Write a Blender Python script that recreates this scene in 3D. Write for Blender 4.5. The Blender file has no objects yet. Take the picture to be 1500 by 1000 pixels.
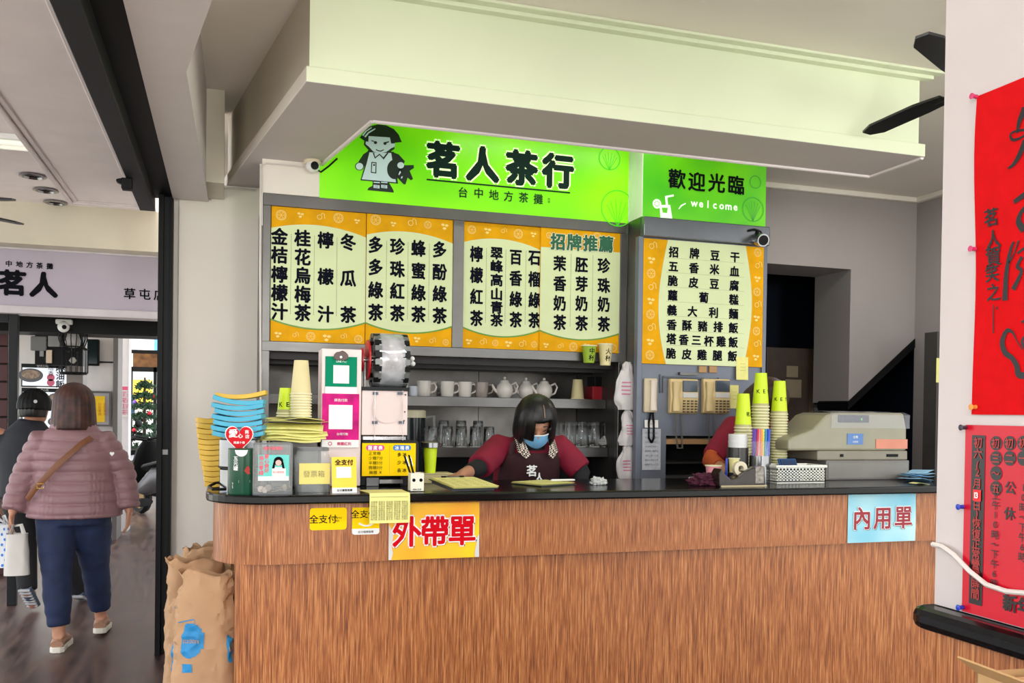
import bpy, bmesh, math, random
from mathutils import Vector, Matrix, noise
R = math.radians
sc = bpy.context.scene
C = sc.collection
random.seed(7)
# ---------------------------------------------------------------- camera
EYE = Vector((0, 0, 1.45)); F = 1320.0; PPY = 619.0
YAW, ROLL, PITCH = R(17.65), R(0.8), R(-0.7)
fw = Vector((math.sin(YAW)*math.cos(PITCH), math.cos(YAW)*math.cos(PITCH), math.sin(PITCH)))
_r0 = Vector((math.cos(YAW), -math.sin(YAW), 0)); _u0 = _r0.cross(fw)
rt = _r0*math.cos(ROLL) + _u0*math.sin(ROLL); up = -_r0*math.sin(ROLL) + _u0*math.cos(ROLL)
cd = bpy.data.cameras.new('camera'); cam = bpy.data.objects.new('camera', cd); C.objects.link(cam)
cd.sensor_width = 36; cd.lens = F/1500*36; cd.shift_y = (PPY-500)/1500; cd.clip_end = 200
mw = Matrix((rt, up, -fw)).transposed().to_4x4(); mw.translation = EYE; cam.matrix_world = mw
sc.camera = cam
# world: bright overcast sky
w = bpy.data.worlds.new('overcast'); sc.world = w; w.use_nodes = True
_n = w.node_tree.nodes; _l = w.node_tree.links
bg = _n['Background']; tc = _n.new('ShaderNodeTexCoord'); nz = _n.new('ShaderNodeTexNoise'); cr = _n.new('ShaderNodeValToRGB')
nz.inputs['Scale'].default_value = 1.6; nz.inputs['Detail'].default_value = 4
cr.color_ramp.elements[0].color = (.78, .86, .95, 1); cr.color_ramp.elements[1].color = (1, 1, 1, 1)
_l.new(tc.outputs['Generated'], nz.inputs['Vector']); _l.new(nz.outputs['Fac'], cr.inputs['Fac']); _l.new(cr.outputs['Color'], bg.inputs['Color'])
bg.inputs['Strength'].default_value = 2.2
sun = bpy.data.lights.new('sun', 'SUN'); sun.energy = 5.0; sun.angle = R(25); sun.color = (1, .97, .92)
so = bpy.data.objects.new('sun', sun); C.objects.link(so)
so.rotation_euler = Vector((.12, .30, -.95)).to_track_quat('-Z', 'Y').to_euler()
def area(name, loc, size, power, col=(1, 1, 1), rot=(0, 0, 0)):
    L = bpy.data.lights.new(name, 'AREA'); L.shape = 'RECTANGLE'; L.size, L.size_y = size; L.energy = power; L.color = col
    o = bpy.data.objects.new(name, L); C.objects.link(o); o.location = loc; o.rotation_euler = rot; return o
area('shop_fill_light', (1.6, 2.2, 3.13), (1.2, .12), 16, (1, .98, .93))  # unseen area light added to light the shop from above
area('kitchen_fill_light', (1.9, 4.6, 3.1), (1.2, .12), 3, (1, .97, .92))  # unseen weak fill added over the kitchen side
area('back_room_light', (4.3, 4.9, 3.1), (.9, .12), 9, (1, .97, .94))
area('far_arcade_light', (-2.0, 12.5, 2.7), (1.2, 3), 60)
def bulb(name, loc, power, r=.25, col=(1, 1, 1)):  # omnidirectional point light, used for the two added fills
    L = bpy.data.lights.new(name, 'POINT'); L.energy = power; L.shadow_soft_size = r; L.color = col
    o = bpy.data.objects.new(name, L); C.objects.link(o); o.location = loc
bulb('front_fill_light', (1.6, -2.3, 1.8), 235, .4, (1, 1, .95))  # added fill behind the camera to lift ceiling and soffit, no lamp stands there
bulb('left_fill_light', (-.6, -.5, 2.1), 55, .3, (1, .98, .94))  # added fill to brighten the left wall, no lamp stands there
vs = sc.view_settings; vs.view_transform = 'Standard'; vs.look = 'None'; vs.exposure = 0.42; vs.gamma = 1; vs.use_curve_mapping = False
# ---------------------------------------------------------------- pixel helpers (1500x1000): a pixel met with a real plane
def ray(px, py): return fw + rt*((px-750)/F) - up*((py-PPY)/F)
def on_y(px, py, Y): d = ray(px, py); return EYE + d*(Y/d.y)
def on_x(px, py, X): d = ray(px, py); return EYE + d*(X/d.x)
def on_z(px, py, Z): d = ray(px, py); return EYE + d*((Z-EYE.z)/d.z)
# ---------------------------------------------------------------- materials
def lin(c): return tuple((x/255/12.92 if x/255 <= .04045 else ((x/255+.055)/1.055)**2.4) for x in c[:3]) + (1,)
_mats = {}
def M(name, rgb, rough=.55, metal=0., var=.06, scale=6., bump=0., emit=0., trans=0., alpha=1., spec=None, coat=0.):
    if name in _mats: return _mats[name]
    m = bpy.data.materials.new(name); m.use_nodes = True; nt = m.node_tree; b = nt.nodes['Principled BSDF']
    t = nt.nodes.new('ShaderNodeTexCoord'); n = nt.nodes.new('ShaderNodeTexNoise'); r = nt.nodes.new('ShaderNodeValToRGB')
    n.inputs['Scale'].default_value = scale; n.inputs['Detail'].default_value = 5
    c = lin(rgb); r.color_ramp.elements[0].position = .3; r.color_ramp.elements[1].position = .7
    r.color_ramp.elements[0].color = tuple(max(0, x*(1-var*1.5)) for x in c[:3])+(1,)
    r.color_ramp.elements[1].color = tuple(min(1, x*(1+var)) for x in c[:3])+(1,)
    nt.links.new(t.outputs['Object'], n.inputs['Vector']); nt.links.new(n.outputs['Fac'], r.inputs['Fac'])
    nt.links.new(r.outputs['Color'], b.inputs['Base Color'])
    b.inputs['Roughness'].default_value = rough; b.inputs['Metallic'].default_value = metal
    if trans: b.inputs['Transmission Weight'].default_value = trans
    if coat: b.inputs['Coat Weight'].default_value = coat
    if alpha < 1: b.inputs['Alpha'].default_value = alpha
    if spec is not None: b.inputs['Specular IOR Level'].default_value = spec
    if emit:
        nt.links.new(r.outputs['Color'], b.inputs['Emission Color']); b.inputs['Emission Strength'].default_value = emit
    if bump:
        bn = nt.nodes.new('ShaderNodeBump'); bn.inputs['Strength'].default_value = bump; bn.inputs['Distance'].default_value = .01
        n2 = nt.nodes.new('ShaderNodeTexNoise'); n2.inputs['Scale'].default_value = scale*6; n2.inputs['Detail'].default_value = 4
        nt.links.new(t.outputs['Object'], n2.inputs['Vector']); nt.links.new(n2.outputs['Fac'], bn.inputs['Height']); nt.links.new(bn.outputs['Normal'], b.inputs['Normal'])
    _mats[name] = m; return m
def wood_laminate():
    m = M('wood_laminate', (176, 112, 70), .32); nt = m.node_tree
    b = nt.nodes['Principled BSDF']; t = nt.nodes['Texture Coordinate']
    mp = nt.nodes.new('ShaderNodeMapping'); mp.inputs['Scale'].default_value = (150, 150, 4.5)
    n = nt.nodes.new('ShaderNodeTexNoise'); n.inputs['Scale'].default_value = 1.6; n.inputs['Detail'].default_value = 3; n.inputs['Roughness'].default_value = .65
    r = nt.nodes.new('ShaderNodeValToRGB'); e = r.color_ramp.elements
    e[0].position = .32; e[0].color = lin((104, 56, 30)); e[1].position = .76; e[1].color = lin((220, 156, 98))
    k = e.new(.5); k.color = lin((162, 95, 50))
    nt.links.new(t.outputs['Object'], mp.inputs['Vector']); nt.links.new(mp.outputs['Vector'], n.inputs['Vector'])
    nt.links.new(n.outputs['Fac'], r.inputs['Fac']); nt.links.new(r.outputs['Color'], b.inputs['Base Color'])
    bn = nt.nodes.new('ShaderNodeBump'); bn.inputs['Strength'].default_value = .25; bn.inputs['Distance'].default_value = .004
    nt.links.new(n.outputs['Fac'], bn.inputs['Height']); nt.links.new(bn.outputs['Normal'], b.inputs['Normal'])
    return m
def brushed():
    m = M('stainless', (112, 110, 108), .3, .9, .12, 3); nt = m.node_tree; b = nt.nodes['Principled BSDF']; t = nt.nodes['Texture Coordinate']
    mp = nt.nodes.new('ShaderNodeMapping'); mp.inputs['Scale'].default_value = (2, 2, 160)
    n = nt.nodes.new('ShaderNodeTexNoise'); n.inputs['Scale'].default_value = 2; r = nt.nodes.new('ShaderNodeMapRange')
    r.inputs['To Min'].default_value = .2; r.inputs['To Max'].default_value = .5
    nt.links.new(t.outputs['Object'], mp.inputs['Vector']); nt.links.new(mp.outputs['Vector'], n.inputs['Vector'])
    nt.links.new(n.outputs['Fac'], r.inputs['Value']); nt.links.new(r.outputs['Result'], b.inputs['Roughness']); return m
def floor_mat():
    m = M('floor_planks', (78, 60, 56), .25); nt = m.node_tree; b = nt.nodes['Principled BSDF']; t = nt.nodes['Texture Coordinate']
    mp = nt.nodes.new('ShaderNodeMapping'); mp.inputs['Scale'].default_value = (9, 1.3, 1)
    n = nt.nodes.new('ShaderNodeTexNoise'); n.inputs['Scale'].default_value = 2.4; n.inputs['Detail'].default_value = 6
    r = nt.nodes.new('ShaderNodeValToRGB'); e = r.color_ramp.elements
    e[0].position = .3; e[0].color = lin((52, 38, 36)); e[1].position = .72; e[1].color = lin((108, 84, 78))
    nt.links.new(t.outputs['Object'], mp.inputs['Vector']); nt.links.new(mp.outputs['Vector'], n.inputs['Vector'])
    nt.links.new(n.outputs['Fac'], r.inputs['Fac']); nt.links.new(r.outputs['Color'], b.inputs['Base Color'])
    q = nt.nodes.new('ShaderNodeMapRange'); q.inputs['To Min'].default_value = .22; q.inputs['To Max'].default_value = .5
    nt.links.new(n.outputs['Fac'], q.inputs['Value']); nt.links.new(q.outputs['Result'], b.inputs['Roughness']); return m
WOOD = wood_laminate(); STEEL = brushed(); FLOOR = floor_mat()
PAINT = M('white_paint', (238, 230, 220), .7, var=.03, scale=1.5, bump=.05)
SOFFIT = M('white_paint_shaded', (205, 196, 196), .7, var=.03, scale=1.2)  # the soffit's white paint with the underside's shade put into the colour
LIT_SOFFIT = M('white_paint_green_lit', (226, 234, 204), .65, var=.04, scale=1.2)  # same white paint, greenish daylight on the front put into the colour
BEIGE = M('beige_paint_and_shade', (206, 198, 180), .7, var=.06, scale=1.5)  # beige beam paint, also the soffit's left side with shade in the colour
GREYW = M('grey_wall_paint', (160, 152, 150), .75, var=.04, scale=1.2)
BLACK = M('black_paint', (9, 9, 10), .5, var=.15, spec=.2)
CHAR = M('charcoal_metal', (27, 28, 30), .5, 0, .1, spec=.25)
GRANITE = M('black_granite', (12, 12, 15), .16, var=.5, scale=90, spec=.3)
GREYM = M('grey_enamel', (112, 118, 132), .45, .2, .05)
INK = M('black_ink', (12, 13, 20), .8, var=.05, spec=.1)
WHITE = M('white_plastic', (236, 236, 234), .4, var=.02)
PAPER = M('white_paper', (236, 234, 228), .8, var=.03, scale=20)
YPAPER = M('yellow_order_paper', (238, 232, 146), .8, var=.05, scale=25)
RED = M('red_ink', (204, 8, 26), .8, var=.04, spec=.1)
YELLOW = M('bright_yellow_print', (252, 210, 0), .7, var=.02, spec=.15)
BLUEP = M('blue_print', (24, 120, 200), .45, var=.03)
PINKP = M('magenta_print', (222, 40, 140), .4, var=.08, scale=30)
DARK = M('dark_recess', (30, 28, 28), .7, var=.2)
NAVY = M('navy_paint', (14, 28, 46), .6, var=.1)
LIME = M('lime_cup_paper', (206, 232, 20), .45, var=.03)
CCUP = M('cream_cup_paper', (226, 212, 158), .55, var=.04)
RIM = M('cream_cup_rim', (232, 228, 190), .5, var=.02)
GLASS = M('clear_glass', (235, 240, 240), .03, var=0, trans=1.)
PLAS = M('clear_plastic', (225, 228, 228), .1, var=.02, alpha=.13)
CHROME = M('chrome', (150, 150, 153), .18, .95, .1, 4)
PINKW = M('pale_pink_enamel', (232, 212, 208), .35, var=.03)
SKIN = M('skin', (186, 132, 104), .5, var=.04)
HAIRB = M('black_hair', (16, 14, 14), .4, var=.3, scale=40)
# ---------------------------------------------------------------- mesh builder
class MB:
    def __init__(s): s.v = []; s.f = []; s.mi = []; s.cur = 0
    def mat(s, i): s.cur = i; return s
    def add(s, vs, fs):
        k = len(s.v); s.v += [tuple(p) for p in vs]
        for f in fs: s.f.append(tuple(k+i for i in f)); s.mi.append(s.cur)
        return s
    def box(s, a, b):
        x0, y0, z0 = (min(a[i], b[i]) for i in range(3)); x1, y1, z1 = (max(a[i], b[i]) for i in range(3))
        return s.add([(x0,y0,z0),(x1,y0,z0),(x1,y1,z0),(x0,y1,z0),(x0,y0,z1),(x1,y0,z1),(x1,y1,z1),(x0,y1,z1)],
                     [(0,3,2,1),(4,5,6,7),(0,1,5,4),(1,2,6,5),(2,3,7,6),(3,0,4,7)])
    def bc(s, c, d): return s.box((c[0]-d[0]/2, c[1]-d[1]/2, c[2]-d[2]/2), (c[0]+d[0]/2, c[1]+d[1]/2, c[2]+d[2]/2))
    def poly(s, pts): return s.add(pts, [tuple(range(len(pts)))])
    def prism(s, pts, ax, d0, d1):
        # pts 2D in the plane perpendicular to ax ('x': (y,z), 'y': (x,z), 'z': (x,y))
        def P(p, d): return {'x': (d, p[0], p[1]), 'y': (p[0], d, p[1]), 'z': (p[0], p[1], d)}[ax]
        n = len(pts); vs = [P(p, d0) for p in pts] + [P(p, d1) for p in pts]
        fs = [tuple(range(n)), tuple(range(2*n-1, n-1, -1))] + [(i, i+n, (i+1) % n + n, (i+1) % n) for i in range(n)]
        return s.add(vs, fs)
    def lathe(s, prof, c=(0, 0, 0), n=20, ax='z', sx=1, sy=1, cap=True):
        vs = []; fs = []
        for (r, h) in prof:
            for k in range(n):
                a = 2*math.pi*k/n; x, y = r*math.cos(a)*sx, r*math.sin(a)*sy
                p = {'z': (x, y, h), 'y': (x, h, y), 'x': (h, x, y)}[ax]
                vs.append((c[0]+p[0], c[1]+p[1], c[2]+p[2]))
        for i in range(len(prof)-1):
            for k in range(n): fs.append((i*n+k, i*n+(k+1) % n, (i+1)*n+(k+1) % n, (i+1)*n+k))
        if cap:
            if prof[0][0] > 1e-5: fs.append(tuple(range(n-1, -1, -1)))
            if prof[-1][0] > 1e-5: fs.append(tuple((len(prof)-1)*n+k for k in range(n)))
        return s.add(vs, fs)
    def tube(s, pts, r, n=8, hint=None, closed=False):
        pts = [Vector(p) for p in pts]; m = len(pts); vs = []; fs = []; prev = None
        for i, p in enumerate(pts):
            if closed: t = (pts[(i+1) % m]-pts[i-1]).normalized()
            else: t = (pts[min(i+1, m-1)]-pts[max(i-1, 0)]).normalized()
            h = Vector(hint) if hint else (prev if prev else (Vector((0, 0, 1)) if abs(t.z) < .9 else Vector((1, 0, 0))))
            u = (h - t*h.dot(t))
            if u.length < 1e-6: u = t.orthogonal()
            u.normalize(); v = t.cross(u); prev = u
            rr = r[i] if isinstance(r, (list, tuple)) and not (len(r) == 2 and m != 2 and not isinstance(r[0], (list, tuple))) else r
            ra, rb = rr if isinstance(rr, (list, tuple)) else (rr, rr)
            for k in range(n):
                a = 2*math.pi*k/n; vs.append(p + u*(ra*math.cos(a)) + v*(rb*math.sin(a)))
        for i in range(m if closed else m-1):
            j = (i+1) % m
            for k in range(n): fs.append((i*n+k, i*n+(k+1) % n, j*n+(k+1) % n, j*n+k))
        if not closed: fs += [tuple(range(n-1, -1, -1)), tuple((m-1)*n+k for k in range(n))]
        return s.add(vs, fs)
    def sph(s, c, r, n=16, m=10, rot=None):
        if not isinstance(r, (list, tuple)): r = (r, r, r)
        vs = []; fs = []; q = rot or Matrix.Identity(3)
        for i in range(1, m):
            t = math.pi*i/m
            for k in range(n):
                a = 2*math.pi*k/n; vs.append(Vector(c) + q @ Vector((r[0]*math.sin(t)*math.cos(a), r[1]*math.sin(t)*math.sin(a), r[2]*math.cos(t))))
        vs += [Vector(c) + q @ Vector((0, 0, r[2])), Vector(c) + q @ Vector((0, 0, -r[2]))]; T = len(vs)-2
        for i in range(m-2):
            for k in range(n): fs.append((i*n+k, (i+1)*n+k, (i+1)*n+(k+1) % n, i*n+(k+1) % n))
        for k in range(n): fs.append((T, k, (k+1) % n)); fs.append((T+1, (m-2)*n+(k+1) % n, (m-2)*n+k))
        return s.add(vs, fs)
    def grid(s, fn, nu, nv, close_u=False):
        vs = [fn(i/nu, j/nv) for j in range(nv+1) for i in range(nu+1)]
        return s.add(vs, [(j*(nu+1)+i, j*(nu+1)+i+1, (j+1)*(nu+1)+i+1, (j+1)*(nu+1)+i) for j in range(nv) for i in range(nu)])
    def xf(s, mat, k0=0):
        s.v[k0:] = [tuple(mat @ Vector(p)) for p in s.v[k0:]]; return s
    def build(s, name, mats, parent=None, smooth=False, bevel=0, solid=0, sub=0, kind=None, label=None, fix=True):
        me = bpy.data.meshes.new(name); me.from_pydata(s.v, [], s.f)
        mats = mats if isinstance(mats, (list, tuple)) else [mats]
        for m in mats: me.materials.append(m)
        if len(mats) > 1: me.polygons.foreach_set('material_index', s.mi)
        if fix:
            b = bmesh.new(); b.from_mesh(me); bmesh.ops.recalc_face_normals(b, faces=b.faces[:]); b.to_mesh(me); b.free()
        if smooth:
            me.polygons.foreach_set('use_smooth', [True]*len(me.polygons))
            me.set_sharp_from_angle(angle=R(smooth if smooth is not True else 40))
        me.update()
        o = bpy.data.objects.new(name, me); C.objects.link(o)
        if parent: o.parent = parent
        if solid: md = o.modifiers.new('s', 'SOLIDIFY'); md.thickness = solid; md.offset = 0
        if bevel: md = o.modifiers.new('b', 'BEVEL'); md.width = bevel; md.segments = 2; md.limit_method = 'ANGLE'; md.angle_limit = R(35)
        if sub: md = o.modifiers.new('u', 'SUBSURF'); md.levels = md.render_levels = sub
        if kind: o['kind'] = kind
        if label: o['label'] = label
        return o
def thing(name, label, cat, loc=(0, 0, 0), rz=0, group=None):
    o = bpy.data.objects.new(name, None); C.objects.link(o); o.empty_display_size = .05
    o.location = loc; o.rotation_euler = (0, 0, rz); o['label'] = label; o['category'] = cat
    if group: o['group'] = group
    return o
def tag(o, label, cat, group=None):
    o['label'] = label; o['category'] = cat
    if group: o['group'] = group
    return o
def dup(root, loc, rz=0, label=None, group=None, scale=None):
    r = root.copy(); C.objects.link(r); r.location = loc; r.rotation_euler = (0, 0, rz)
    if scale: r.scale = scale
    if label: r['label'] = label
    if group: r['group'] = group
    for ch in list(root.children):
        c = ch.copy(); C.objects.link(c); c.parent = r
        for g in ch.children:
            d = g.copy(); C.objects.link(d); d.parent = c
    return r
def struct(name, mb, mats, **k):
    o = mb.build(name, mats, **k); o['kind'] = 'structure'; return o
def blend_mesh(mb, voxel=.012, it=6, fac=.5):
    """union of overlapping tapered volumes as one continuous skin"""
    me = bpy.data.meshes.new('t'); me.from_pydata(mb.v, [], mb.f)
    b = bmesh.new(); b.from_mesh(me); bmesh.ops.recalc_face_normals(b, faces=b.faces[:]); b.to_mesh(me); b.free()
    o = bpy.data.objects.new('t', me); C.objects.link(o)
    md = o.modifiers.new('r', 'REMESH'); md.mode = 'VOXEL'; md.voxel_size = voxel; md.use_smooth_shade = True
    if it: m2 = o.modifiers.new('s', 'SMOOTH'); m2.factor = fac; m2.iterations = it
    bpy.context.view_layer.update()
    r = bpy.data.meshes.new_from_object(o.evaluated_get(bpy.context.evaluated_depsgraph_get()))
    bpy.data.objects.remove(o); bpy.data.meshes.remove(me); return r
def skinned(name, mb, mats, parent, voxel=.012, it=6, fn=None, matfn=None):
    me = blend_mesh(mb, voxel, it); me.materials.clear()
    mats = mats if isinstance(mats, (list, tuple)) else [mats]
    for m in mats: me.materials.append(m)
    if fn:
        for v in me.vertices: v.co = fn(v.co.copy(), v.normal.copy())
    if matfn:
        for p in me.polygons: p.material_index = matfn(p.center, p.normal)
    me.polygons.foreach_set('use_smooth', [True]*len(me.polygons)); me.update()
    o = bpy.data.objects.new(name, me); C.objects.link(o); o.parent = parent; return o
# ---------------------------------------------------------------- lettering from Blender's own font
_g = {}
def glyph(ch):
    if ch in _g: return _g[ch]
    cu = bpy.data.curves.new('t', 'FONT'); cu.body = ch; cu.size = 1; cu.resolution_u = 2
    o = bpy.data.objects.new('t', cu); C.objects.link(o); bpy.context.view_layer.update()
    me = bpy.data.meshes.new_from_object(o.evaluated_get(bpy.context.evaluated_depsgraph_get()))
    vs = [(v.co.x, v.co.y) for v in me.vertices]; fs = [tuple(p.vertices) for p in me.polygons]
    bpy.data.objects.remove(o); bpy.data.curves.remove(cu); bpy.data.meshes.remove(me)
    if ord(ch) < 0x2e80 and vs:
        x0 = min(v[0] for v in vs); x1 = max(v[0] for v in vs); adv = x1-x0+.08
        vs = [(x-(x0+x1)/2, y-.33) for x, y in vs]
    else:
        vs = [(x-.5, y-.38) for x, y in vs]; adv = 1.0
    _g[ch] = (vs, fs, adv); return _g[ch]
def put(mb, ch, P, w, h=None, bold=0., skew=0., U=Vector((1, 0, 0)), V=Vector((0, 0, 1))):
    """one glyph centred at P, em w x h, in the plane of U (right) and V (up); bold = stroke growth in em"""
    h = h or w; vs, fs, adv = glyph(ch); P = Vector(P)
    offs = [(0, 0)]
    if bold: offs = [(bold*math.cos(a*math.pi/3), bold*math.sin(a*math.pi/3)) for a in range(6)]
    if bold > .045: offs += [(0, 0)]
    N = U.cross(V)
    for i, (dx, dy) in enumerate(offs):   # each strike sits a hair's breadth proud of the last
        mb.add([P + N*(i*5e-5) + U*((x+dx+skew*y)*w) + V*((y+dy)*h) for x, y in vs], fs)
def line(mb, text, P, size, bold=0., sp=1., U=Vector((1, 0, 0)), V=Vector((0, 0, 1)), vert=False, wf=1.):
    """a row (or column) of glyphs centred on P"""
    P = Vector(P)
    if vert:
        for i, ch in enumerate(text):
            if ch != ' ': put(mb, ch, P - V*((i-(len(text)-1)/2)*size*sp), size*wf, size, bold, U=U, V=V)
        return
    adv = [(.35 if c == ' ' else glyph(c)[2])*size*sp for c in text]; x = -sum(adv)/2
    for c, a in zip(text, adv):
        if c != ' ': put(mb, c, P + U*(x+a/2), size*wf, size, bold, U=U, V=V)
        x += a
def stroke(mb, pts, r, U=Vector((1, 0, 0)), V=Vector((0, 0, 1)), O=Vector((0, 0, 0))):
    """flat brush stroke along 2D points with width r (number or list)"""
    n = len(pts); L = []; Q = []
    for i in range(n):
        a = Vector(pts[max(i-1, 0)]); b = Vector(pts[min(i+1, n-1)]); t = (b-a).normalized() if (b-a).length > 1e-9 else Vector((1, 0))
        k = Vector((-t.y, t.x))*((r[i] if isinstance(r, (list, tuple)) else r)/2); p = Vector(pts[i])
        L.append(p+k); Q.append(p-k)
    vs = [O+U*p.x+V*p.y for p in L] + [O+U*p.x+V*p.y for p in Q]
    mb.add(vs, [(i, i+1, n+i+1, n+i) for i in range(n-1)])
def disc(mb, c, r, n=20, U=Vector((1, 0, 0)), V=Vector((0, 0, 1)), ry=None):
    c = Vector(c); ry = ry or r
    mb.poly([c + U*(r*math.cos(2*math.pi*k/n)) + V*(ry*math.sin(2*math.pi*k/n)) for k in range(n)])
def ring(mb, c, r, wd, n=18, U=Vector((1, 0, 0)), V=Vector((0, 0, 1))):
    c = Vector(c); vs = []
    for q in (r, r-wd):
        vs += [c + U*(q*math.cos(2*math.pi*k/n)) + V*(q*math.sin(2*math.pi*k/n)) for k in range(n)]
    mb.add(vs, [(k, (k+1) % n, n+(k+1) % n, n+k) for k in range(n)])
# ================================================================ SETTING
YF, YC, YR, YW, YB, ZC, ZS = 3.80, 5.0, 4.82, 5.66, 5.93, 3.2, 2.78
struct('floor', MB().box((-3.7, -1.2, -.1), (6, 17.5, 0)), FLOOR)
struct('ground', MB().box((-60, -60, -.2), (60, 90, -.06)), M('street_asphalt', (178, 178, 168), .9, scale=2))
struct('ceiling', MB().box((-.3, -1.2, ZC), (5.6, 9, ZC+.15)), PAINT)
# white boxed beam beside the shutter track, with its slanted near edge
bm_ = [(-.305, 5.66), (-.305, -1.2), (.55, -1.2), (-.05, 2.865), (-.147, 3.504), (-.107, 5.66)]
m = MB().prism(bm_, 'z', 2.67, ZC); struct('beam_white', m, M('beam_paint', (214, 206, 204), .7, var=.02))
struct('trim_1', MB().box((-.147, 5.25, 2.69), (-.02, 5.66, ZC)), BEIGE)
# charcoal shutter track overhead and post
m = MB().box((-.49, -1.2, 2.60), (-.405, 5.72, 2.86)); struct('beam_track', m, CHAR, bevel=.004)
m = MB().box((-.405, -1.2, 2.68), (-.307, 5.72, 2.9)); struct('beam_track_slot', m, BLACK)
t = thing('shutter_post', 'tall black and grey roller shutter guide post beside the cream wall', 'post', (-.33, 5.66, 0))
MB().box((-.05, -.05, 0), (-.022, .1, 2.68)).build('flange', BLACK, t)
MB().box((-.022, 0, 0), (.012, .1, 2.68)).build('channel', CHAR, t)
MB().box((.012, -.03, 0), (.028, .1, 2.68)).build('flange', BLACK, t)
MB().box((-.02, -.004, 1.17), (.01, .0, 1.2)).build('latch_plate', STEEL, t)
# columns and walls
struct('wall_left', MB().box((-.27, YW+.02, 0), (.185, 6.1, 2.78)), PAINT)
struct('wall_left_return', MB().box((-.302, YW+.06, 0), (-.27, 6.1, 2.72)), PAINT)
struct('wall_kitchen', MB().box((.185, YW+.1, 0), (3.3, 6.1, ZC)), GREYW)
m = MB().prism([(3.3, 2.6), (4.65, 2.6), (4.65, 1.56), (5.5, 2.25), (5.5, ZC), (3.3, ZC)], 'y', YB, 6.38)
struct('wall_back', m, GREYW)
struct('wall_right', MB().box((5.27, 5.45, 0), (5.6, YB, ZC)).box((5.27, 3.2, 2.5), (5.6, 5.45, ZC)).box((5.85, 3.2, 0), (5.9, 5.45, 2.5)), GREYW)
struct('trim_2', MB().box((3.3, YB-.05, ZC-.04), (5.27, YB, ZC)).box((5.22, 3.3, ZC-.04), (5.27, YB-.05, ZC)), PAINT, bevel=.006)
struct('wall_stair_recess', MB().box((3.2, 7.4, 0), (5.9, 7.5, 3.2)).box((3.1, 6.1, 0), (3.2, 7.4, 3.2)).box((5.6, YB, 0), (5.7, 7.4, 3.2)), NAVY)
struct('trim_3', MB().prism([(4.64, 1.5), (5.28, 2.02), (5.28, 2.09), (4.64, 1.565)], 'y', YB-.01, 6.3), BLACK)
# soffit over the counter
pl = [(.314, 3.79), (3.37, 3.79), (3.37, 4.17), (.632, 4.17), (.478, 5.04), (.45, YW+.1), (0, YW+.1)]
m = MB().prism(pl, 'z', ZS+.012, ZC)
def _smat(o):  # one paint toned by facing: front lit, left and underside shaded
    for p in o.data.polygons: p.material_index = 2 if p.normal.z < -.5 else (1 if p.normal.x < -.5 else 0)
o = struct('ceiling_soffit', m, [LIT_SOFFIT, BEIGE, SOFFIT]); _smat(o)
ol = [(.30, 3.765), (3.392, 3.765), (3.392, 4.17), (.632, 4.17), (.478, 5.04), (.45, YW+.1), (-.02, YW+.1)]
o = struct('ceiling_soffit_lip', MB().prism(ol, 'z', ZS, ZS+.065), [LIT_SOFFIT, PAINT, SOFFIT], bevel=.004); _smat(o)
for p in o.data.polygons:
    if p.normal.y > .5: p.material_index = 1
m = MB()
for a, b in (((3.385, 4.17), (.632, 4.17)), ((.632, 4.17), (.478, 5.04)), ((3.385, 4.17), (3.385, 3.78))):
    m.tube([(a[0], a[1], ZS), (b[0], b[1], ZS)], .012, 8)
struct('trim_4', m, M('moulding_white', (232, 222, 222), .5, var=.02))
m = MB().box((.33, 3.745, ZC-.03), (3.42, 3.79, ZC)).box((.33, 3.70, ZC-.014), (3.45, 3.745, ZC)); struct('trim_5', m, LIT_SOFFIT, bevel=.004)
# hairline cracks in the boxed ceiling (thin real grooves filled dark)
# left arcade ceiling: lower moulded panel and the higher ceiling round it
APT = M('arcade_ceiling_paint', (232, 222, 222), .7, var=.03)
struct('ceiling_arcade', MB().box((-3.6, -1.2, 2.86), (-.49, 7.25, 3.0)), APT)
struct('ceiling_panel', MB().box((-.95, -1.2, 2.73), (-.5, 6.25, 2.86)), APT)
m = MB()
for q, dz in ((0, .018), (.03, .008)):
    m.box((-.95+q, -1.2, 2.73-dz), (-.925+q, 6.25-q, 2.73)).box((-.525-q, -1.2, 2.73-dz), (-.50-q, 6.25-q, 2.73)).box((-.925+q, 6.225-q, 2.73-dz), (-.525-q, 6.25-q, 2.73))
struct('trim_6', m, M('arcade_moulding', (226, 216, 216), .5), bevel=.004)
struct('beam_cross', MB().box((-3.6, 7.02, 2.57), (-.3, 7.9, 2.86)), BEIGE)
struct('wall_arcade', MB().box((-.30, 6.1, 0), (-.1, 9.5, 3.2)), PAINT)
for i, (px, py) in enumerate(((48, 256), (67, 277), (81, 295))):
    p = on_z(px, py, 2.86); t = thing('downlight', ['nearest', 'middle', 'farthest'][i]+' of three round recessed lights in the arcade ceiling at left', 'ceiling light', (p.x, p.y, 2.86), 0, 'recessed arcade downlights')
    MB().lathe([(.052, 0), (.075, -.004), (.078, -.012), (.06, -.016), (.052, -.004)], n=24, cap=False).build('trim_ring', CHROME, t, smooth=True)
    MB().lathe([(.0, -.001), (.052, -.001)], n=20, cap=False).build('reflector', M('downlight_reflector', (80, 74, 72), .3, .6), t)
p = on_z(14, 208, 2.86)
t = thing('tube_light_fitting', 'twin tube light fitting on the arcade ceiling at the left edge', 'ceiling light', (p.x-.35, p.y-.1, 2.86))
MB().bc((0, 0, -.015), (1.0, .16, .03)).build('housing', WHITE, t, bevel=.006)
for s in (-.045, .045): MB().tube([(-.47, s, -.042), (.47, s, -.042)], .013, 10).build('tube', M('tube_glass', (240, 238, 225), .3, emit=.35, var=.01), t, smooth=True)
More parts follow.
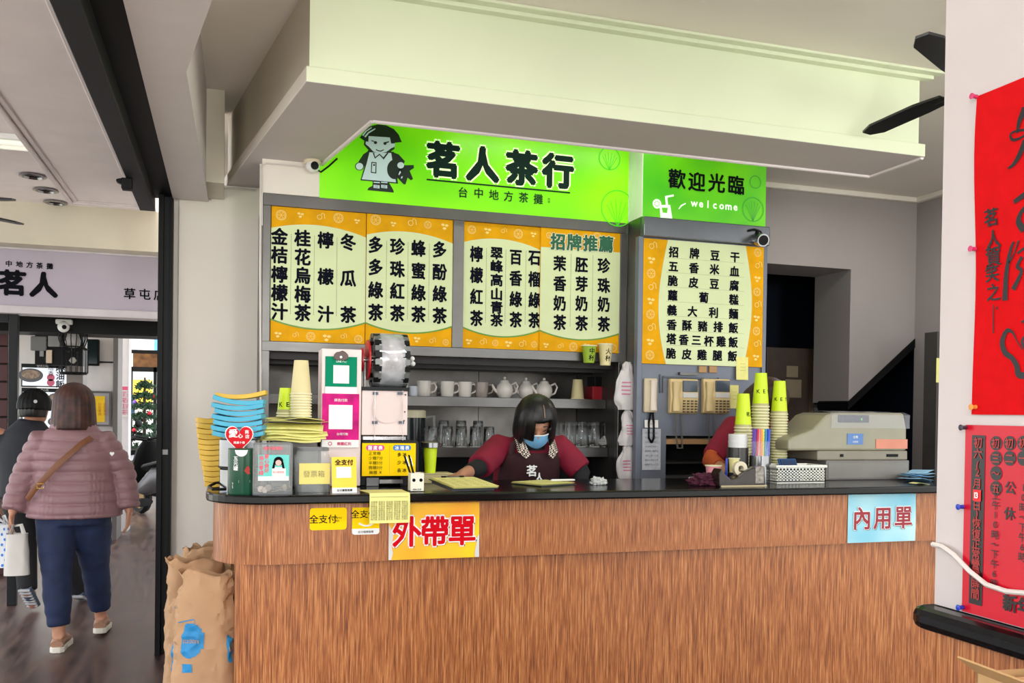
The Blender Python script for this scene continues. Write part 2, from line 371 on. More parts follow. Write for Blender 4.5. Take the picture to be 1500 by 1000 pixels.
# shutter latch on track
p = on_z(197, 263, 2.60)
o = MB().box((-.02, -.03, -.055), (.03, .03, 0)).prism([(-.045, -.02), (-.02, -.03), (-.02, 0), (-.045, -.008)], 'y', -.02, .02).build('shutter_stop', BLACK, bevel=.004); o.location = (-.49, p.y, 2.60)
tag(o, 'small black stop clamped under the charcoal shutter track', 'bracket')
# ---------------------------------------------------------------- lilac shop sign across the arcade
LIL = M('lilac_sign_face', (172, 162, 176), .35, var=.03, scale=2)
t = thing('fascia_sign', 'lilac grey hanging shop sign with black characters over the arcade walkway', 'sign', (-1.2, 7.2, 2.1))
MB().box((-2.3, 0, .055), (.88, .16, .455)).build('sign_face', LIL, t)
MB().box((-2.3, -.02, 0), (.88, .18, .055)).box((-2.3, -.015, .455), (.88, .175, .47)).build('rail', M('sign_rail', (198, 190, 194), .4), t, bevel=.004)
m = MB(); O = Vector((1.2, -7.2, -2.1))
def L(px, py, Y=7.2): return on_y(px, py, Y) + O + Vector((0, -.004, 0))
for ch, x, y in (('茗', 18, 414), ('人', 64, 417), ('茶', -30, 411)): put(m, ch, L(x, y), .185, .185, .05); m.build('character', INK, t); m = MB()
for ch, x, y in (('台', -18, 384), ('中', 13, 386), ('地', 28.5, 387), ('方', 43.5, 388), ('茶', 58, 389), ('攤', 73, 390)): put(m, ch, L(x, y), .045, .045, .03)
put(m, '草', L(190, 430), .085, .085, .02); put(m, '屯', L(212, 431), .085, .085, .02); put(m, '店', L(234, 432), .085, .085, .02)
m.build('lettering', INK, t)
# steel frame post under the sign
t = thing('steel_post', 'square grey steel post under the left end of the lilac sign', 'post', (on_y(19, 700, 7.3).x, 7.3, 0))
MB().bc((0, 0, 1.05), (.06, .06, 2.1)).build('upright', CHAR, t, bevel=.004)
MB().box((-2.2, -.03, 2.045), (-.03, .03, 2.1)).build('crossbar', CHAR, t, bevel=.004)
# ================================================================ FAR ARCADE AND STREET
def rect(px0, py0, px1, py1, Y): a = on_y(px0, max(py0, py1), Y); b = on_y(px1, min(py0, py1), Y); return a.x, a.z, b.x, b.z
def slab(name, px0, py0, px1, py1, Y, d, mat, st=False, parent=None, **k):
    x0, z0, x1, z1 = rect(px0, py0, px1, py1, Y); m = MB().box((x0, Y, z0), (x1, Y+d, z1))
    return struct(name, m, mat, **k) if st else m.build(name, mat, parent, **k)
x0, z0, x1, z1 = rect(24, 485, 240, 458, 7.9)
struct('beam_dark', MB().box((-4, 7.9, z0), (-.3, 8.3, 2.6)), BLACK)
struct('ceiling_far', MB().box((-3.6, 8.3, 2.72), (-.3, 17, 2.85)), PAINT)
FARW = M('far_white_wall', (226, 222, 222), .6, var=.03)
x0 = on_y(120, 600, 10.6).x; x1 = on_y(166, 600, 10.6).x; x2 = on_y(173, 600, 10.6).x
struct('wall_far', MB().box((x0, 10.6, 0), (x1, 11.0, 2.72)), FARW)
struct('trim_7', MB().box((x1, 10.55, 0), (x2, 11.0, 2.72)), M('far_column_edge', (120, 114, 110), .6))
slab('trim_8', 120, 529.5, 166, 530.5, 10.595, .01, CHAR, True)
x0, _, x1, _ = rect(97, 600, 122, 500, 8.9); struct('column_far', MB().box((x0, 8.9, 0), (x1, 9.15, 2.72)), M('steel_grey_column', (128, 118, 114), .5, var=.05))
x0, _, x1, _ = rect(24, 600, 52, 500, 9.7); struct('wall_far_left', MB().box((x0, 9.7, 1.2), (x1, 9.8, 2.72)), FARW)
# electrical board
t = thing('switch_board', 'black electrical board with switches under the dark beam beyond the sign', 'switch board', on_y(95, 534, 8.35))
O = t.location.copy()
def Lb(px, py, Y=8.33): return on_y(px, py, Y)-O
x0, z0, x1, z1 = rect(51, 534, 122, 470, 8.35)
MB().box((x0-O.x, 0, z0-O.z), (x1-O.x, .08, z1-O.z)).build('board', BLACK, t)
for px in (74, 79.5, 84.5):
    c = Lb(px, 498); MB().bc(c, (.035, .03, .11)).build('breaker', M('breaker_grey', (150, 148, 146), .5), t, bevel=.004)
c = Lb(57, 503); MB().bc(c, (.12, .05, .12)).build('meter_box', M('meter_grey', (120, 118, 116), .5), t, bevel=.008)
c = Lb(61.5, 515); MB().bc(c, (.03, .03, .08)).build('plug', M('breaker_grey', (150, 148, 146)), t)
c = Lb(72, 522); MB().bc(c, (.045, .02, .11)).build('outlet', M('outlet_cream', (230, 205, 180), .5), t, bevel=.004)
MB().tube([Lb(70, 535), Lb(66, 525), Lb(68, 515), Lb(72, 512)], .008, 6).tube([Lb(60, 470), Lb(68, 480), Lb(70, 492), Lb(67, 500)], .01, 6).build('cable', CHAR, t, smooth=True)
# menu light boxes beyond
for i, (ya, yb, lab) in enumerate(((534, 566, 'upper backlit menu panel with one noodle bowl beyond the walkway'), (569, 640, 'lower backlit menu panel with dishes, behind the two walkers'))):
    x0, z0, x1, z1 = rect(31, yb, 101, ya, 9.0); t = thing('menu_light_box', lab, 'sign', (x0, 9.0, z0)); W_, H_ = x1-x0, z1-z0
    MB().box((0, 0, 0), (W_, .08, H_)).build('case', CHAR, t)
    MB().box((.01, -.004, .01), (W_-.01, 0, H_-.035)).build('lit_face', M('lit_menu_face', (228, 232, 240), .4, emit=.5, var=.01), t)
    m = MB(); line(m, '台式小吃', (W_*.45, -.006, H_-.018), .024); m.build('title', WHITE, t)
    dishes = ((.2, .5),) if i == 0 else ((.75, .8), (.75, .32), (.25, .75), (.25, .3))
    for dx, dz in dishes:
        r = .1 if i == 0 else .075; q = MB(); disc(q, (W_*dx, -.006, H_*dz), r, 24, ry=r*.62); q.build('dish_picture', M('bowl_print', (110, 108, 112), .5), t)
        q = MB(); disc(q, (W_*dx, -.008, H_*dz+.008), r*.75, 20, ry=r*.4); q.build('food_print', M('food_print', (176, 150, 130), .5, scale=60, var=.3), t)
    m = MB()
    if i == 0:
        line(m, '塔香', (W_*.62, -.006, H_*.72), .05, vert=True); m.build('lettering', INK, t)
        m = MB(); disc(m, (W_*.62, -.006, H_*.42), .032, 16); disc(m, (W_*.62, -.006, H_*.2), .032, 16); m.build('price_dot', M('pink_dot', (230, 110, 140), .5), t)
        m = MB(); line(m, '麻油飯', (W_*.82, -.006, H_*.5), .075, vert=True, bold=.02); m.build('calligraphy', INK, t)
# wire cage lamps
for i, (px, py, Y, s) in enumerate(((107, 497, 8.0, .17), (108, 525, 8.4, .2))):
    c = on_y(px, py, Y)
    t = thing('cage_lamp', ['upper bell shaped wire cage pendant in front of the black board', 'lower tall cylindrical wire cage pendant beside the grey column'][i], 'lamp', c)
    pr = [(s*.25, .12), (s*.6, .07), (s*.62, 0), (s*.5, -.06), (s*.2, -.1)] if i == 0 else [(s*.2, .12), (s*.55, .08), (s*.55, -.12), (s*.5, -.13)]
    m = MB()
    for k in range(16):
        a = k*math.pi/8; m.tube([(r*math.cos(a), r*math.sin(a), h) for r, h in pr], .004, 4)
    for r, h in (pr[0], pr[1], pr[-2], pr[-1]): m.tube([(r*math.cos(a*math.pi/8), r*math.sin(a*math.pi/8), h) for a in range(16)], .005, 4, closed=True)
    m.build('cage', CHAR, t)
    MB().lathe([(.0, .1), (.03, .1), (.045, .03), (.06, -.02), (.045, -.06), (0, -.07)], n=14, cap=False).build('bulb', M('frosted_bulb', (170, 165, 160), .3), t, smooth=True)
    MB().tube([(0, 0, .1), (0, 0, 2.6-c.z)], .006, 6).build('cord', BLACK, t)
# ceiling camera on dark beam
c = on_y(94, 477, 7.88); t = thing('dome_camera', 'small white dome camera on the dark beam beyond the lilac sign', 'security camera', c)
MB().bc((0, .0, .03), (.12, .06, .04)).build('mount', WHITE, t, bevel=.01)
MB().sph((0, -.03, -.01), .045).build('dome', WHITE, t, smooth=True); MB().sph((.01, -.065, -.015), .018).build('lens', BLACK, t, smooth=True)
# television, notice board, poster
t = thing('television', 'black flat television on the white wall beyond the walkway', 'television', on_y(134, 517, 10.5))
x0, z0, x1, z1 = rect(124, 535, 145, 497, 10.5); O = t.location
MB().box((x0-O.x, 0, z0-O.z), (x1-O.x, .08, z1-O.z)).build('case', BLACK, t, bevel=.008)
MB().box((x0-O.x+.015, -.004, z0-O.z+.02), (x1-O.x-.015, 0, z1-O.z-.015)).build('screen', M('dark_screen', (28, 40, 40), .12), t)
x0, z0, x1, z1 = rect(112, 624, 163, 573, 10.55); t = thing('notice_board', 'grey framed notice board on the white wall behind the woman in pink', 'notice board', (x0, 10.55, z0))
MB().box((0, 0, 0), (x1-x0, .04, z1-z0)).build('backing', M('board_grey', (186, 184, 190), .5), t)
W_, H_ = x1-x0, z1-z0
MB().box((0, -.012, 0), (W_, 0, .02)).box((0, -.012, H_-.02), (W_, 0, H_)).box((W_-.02, -.012, .02), (W_, 0, H_-.02)).box((0, -.012, .02), (.02, 0, H_-.02)).build('frame', STEEL, t)
x0, z0, x1, z1 = rect(138, 618, 153, 580, 10.5); t = thing('yellow_poster', 'bright yellow poster on the grey notice board', 'poster', (x0, 10.53, z0))
MB().box((0, 0, 0), (x1-x0, .01, z1-z0)).build('sheet', M('yellow_poster', (250, 205, 20), .5), t)
m = MB()
for k in range(3): line(m, '公告事項', ((x1-x0)/2+(k-1)*.05, -.003, (z1-z0)*.5), .035, vert=True)
m.build('lettering', M('orange_ink', (200, 120, 20), .6), t)
# white hanging banner
x0, z0, x1, z1 = rect(173, 690, 189, 505, 11.3); struct('column_far_white', MB().box((x0, 11.3, 0), (x1, 11.6, 2.72)), FARW)
x0, z0, x1, z1 = rect(175, 610, 187, 566, 11.25); t = thing('price_list', 'white price list with a pink heading on the far white column', 'poster', (x0, 11.28, z0))
MB().box((0, 0, 0), (x1-x0, .01, z1-z0)).build('sheet', PAPER, t)
MB().box((0, -.004, z1-z0-.04), (x1-x0, 0, z1-z0)).build('heading', M('pink_heading', (232, 90, 130), .5), t)
m = MB(); line(m, '珍珠紅茶', ((x1-x0)*.3, -.004, (z1-z0)*.45), .07, vert=True); line(m, '百香綠茶', ((x1-x0)*.72, -.004, (z1-z0)*.45), .07, vert=True); m.build('lettering', M('pink_ink', (225, 130, 165), .5), t)
# far shop front
xa = on_y(189, 600, 16.5).x; xb = on_y(240, 600, 16.5).x+1.2
t = thing('shop_window', 'dark framed shop front window at the far end of the arcade', 'shop front', (xa, 16.5, 0))
zt = on_y(200, 512, 16.5).z; zs = on_y(200, 537, 16.5).z
MB().box((0, 0, zt-.06), (xb-xa, .1, zt)).box((0, 0, zs-.08), (xb-xa, .1, zs)).build('lintel', CHAR, t)
for dx in (0, .38): MB().box((dx, 0, 0), (dx+.05, .1, zs)).build('mullion', CHAR, t)
MB().box((.05, .02, zs), (xb-xa, .08, zt-.06)).build('wooden_sign', M('carved_wood', (150, 100, 50), .4, var=.35, scale=9), t)
p = on_y(192, 594, 16.45); t = thing('mail_box', 'small blue box on the far shop front post', 'box', p)
MB().bc((0, 0, 0), (.12, .1, .38)).build('body', M('steel_blue', (60, 95, 125), .5), t, bevel=.01); MB().bc((0, -.055, .09), (.09, .01, .02)).build('slot', BLACK, t)
# far street facade (bright opposite buildings) with colourful signs
t = thing('street_building', 'pale building with shop signs across the street beyond the arcade', 'building', (-6.5, 30, 0))
MB().box((-8, 0, 0), (7, 5, 9)).build('facade', M('pale_facade', (222, 220, 218), .7, var=.08, scale=.8), t)
random.seed(3)
for k in range(16):
    c = [(225, 60, 50), (240, 200, 60), (90, 150, 210), (240, 240, 235), (230, 120, 150), (70, 160, 120)][k % 6]
    MB().bc((-6.5+k*.8, -.1, random.uniform(1.2, 4.2)), (random.uniform(.5, .9), .15, random.uniform(.5, 1.3))).build('shop_sign', M('far_sign_%d' % (k % 6), c, .5), t)
for k in range(7):
    MB().box((-7+k*2, -.02, 5), (-6+k*2, .0, 6.4)).build('window', M('far_window', (90, 100, 110), .2), t)
# red banners at far left
for i, (pa, pb, ya, yb) in enumerate(((38, 50, 497, 565), (42, 52, 560, 640))):
    x0, z0, x1, z1 = rect(pa-12, yb, pb-13, ya, 12.0+i*.5)
    t = thing('red_banner', ['upper red cloth banner hanging right behind the grey steel post', 'lower red cloth banner hanging behind the grey steel post'][i], 'banner', (x0, 12.0+i*.5, z0))
    MB().grid(lambda u, v: (u*(x1-x0), .03*math.sin(u*9), v*(z1-z0)), 10, 2).build('cloth', M('banner_red', (215, 20, 40), .6), t, solid=.01)
    MB().tube([(-.05, 0, z1-z0), (x1-x0+.05, 0, z1-z0)], .012, 6).tube([(-.05, 0, -z0), (-.05, 0, z1-z0)], .014, 6).build('rod', CHAR, t)
x0, z0, x1, z1 = rect(-6, 690, 12, 465, 8.6)
t = thing('display_shutter', 'dark red painted shutter panel at the left edge beyond the steel post', 'door', (x0, 8.6, 0))
MB().box((.01, .055, 0), (x1-x0-.01, .07, 2.1)).build('backing', CHAR, t)
for k in range(14): MB().box((0, 0, k*.15), (x1-x0, .05, k*.15+.14)).build('slat', M('dark_red_paint', (70, 24, 26), .5), t, bevel=.006)
# potted shrubs at far left
def leaves(mb, c, r, n, s, squash=1.):
    for _ in range(n):
        d = Vector((random.gauss(0, 1), random.gauss(0, 1), random.gauss(0, 1))).normalized()*r*random.uniform(.35, 1); d.z *= squash
        a = Vector((random.gauss(0, 1), random.gauss(0, 1), random.gauss(0, 1))).normalized(); b = a.orthogonal().normalized()*.4; p = Vector(c)+d
        mb.poly([p-a*s, p+b*s, p+a*s, p-b*s])
for i, px in enumerate((22, 36)):
    p = on_z(px, 738, 0); p.y = min(p.y, 13)
    p = Vector((on_y(px, 650, 12.5).x, 12.5+i*1.1, 0)); t = thing('potted_shrub', ['leafy potted shrub seen just left of the steel post', 'yellow green potted shrub just right of the steel post'][i], 'plant', p)
    MB().lathe([(.14, 0), (.2, .38), (.21, .4), (.18, .4)], n=16).build('pot', M('dark_pot', (60, 50, 46), .6), t, smooth=True)
    m = MB(); leaves(m, (0, 0, .75), .28, 300, .05, 1.4); m.build('foliage', M('yellow_green_leaf', (168, 176, 50), .6, var=.3, scale=9), t, kind='stuff')
    MB().tube([(0, 0, .35), (.02, 0, .7)], .02, 6).build('stem', M('bark', (80, 60, 45), .8), t)
# Christmas tree
p = on_y(217, 640, 14.3); t = thing('christmas_tree', 'flocked Christmas tree with red baubles outside the far shop', 'tree', (p.x-.1, 14.9, 0))
MB().tube([(0, 0, 0), (0, 0, 1.9)], [.04, .015], 8).build('trunk', M('bark', (80, 60, 45)), t)
m = MB(); random.seed(5)
for k in range(9):
    z = .55+k*.16; r = .5*(1-k/10.5)
    for a in range(10):
        an = a*.628+k; e = Vector((r*math.cos(an), r*math.sin(an), z-.08)); m.tube([(0, 0, z), e*.98], [.01, .004], 4)
        for q in range(9): f = .25+.75*q/8; leaves(m, (e.x*f, e.y*f, z-.08*f), .06, 3, .035)
m.build('branches', M('fir_green', (40, 74, 48), .7, var=.3, scale=20), t, kind='stuff')
for k in range(14):
    an = k*2.4; z = .6+k*.085; r = .46*(1-(z-.55)/1.6); MB().sph((r*math.cos(an), r*math.sin(an), z-.1), .03, 10, 6).build('bauble', [M('bauble_red', (220, 30, 50), .2), M('bauble_violet', (150, 90, 220), .2)][k % 3 == 0], t, smooth=True)
# ---------------------------------------------------------------- scooters
def scooter(label, loc, rz, body):
    t = thing('scooter', label, 'scooter', loc, rz, 'scooters parked beyond the arcade')
    for x in (-.6, .62):
        wb = MB().lathe([(.16, -.045), (.21, -.05), (.235, 0), (.21, .05), (.16, .045)], (x, 0, .235), 24, 'y', cap=False).build('wheel', M('tyre', (24, 24, 25), .8), t, smooth=True)
        m = MB().lathe([(0, -.03), (.16, -.04), (.16, .04), (0, .03)], (x, 0, .235), 20, 'y', cap=False); m.build('rim', M('gold_rim', (150, 120, 60), .35, .8), wb)
    m = MB(); m.tube([(-.72, 0, .62), (-.55, 0, .66), (-.2, 0, .62), (.02, 0, .48)], [(.10, .10), (.14, .15), (.16, .16), (.08, .13)], 14, (0, 0, 1))
    m.build('tail_body', body, t, smooth=True)
    MB().tube([(.02, 0, .32), (.3, 0, .32), (.42, 0, .4)], [(.05, .16), (.05, .17), (.06, .15)], 12, (0, 0, 1)).build('floorboard', BLACK, t, smooth=True)
    MB().tube([(.58, 0, .42), (.50, 0, .65), (.42, 0, .88), (.38, 0, 1.0)], [(.09, .17), (.09, .2), (.08, .17), (.05, .1)], 14, (1, 0, 0)).build('leg_shield', body, t, smooth=True)
    MB().tube([(-.62, 0, .79), (-.3, 0, .80), (-.02, 0, .74)], [(.045, .12), (.05, .14), (.04, .1)], 12, (0, 0, 1)).build('seat', BLACK, t, smooth=True)
    MB().tube([(.5, 0, .36), (.62, 0, .5), (.78, 0, .46), (.84, 0, .36)], [(.03, .07)]*4, 10, (0, 0, 1)).build('front_mudguard', body, t, smooth=True)
    MB().tube([(.45, 0, .8), (.62, 0, .235)], .025, 8).build('fork', CHROME, t, smooth=True)
    MB().tube([(.28, -.34, 1.04), (.36, -.2, 1.06), (.4, 0, 1.02), (.36, .2, 1.06), (.28, .34, 1.04)], .017, 8).build('handlebar', BLACK, t, smooth=True)
    for s in (-1, 1):
        k = MB().tube([(.36, s*.22, 1.06), (.38, s*.3, 1.2)], .006, 6).build('mirror_stem', BLACK, t)
        MB().sph((.38, s*.31, 1.24), (.02, .065, .045), 12, 8).build('mirror', BLACK, k, smooth=True)
    MB().sph((.52, 0, .93), (.05, .1, .07), 12, 8).build('headlight', M('headlight_glass', (220, 225, 230), .1), t, smooth=True)
    MB().tube([(-.1, -.16, .25), (-.5, -.19, .28), (-.75, -.2, .36)], [.03, .045, .05], 10).build('exhaust', CHROME, t, smooth=True)
    return t
GREYB = M('scooter_grey', (120, 120, 124), .25, .2)
for i, (px, Y, rz, b, lab) in enumerate(((180, 14.3, 1.9, M('scooter_silver', (185, 186, 192), .25, .3), 'silver scooter parked beside the far white column'),
        (213, 11.4, 2.5, GREYB, 'grey scooter with gold wheels parked close to the shutter post'), (240, 12.6, 2.1, BLACK, 'black scooter half hidden behind the shutter post'), (-20, 9.4, 1.35, M('scooter_dark_red', (110, 26, 34), .3), 'dark red scooter at the left edge beyond the walkway'))):
    x = on_y(px, 690, Y).x; scooter(lab, (x, Y, 0), rz, b)
# ================================================================ COUNTER
def rounded(x0, y0, x1, y1, r, n=10):
    """plan outline: front-left corner rounded"""
    pts = [(x1, y0), (x1, y1), (x0, y1)]
    for k in range(n+1): a = math.pi + (math.pi/2)*k/n; pts.append((x0+r+r*math.cos(a), y0+r+r*math.sin(a)))
    return pts
t = thing('service_counter', 'long wood laminate service counter with a black stone top', 'counter', (0, 0, 0))
MB().prism(rounded(-.075, YF-.065, 4.5, 4.42, .26), 'z', 1.062, 1.1).build('countertop', GRANITE, t, bevel=.008)
MB().prism(rounded(-.045, YF, 4.5, 4.38, .24), 'z', .81, 1.062).build('fascia', WOOD, t, smooth=30)
MB().prism(rounded(.045, YF+.035, 4.5, 4.34, .03, 3), 'z', 0, .81).build('base_panel', WOOD, t)
# side counter around the near pillar
t = thing('side_counter', 'wood fronted side counter with a rounded black top under the red posters', 'counter', (0, 0, 0))
MB().prism([(1.245, -.2), (1.245, 1.33), (1.27, 1.36), (2.1, 1.36), (2.1, -.2)], 'z', 0, 1.058).build('body', WOOD, t)
m = MB().prism([(1.222, -.25), (1.222, 1.35), (1.228, 1.375), (1.245, 1.385), (2.15, 1.385), (2.15, -.25)], 'z', 1.058, 1.1); m.build('top', GRANITE, t, bevel=.015)
struct('pillar', MB().box((1.268, .2, 1.1015), (1.9, 1.362, ZC)), M('pillar_paint', (206, 196, 194), .65, var=.03, scale=4, bump=.08))
# ================================================================ SIGNS
Y0 = Vector((0, -.004, 0))
def GLOW(name, rgb, rgb2, e, sc_):
    m = M(name, rgb, .3, emit=e, var=0); nt = m.node_tree; r = nt.nodes['Color Ramp']; r.color_ramp.elements[0].color = lin(rgb2); r.color_ramp.elements[1].color = lin(rgb)
    nt.nodes['Noise Texture'].inputs['Scale'].default_value = sc_; nt.nodes['Noise Texture'].inputs['Detail'].default_value = 2
    r.color_ramp.elements[0].position = .25; r.color_ramp.elements[1].position = .6; return m
GRN = GLOW('backlit_green', (138, 228, 4), (62, 172, 12), .42, 1.1); GRN2 = GLOW('backlit_green_dim', (104, 196, 12), (36, 150, 30), .34, 2.0)
DG = M('dark_green_ink', (24, 46, 40), .7, var=.03, spec=.1); HALO = M('halo_white', (226, 255, 190), .4, emit=.5, var=0)
LEAF = M('leaf_outline_green', (70, 200, 20), .4, emit=.3, var=0)
t = thing('shop_sign', 'long bright green backlit shop sign with big dark characters above the menus', 'sign', (1.39, YC, 2.6))
O = -Vector(t.location)
MB().box((.476+O.x, 0, -.002), (2.31+O.x, .1, .56)).build('sign_face', GRN, t)
MB().box((.174+O.x, 0, 0), (.476+O.x, .09, .19)).build('end_box', PAINT, t, bevel=.004)
MB().box((2.31+O.x, .0, 0), (2.335+O.x, .1, .56)).build('side_return', M('white_cloth', (225, 230, 215), .7), t)
def S(px, py, Y=YC, e=.004): p = on_y(px, py, Y-e); return p+O
BIG = (('茗', 649.4, 233.9), ('人', 707, 240.5), ('茶', 764.3, 245.7), ('行', 817.6, 250.2))
m = MB()
for ch, x, y in BIG: put(m, ch, S(x, y, e=.003), .198, .205, .1)
m.build('lettering_outline', HALO, t)
for ch, x, y in BIG: m = MB(); put(m, ch, S(x, y, e=.006), .198, .205, .055); put(m, ch, S(x, y, e=.0068), .198, .205, .025); m.build('character', DG, t)
m = MB()
a, b = S(625, 262.7), S(835, 283); m.box((a.x, a.y, a.z-.004), (b.x, a.y+.002, a.z+.004)); m.v = m.v
for ch, x, y in (('台', 678.2, 281.7), ('中', 701.3, 282.8), ('地', 723.5, 285.3), ('方', 745, 287.4), ('茶', 767, 289.2), ('攤', 788.6, 291.5)): put(m, ch, S(x, y), .06, .062, .016)
line(m, '商標', S(804, 293.5), .016, vert=True)
m.build('lettering', DG, t)
m = MB()
for cx, cy, r in ((905, 305, .11), (893, 232, .07)):
    c = S(cx, cy); ring(m, c, r, .006, 28)
    for k in range(6): stroke(m, [(c.x, c.z-r), (c.x+r*.7*math.sin(k*.5-1.2), c.z+r*.5*math.cos(k*.5-1.2))], .003, O=Vector((0, c.y, 0)))
k_ = m; m.v = [(min(x, 2.31+O.x), y, min(z, .55)) for x, y, z in m.v]; m.build('leaf_print', LEAF, t)
# emblem: cartoon tea girl, drawn as flat shapes (zoom frame 5x from 380,160)
def Z5(x, y, e): return S(380+x/5, 160+y/5, e=e)
def flat(mb, pts, e): mb.poly([Z5(x, y, e) for x, y in pts])
def ell(cx, cy, rx, ry, n=28, a0=0, a1=360): return [(cx+rx*math.cos(R(a0+(a1-a0)*k/n)), cy+ry*math.sin(R(a0+(a1-a0)*k/n))) for k in range(n+(0 if a1-a0 == 360 else 1))]
mk = MB(); mw_ = MB()
flat(mk, [(735, 208), (770, 160), (810, 125), (870, 110), (930, 118), (985, 145), (1020, 185), (1043, 240), (990, 245), (990, 290), (960, 310), (930, 325), (840, 325), (800, 300), (765, 260), (768, 230)], .003)
flat(mw_, [(800, 196), (955, 206), (965, 250), (995, 250), (990, 275), (965, 285), (930, 312), (880, 322), (835, 310), (803, 275), (778, 255), (780, 235), (798, 238)], .005)
flat(mk, [(805, 300), (760, 330), (725, 385), (765, 425), (790, 380), (790, 330)], .003); flat(mk, [(960, 308), (1020, 330), (1065, 380), (1050, 420), (1000, 400), (970, 360)], .003)
flat(mk, [(795, 300), (985, 312), (1015, 545), (740, 520), (775, 400)], .0035); flat(mw_, [(806, 315), (965, 320), (1000, 535), (750, 512), (785, 400)], .005)
flat(mk, [(830, 318), (845, 362), (880, 335), (910, 368), (945, 322), (935, 318), (908, 352), (880, 325), (848, 350), (840, 318)], .006)
flat(mk, ell(733, 418, 33, 30), .004); flat(mw_, ell(733, 418, 27, 25), .006)
flat(mk, ell(990, 440, 55, 72), .0055); flat(mk, [(1020, 400), (1070, 410), (1130, 408), (1132, 430), (1100, 450), (1125, 510), (1110, 520), (1085, 500), (1070, 550), (1055, 548), (1010, 500)], .0055)
flat(mw_, ell(1035, 410, 25, 23), .007); flat(mw_, [(1030, 450), (1038, 462), (1022, 485), (1018, 475)], .0075); flat(mw_, [(1050, 490), (1046, 505), (1036, 508), (1040, 492)], .0075)
flat(mk, [(820, 385), (858, 388), (856, 470), (816, 465)], .0065); flat(mw_, [(827, 393), (851, 395), (849, 462), (823, 458)], .007); flat(mk, ell(840, 408, 8, 7, 12), .0075)
flat(mk, [(820, 225), (862, 240), (860, 250), (845, 238), (822, 234)], .0065); flat(mk, [(910, 242), (950, 233), (948, 243), (925, 248)], .0065)
flat(mk, ell(850, 244, 12, 11, 12), .0065); flat(mk, ell(920, 250, 12, 11, 12), .0065)
flat(mk, [(855, 290), (870, 300), (890, 302), (912, 292), (910, 300), (890, 310), (868, 307), (852, 297)], .0065)
flat(mw_, [(752, 190), (775, 160), (820, 130), (824, 136), (785, 163), (762, 195)], .0045); flat(mw_, [(768, 200), (795, 168), (848, 138), (850, 146), (803, 175), (778, 206)], .0045)
flat(mk, [(830, 525), (945, 530), (980, 590), (985, 610), (790, 592), (800, 575), (828, 560)], .0035)
for x in (836, 892): flat(mw_, [(x, 530), (x+46, 533), (x+46, 541), (x, 538)], .005); flat(mw_, [(x, 552), (x+44, 556), (x+44, 580), (x, 575)], .005); flat(mk, [(x+8, 558), (x+34, 560), (x+34, 563), (x+8, 561)], .006); flat(mk, [(x+8, 568), (x+34, 570), (x+34, 573), (x+8, 571)], .006)
mk.build('emblem_dark', M('emblem_black', (24, 40, 34), .4), t, fix=False); mw_.build('emblem_light', M('emblem_white', (196, 216, 222), .4, emit=.12, var=.02), t, fix=False)
# right green sign
t = thing('welcome_sign', 'smaller green backlit welcome sign above the rice dish menu', 'sign', (2.73, YR, 2.6)); O = -Vector(t.location)
MB().box((2.318+O.x, 0, .005), (3.148+O.x, .1, .56)).build('sign_face', GRN2, t)
MB().box((2.313+O.x, .0, .005), (2.318+O.x, .178, .56)).build('side_return', M('white_cloth', (225, 230, 215), .7), t)
m = MB()
for ch, x, y in (('歡', 991.7, 261.9), ('迎', 1020.7, 266), ('光', 1050, 267.9), ('臨', 1078.3, 270.9)): put(m, ch, S(x, y, YR), .118, .118, .028)
m.build('lettering', INK, t)
m = MB()
for i, ch in enumerate('welcome'): put(m, ch, S(1017+i*10.05, 297.3+i*.95, YR)+Vector((0, 0, .0)), .062, .062, .03)
def Z3(x, y): p = S(900+x/3, 150+y/3, YR, .005); return p
c = Z3(187, 445); ring(m, c, .028, .01, 20); disc(m, c+Vector((0, -.001, 0)), .012, 10)
for k in range(8): stroke(m, [(c.x+.012*math.cos(k*.785), c.z+.012*math.sin(k*.785)), (c.x+.024*math.cos(k*.785), c.z+.024*math.sin(k*.785))], .005, O=Vector((0, c.y, 0)))
m.poly([Z3(198, 450), Z3(245, 450), Z3(256, 517), Z3(203, 513)]); m.poly([Z3(226, 452), Z3(236, 452), Z3(233, 418), Z3(262, 412), Z3(260, 404), Z3(222, 411)])
m.poly([Z3(281, 467), Z3(293, 450), Z3(313, 441), Z3(314, 446), Z3(297, 455), Z3(285, 469)]); m.build('lettering_white', M('sign_white', (232, 250, 225), .4, emit=.3, var=0), t, fix=False)
m = MB(); m.poly([Z3(208, 462)-Y0*-.3, Z3(234, 463)-Y0*-.3, Z3(231, 486)-Y0*-.3, Z3(212, 484)-Y0*-.3]); m.build('glass_cutout', GRN2, t)
m = MB(); c = Z3(610, 470); ring(m, c, .075, .005, 24); ring(m, Z3(620, 350), .04, .005, 20)
for k in range(6): stroke(m, [(c.x, c.z-.07), (c.x+.06*math.sin(k*.4-1), c.z+.05*math.cos(k*.4-1))], .003, O=Vector((0, c.y, 0)))
m.build('leaf_print', M('leaf_outline_dark', (60, 150, 60), .4, emit=.2, var=0), t)
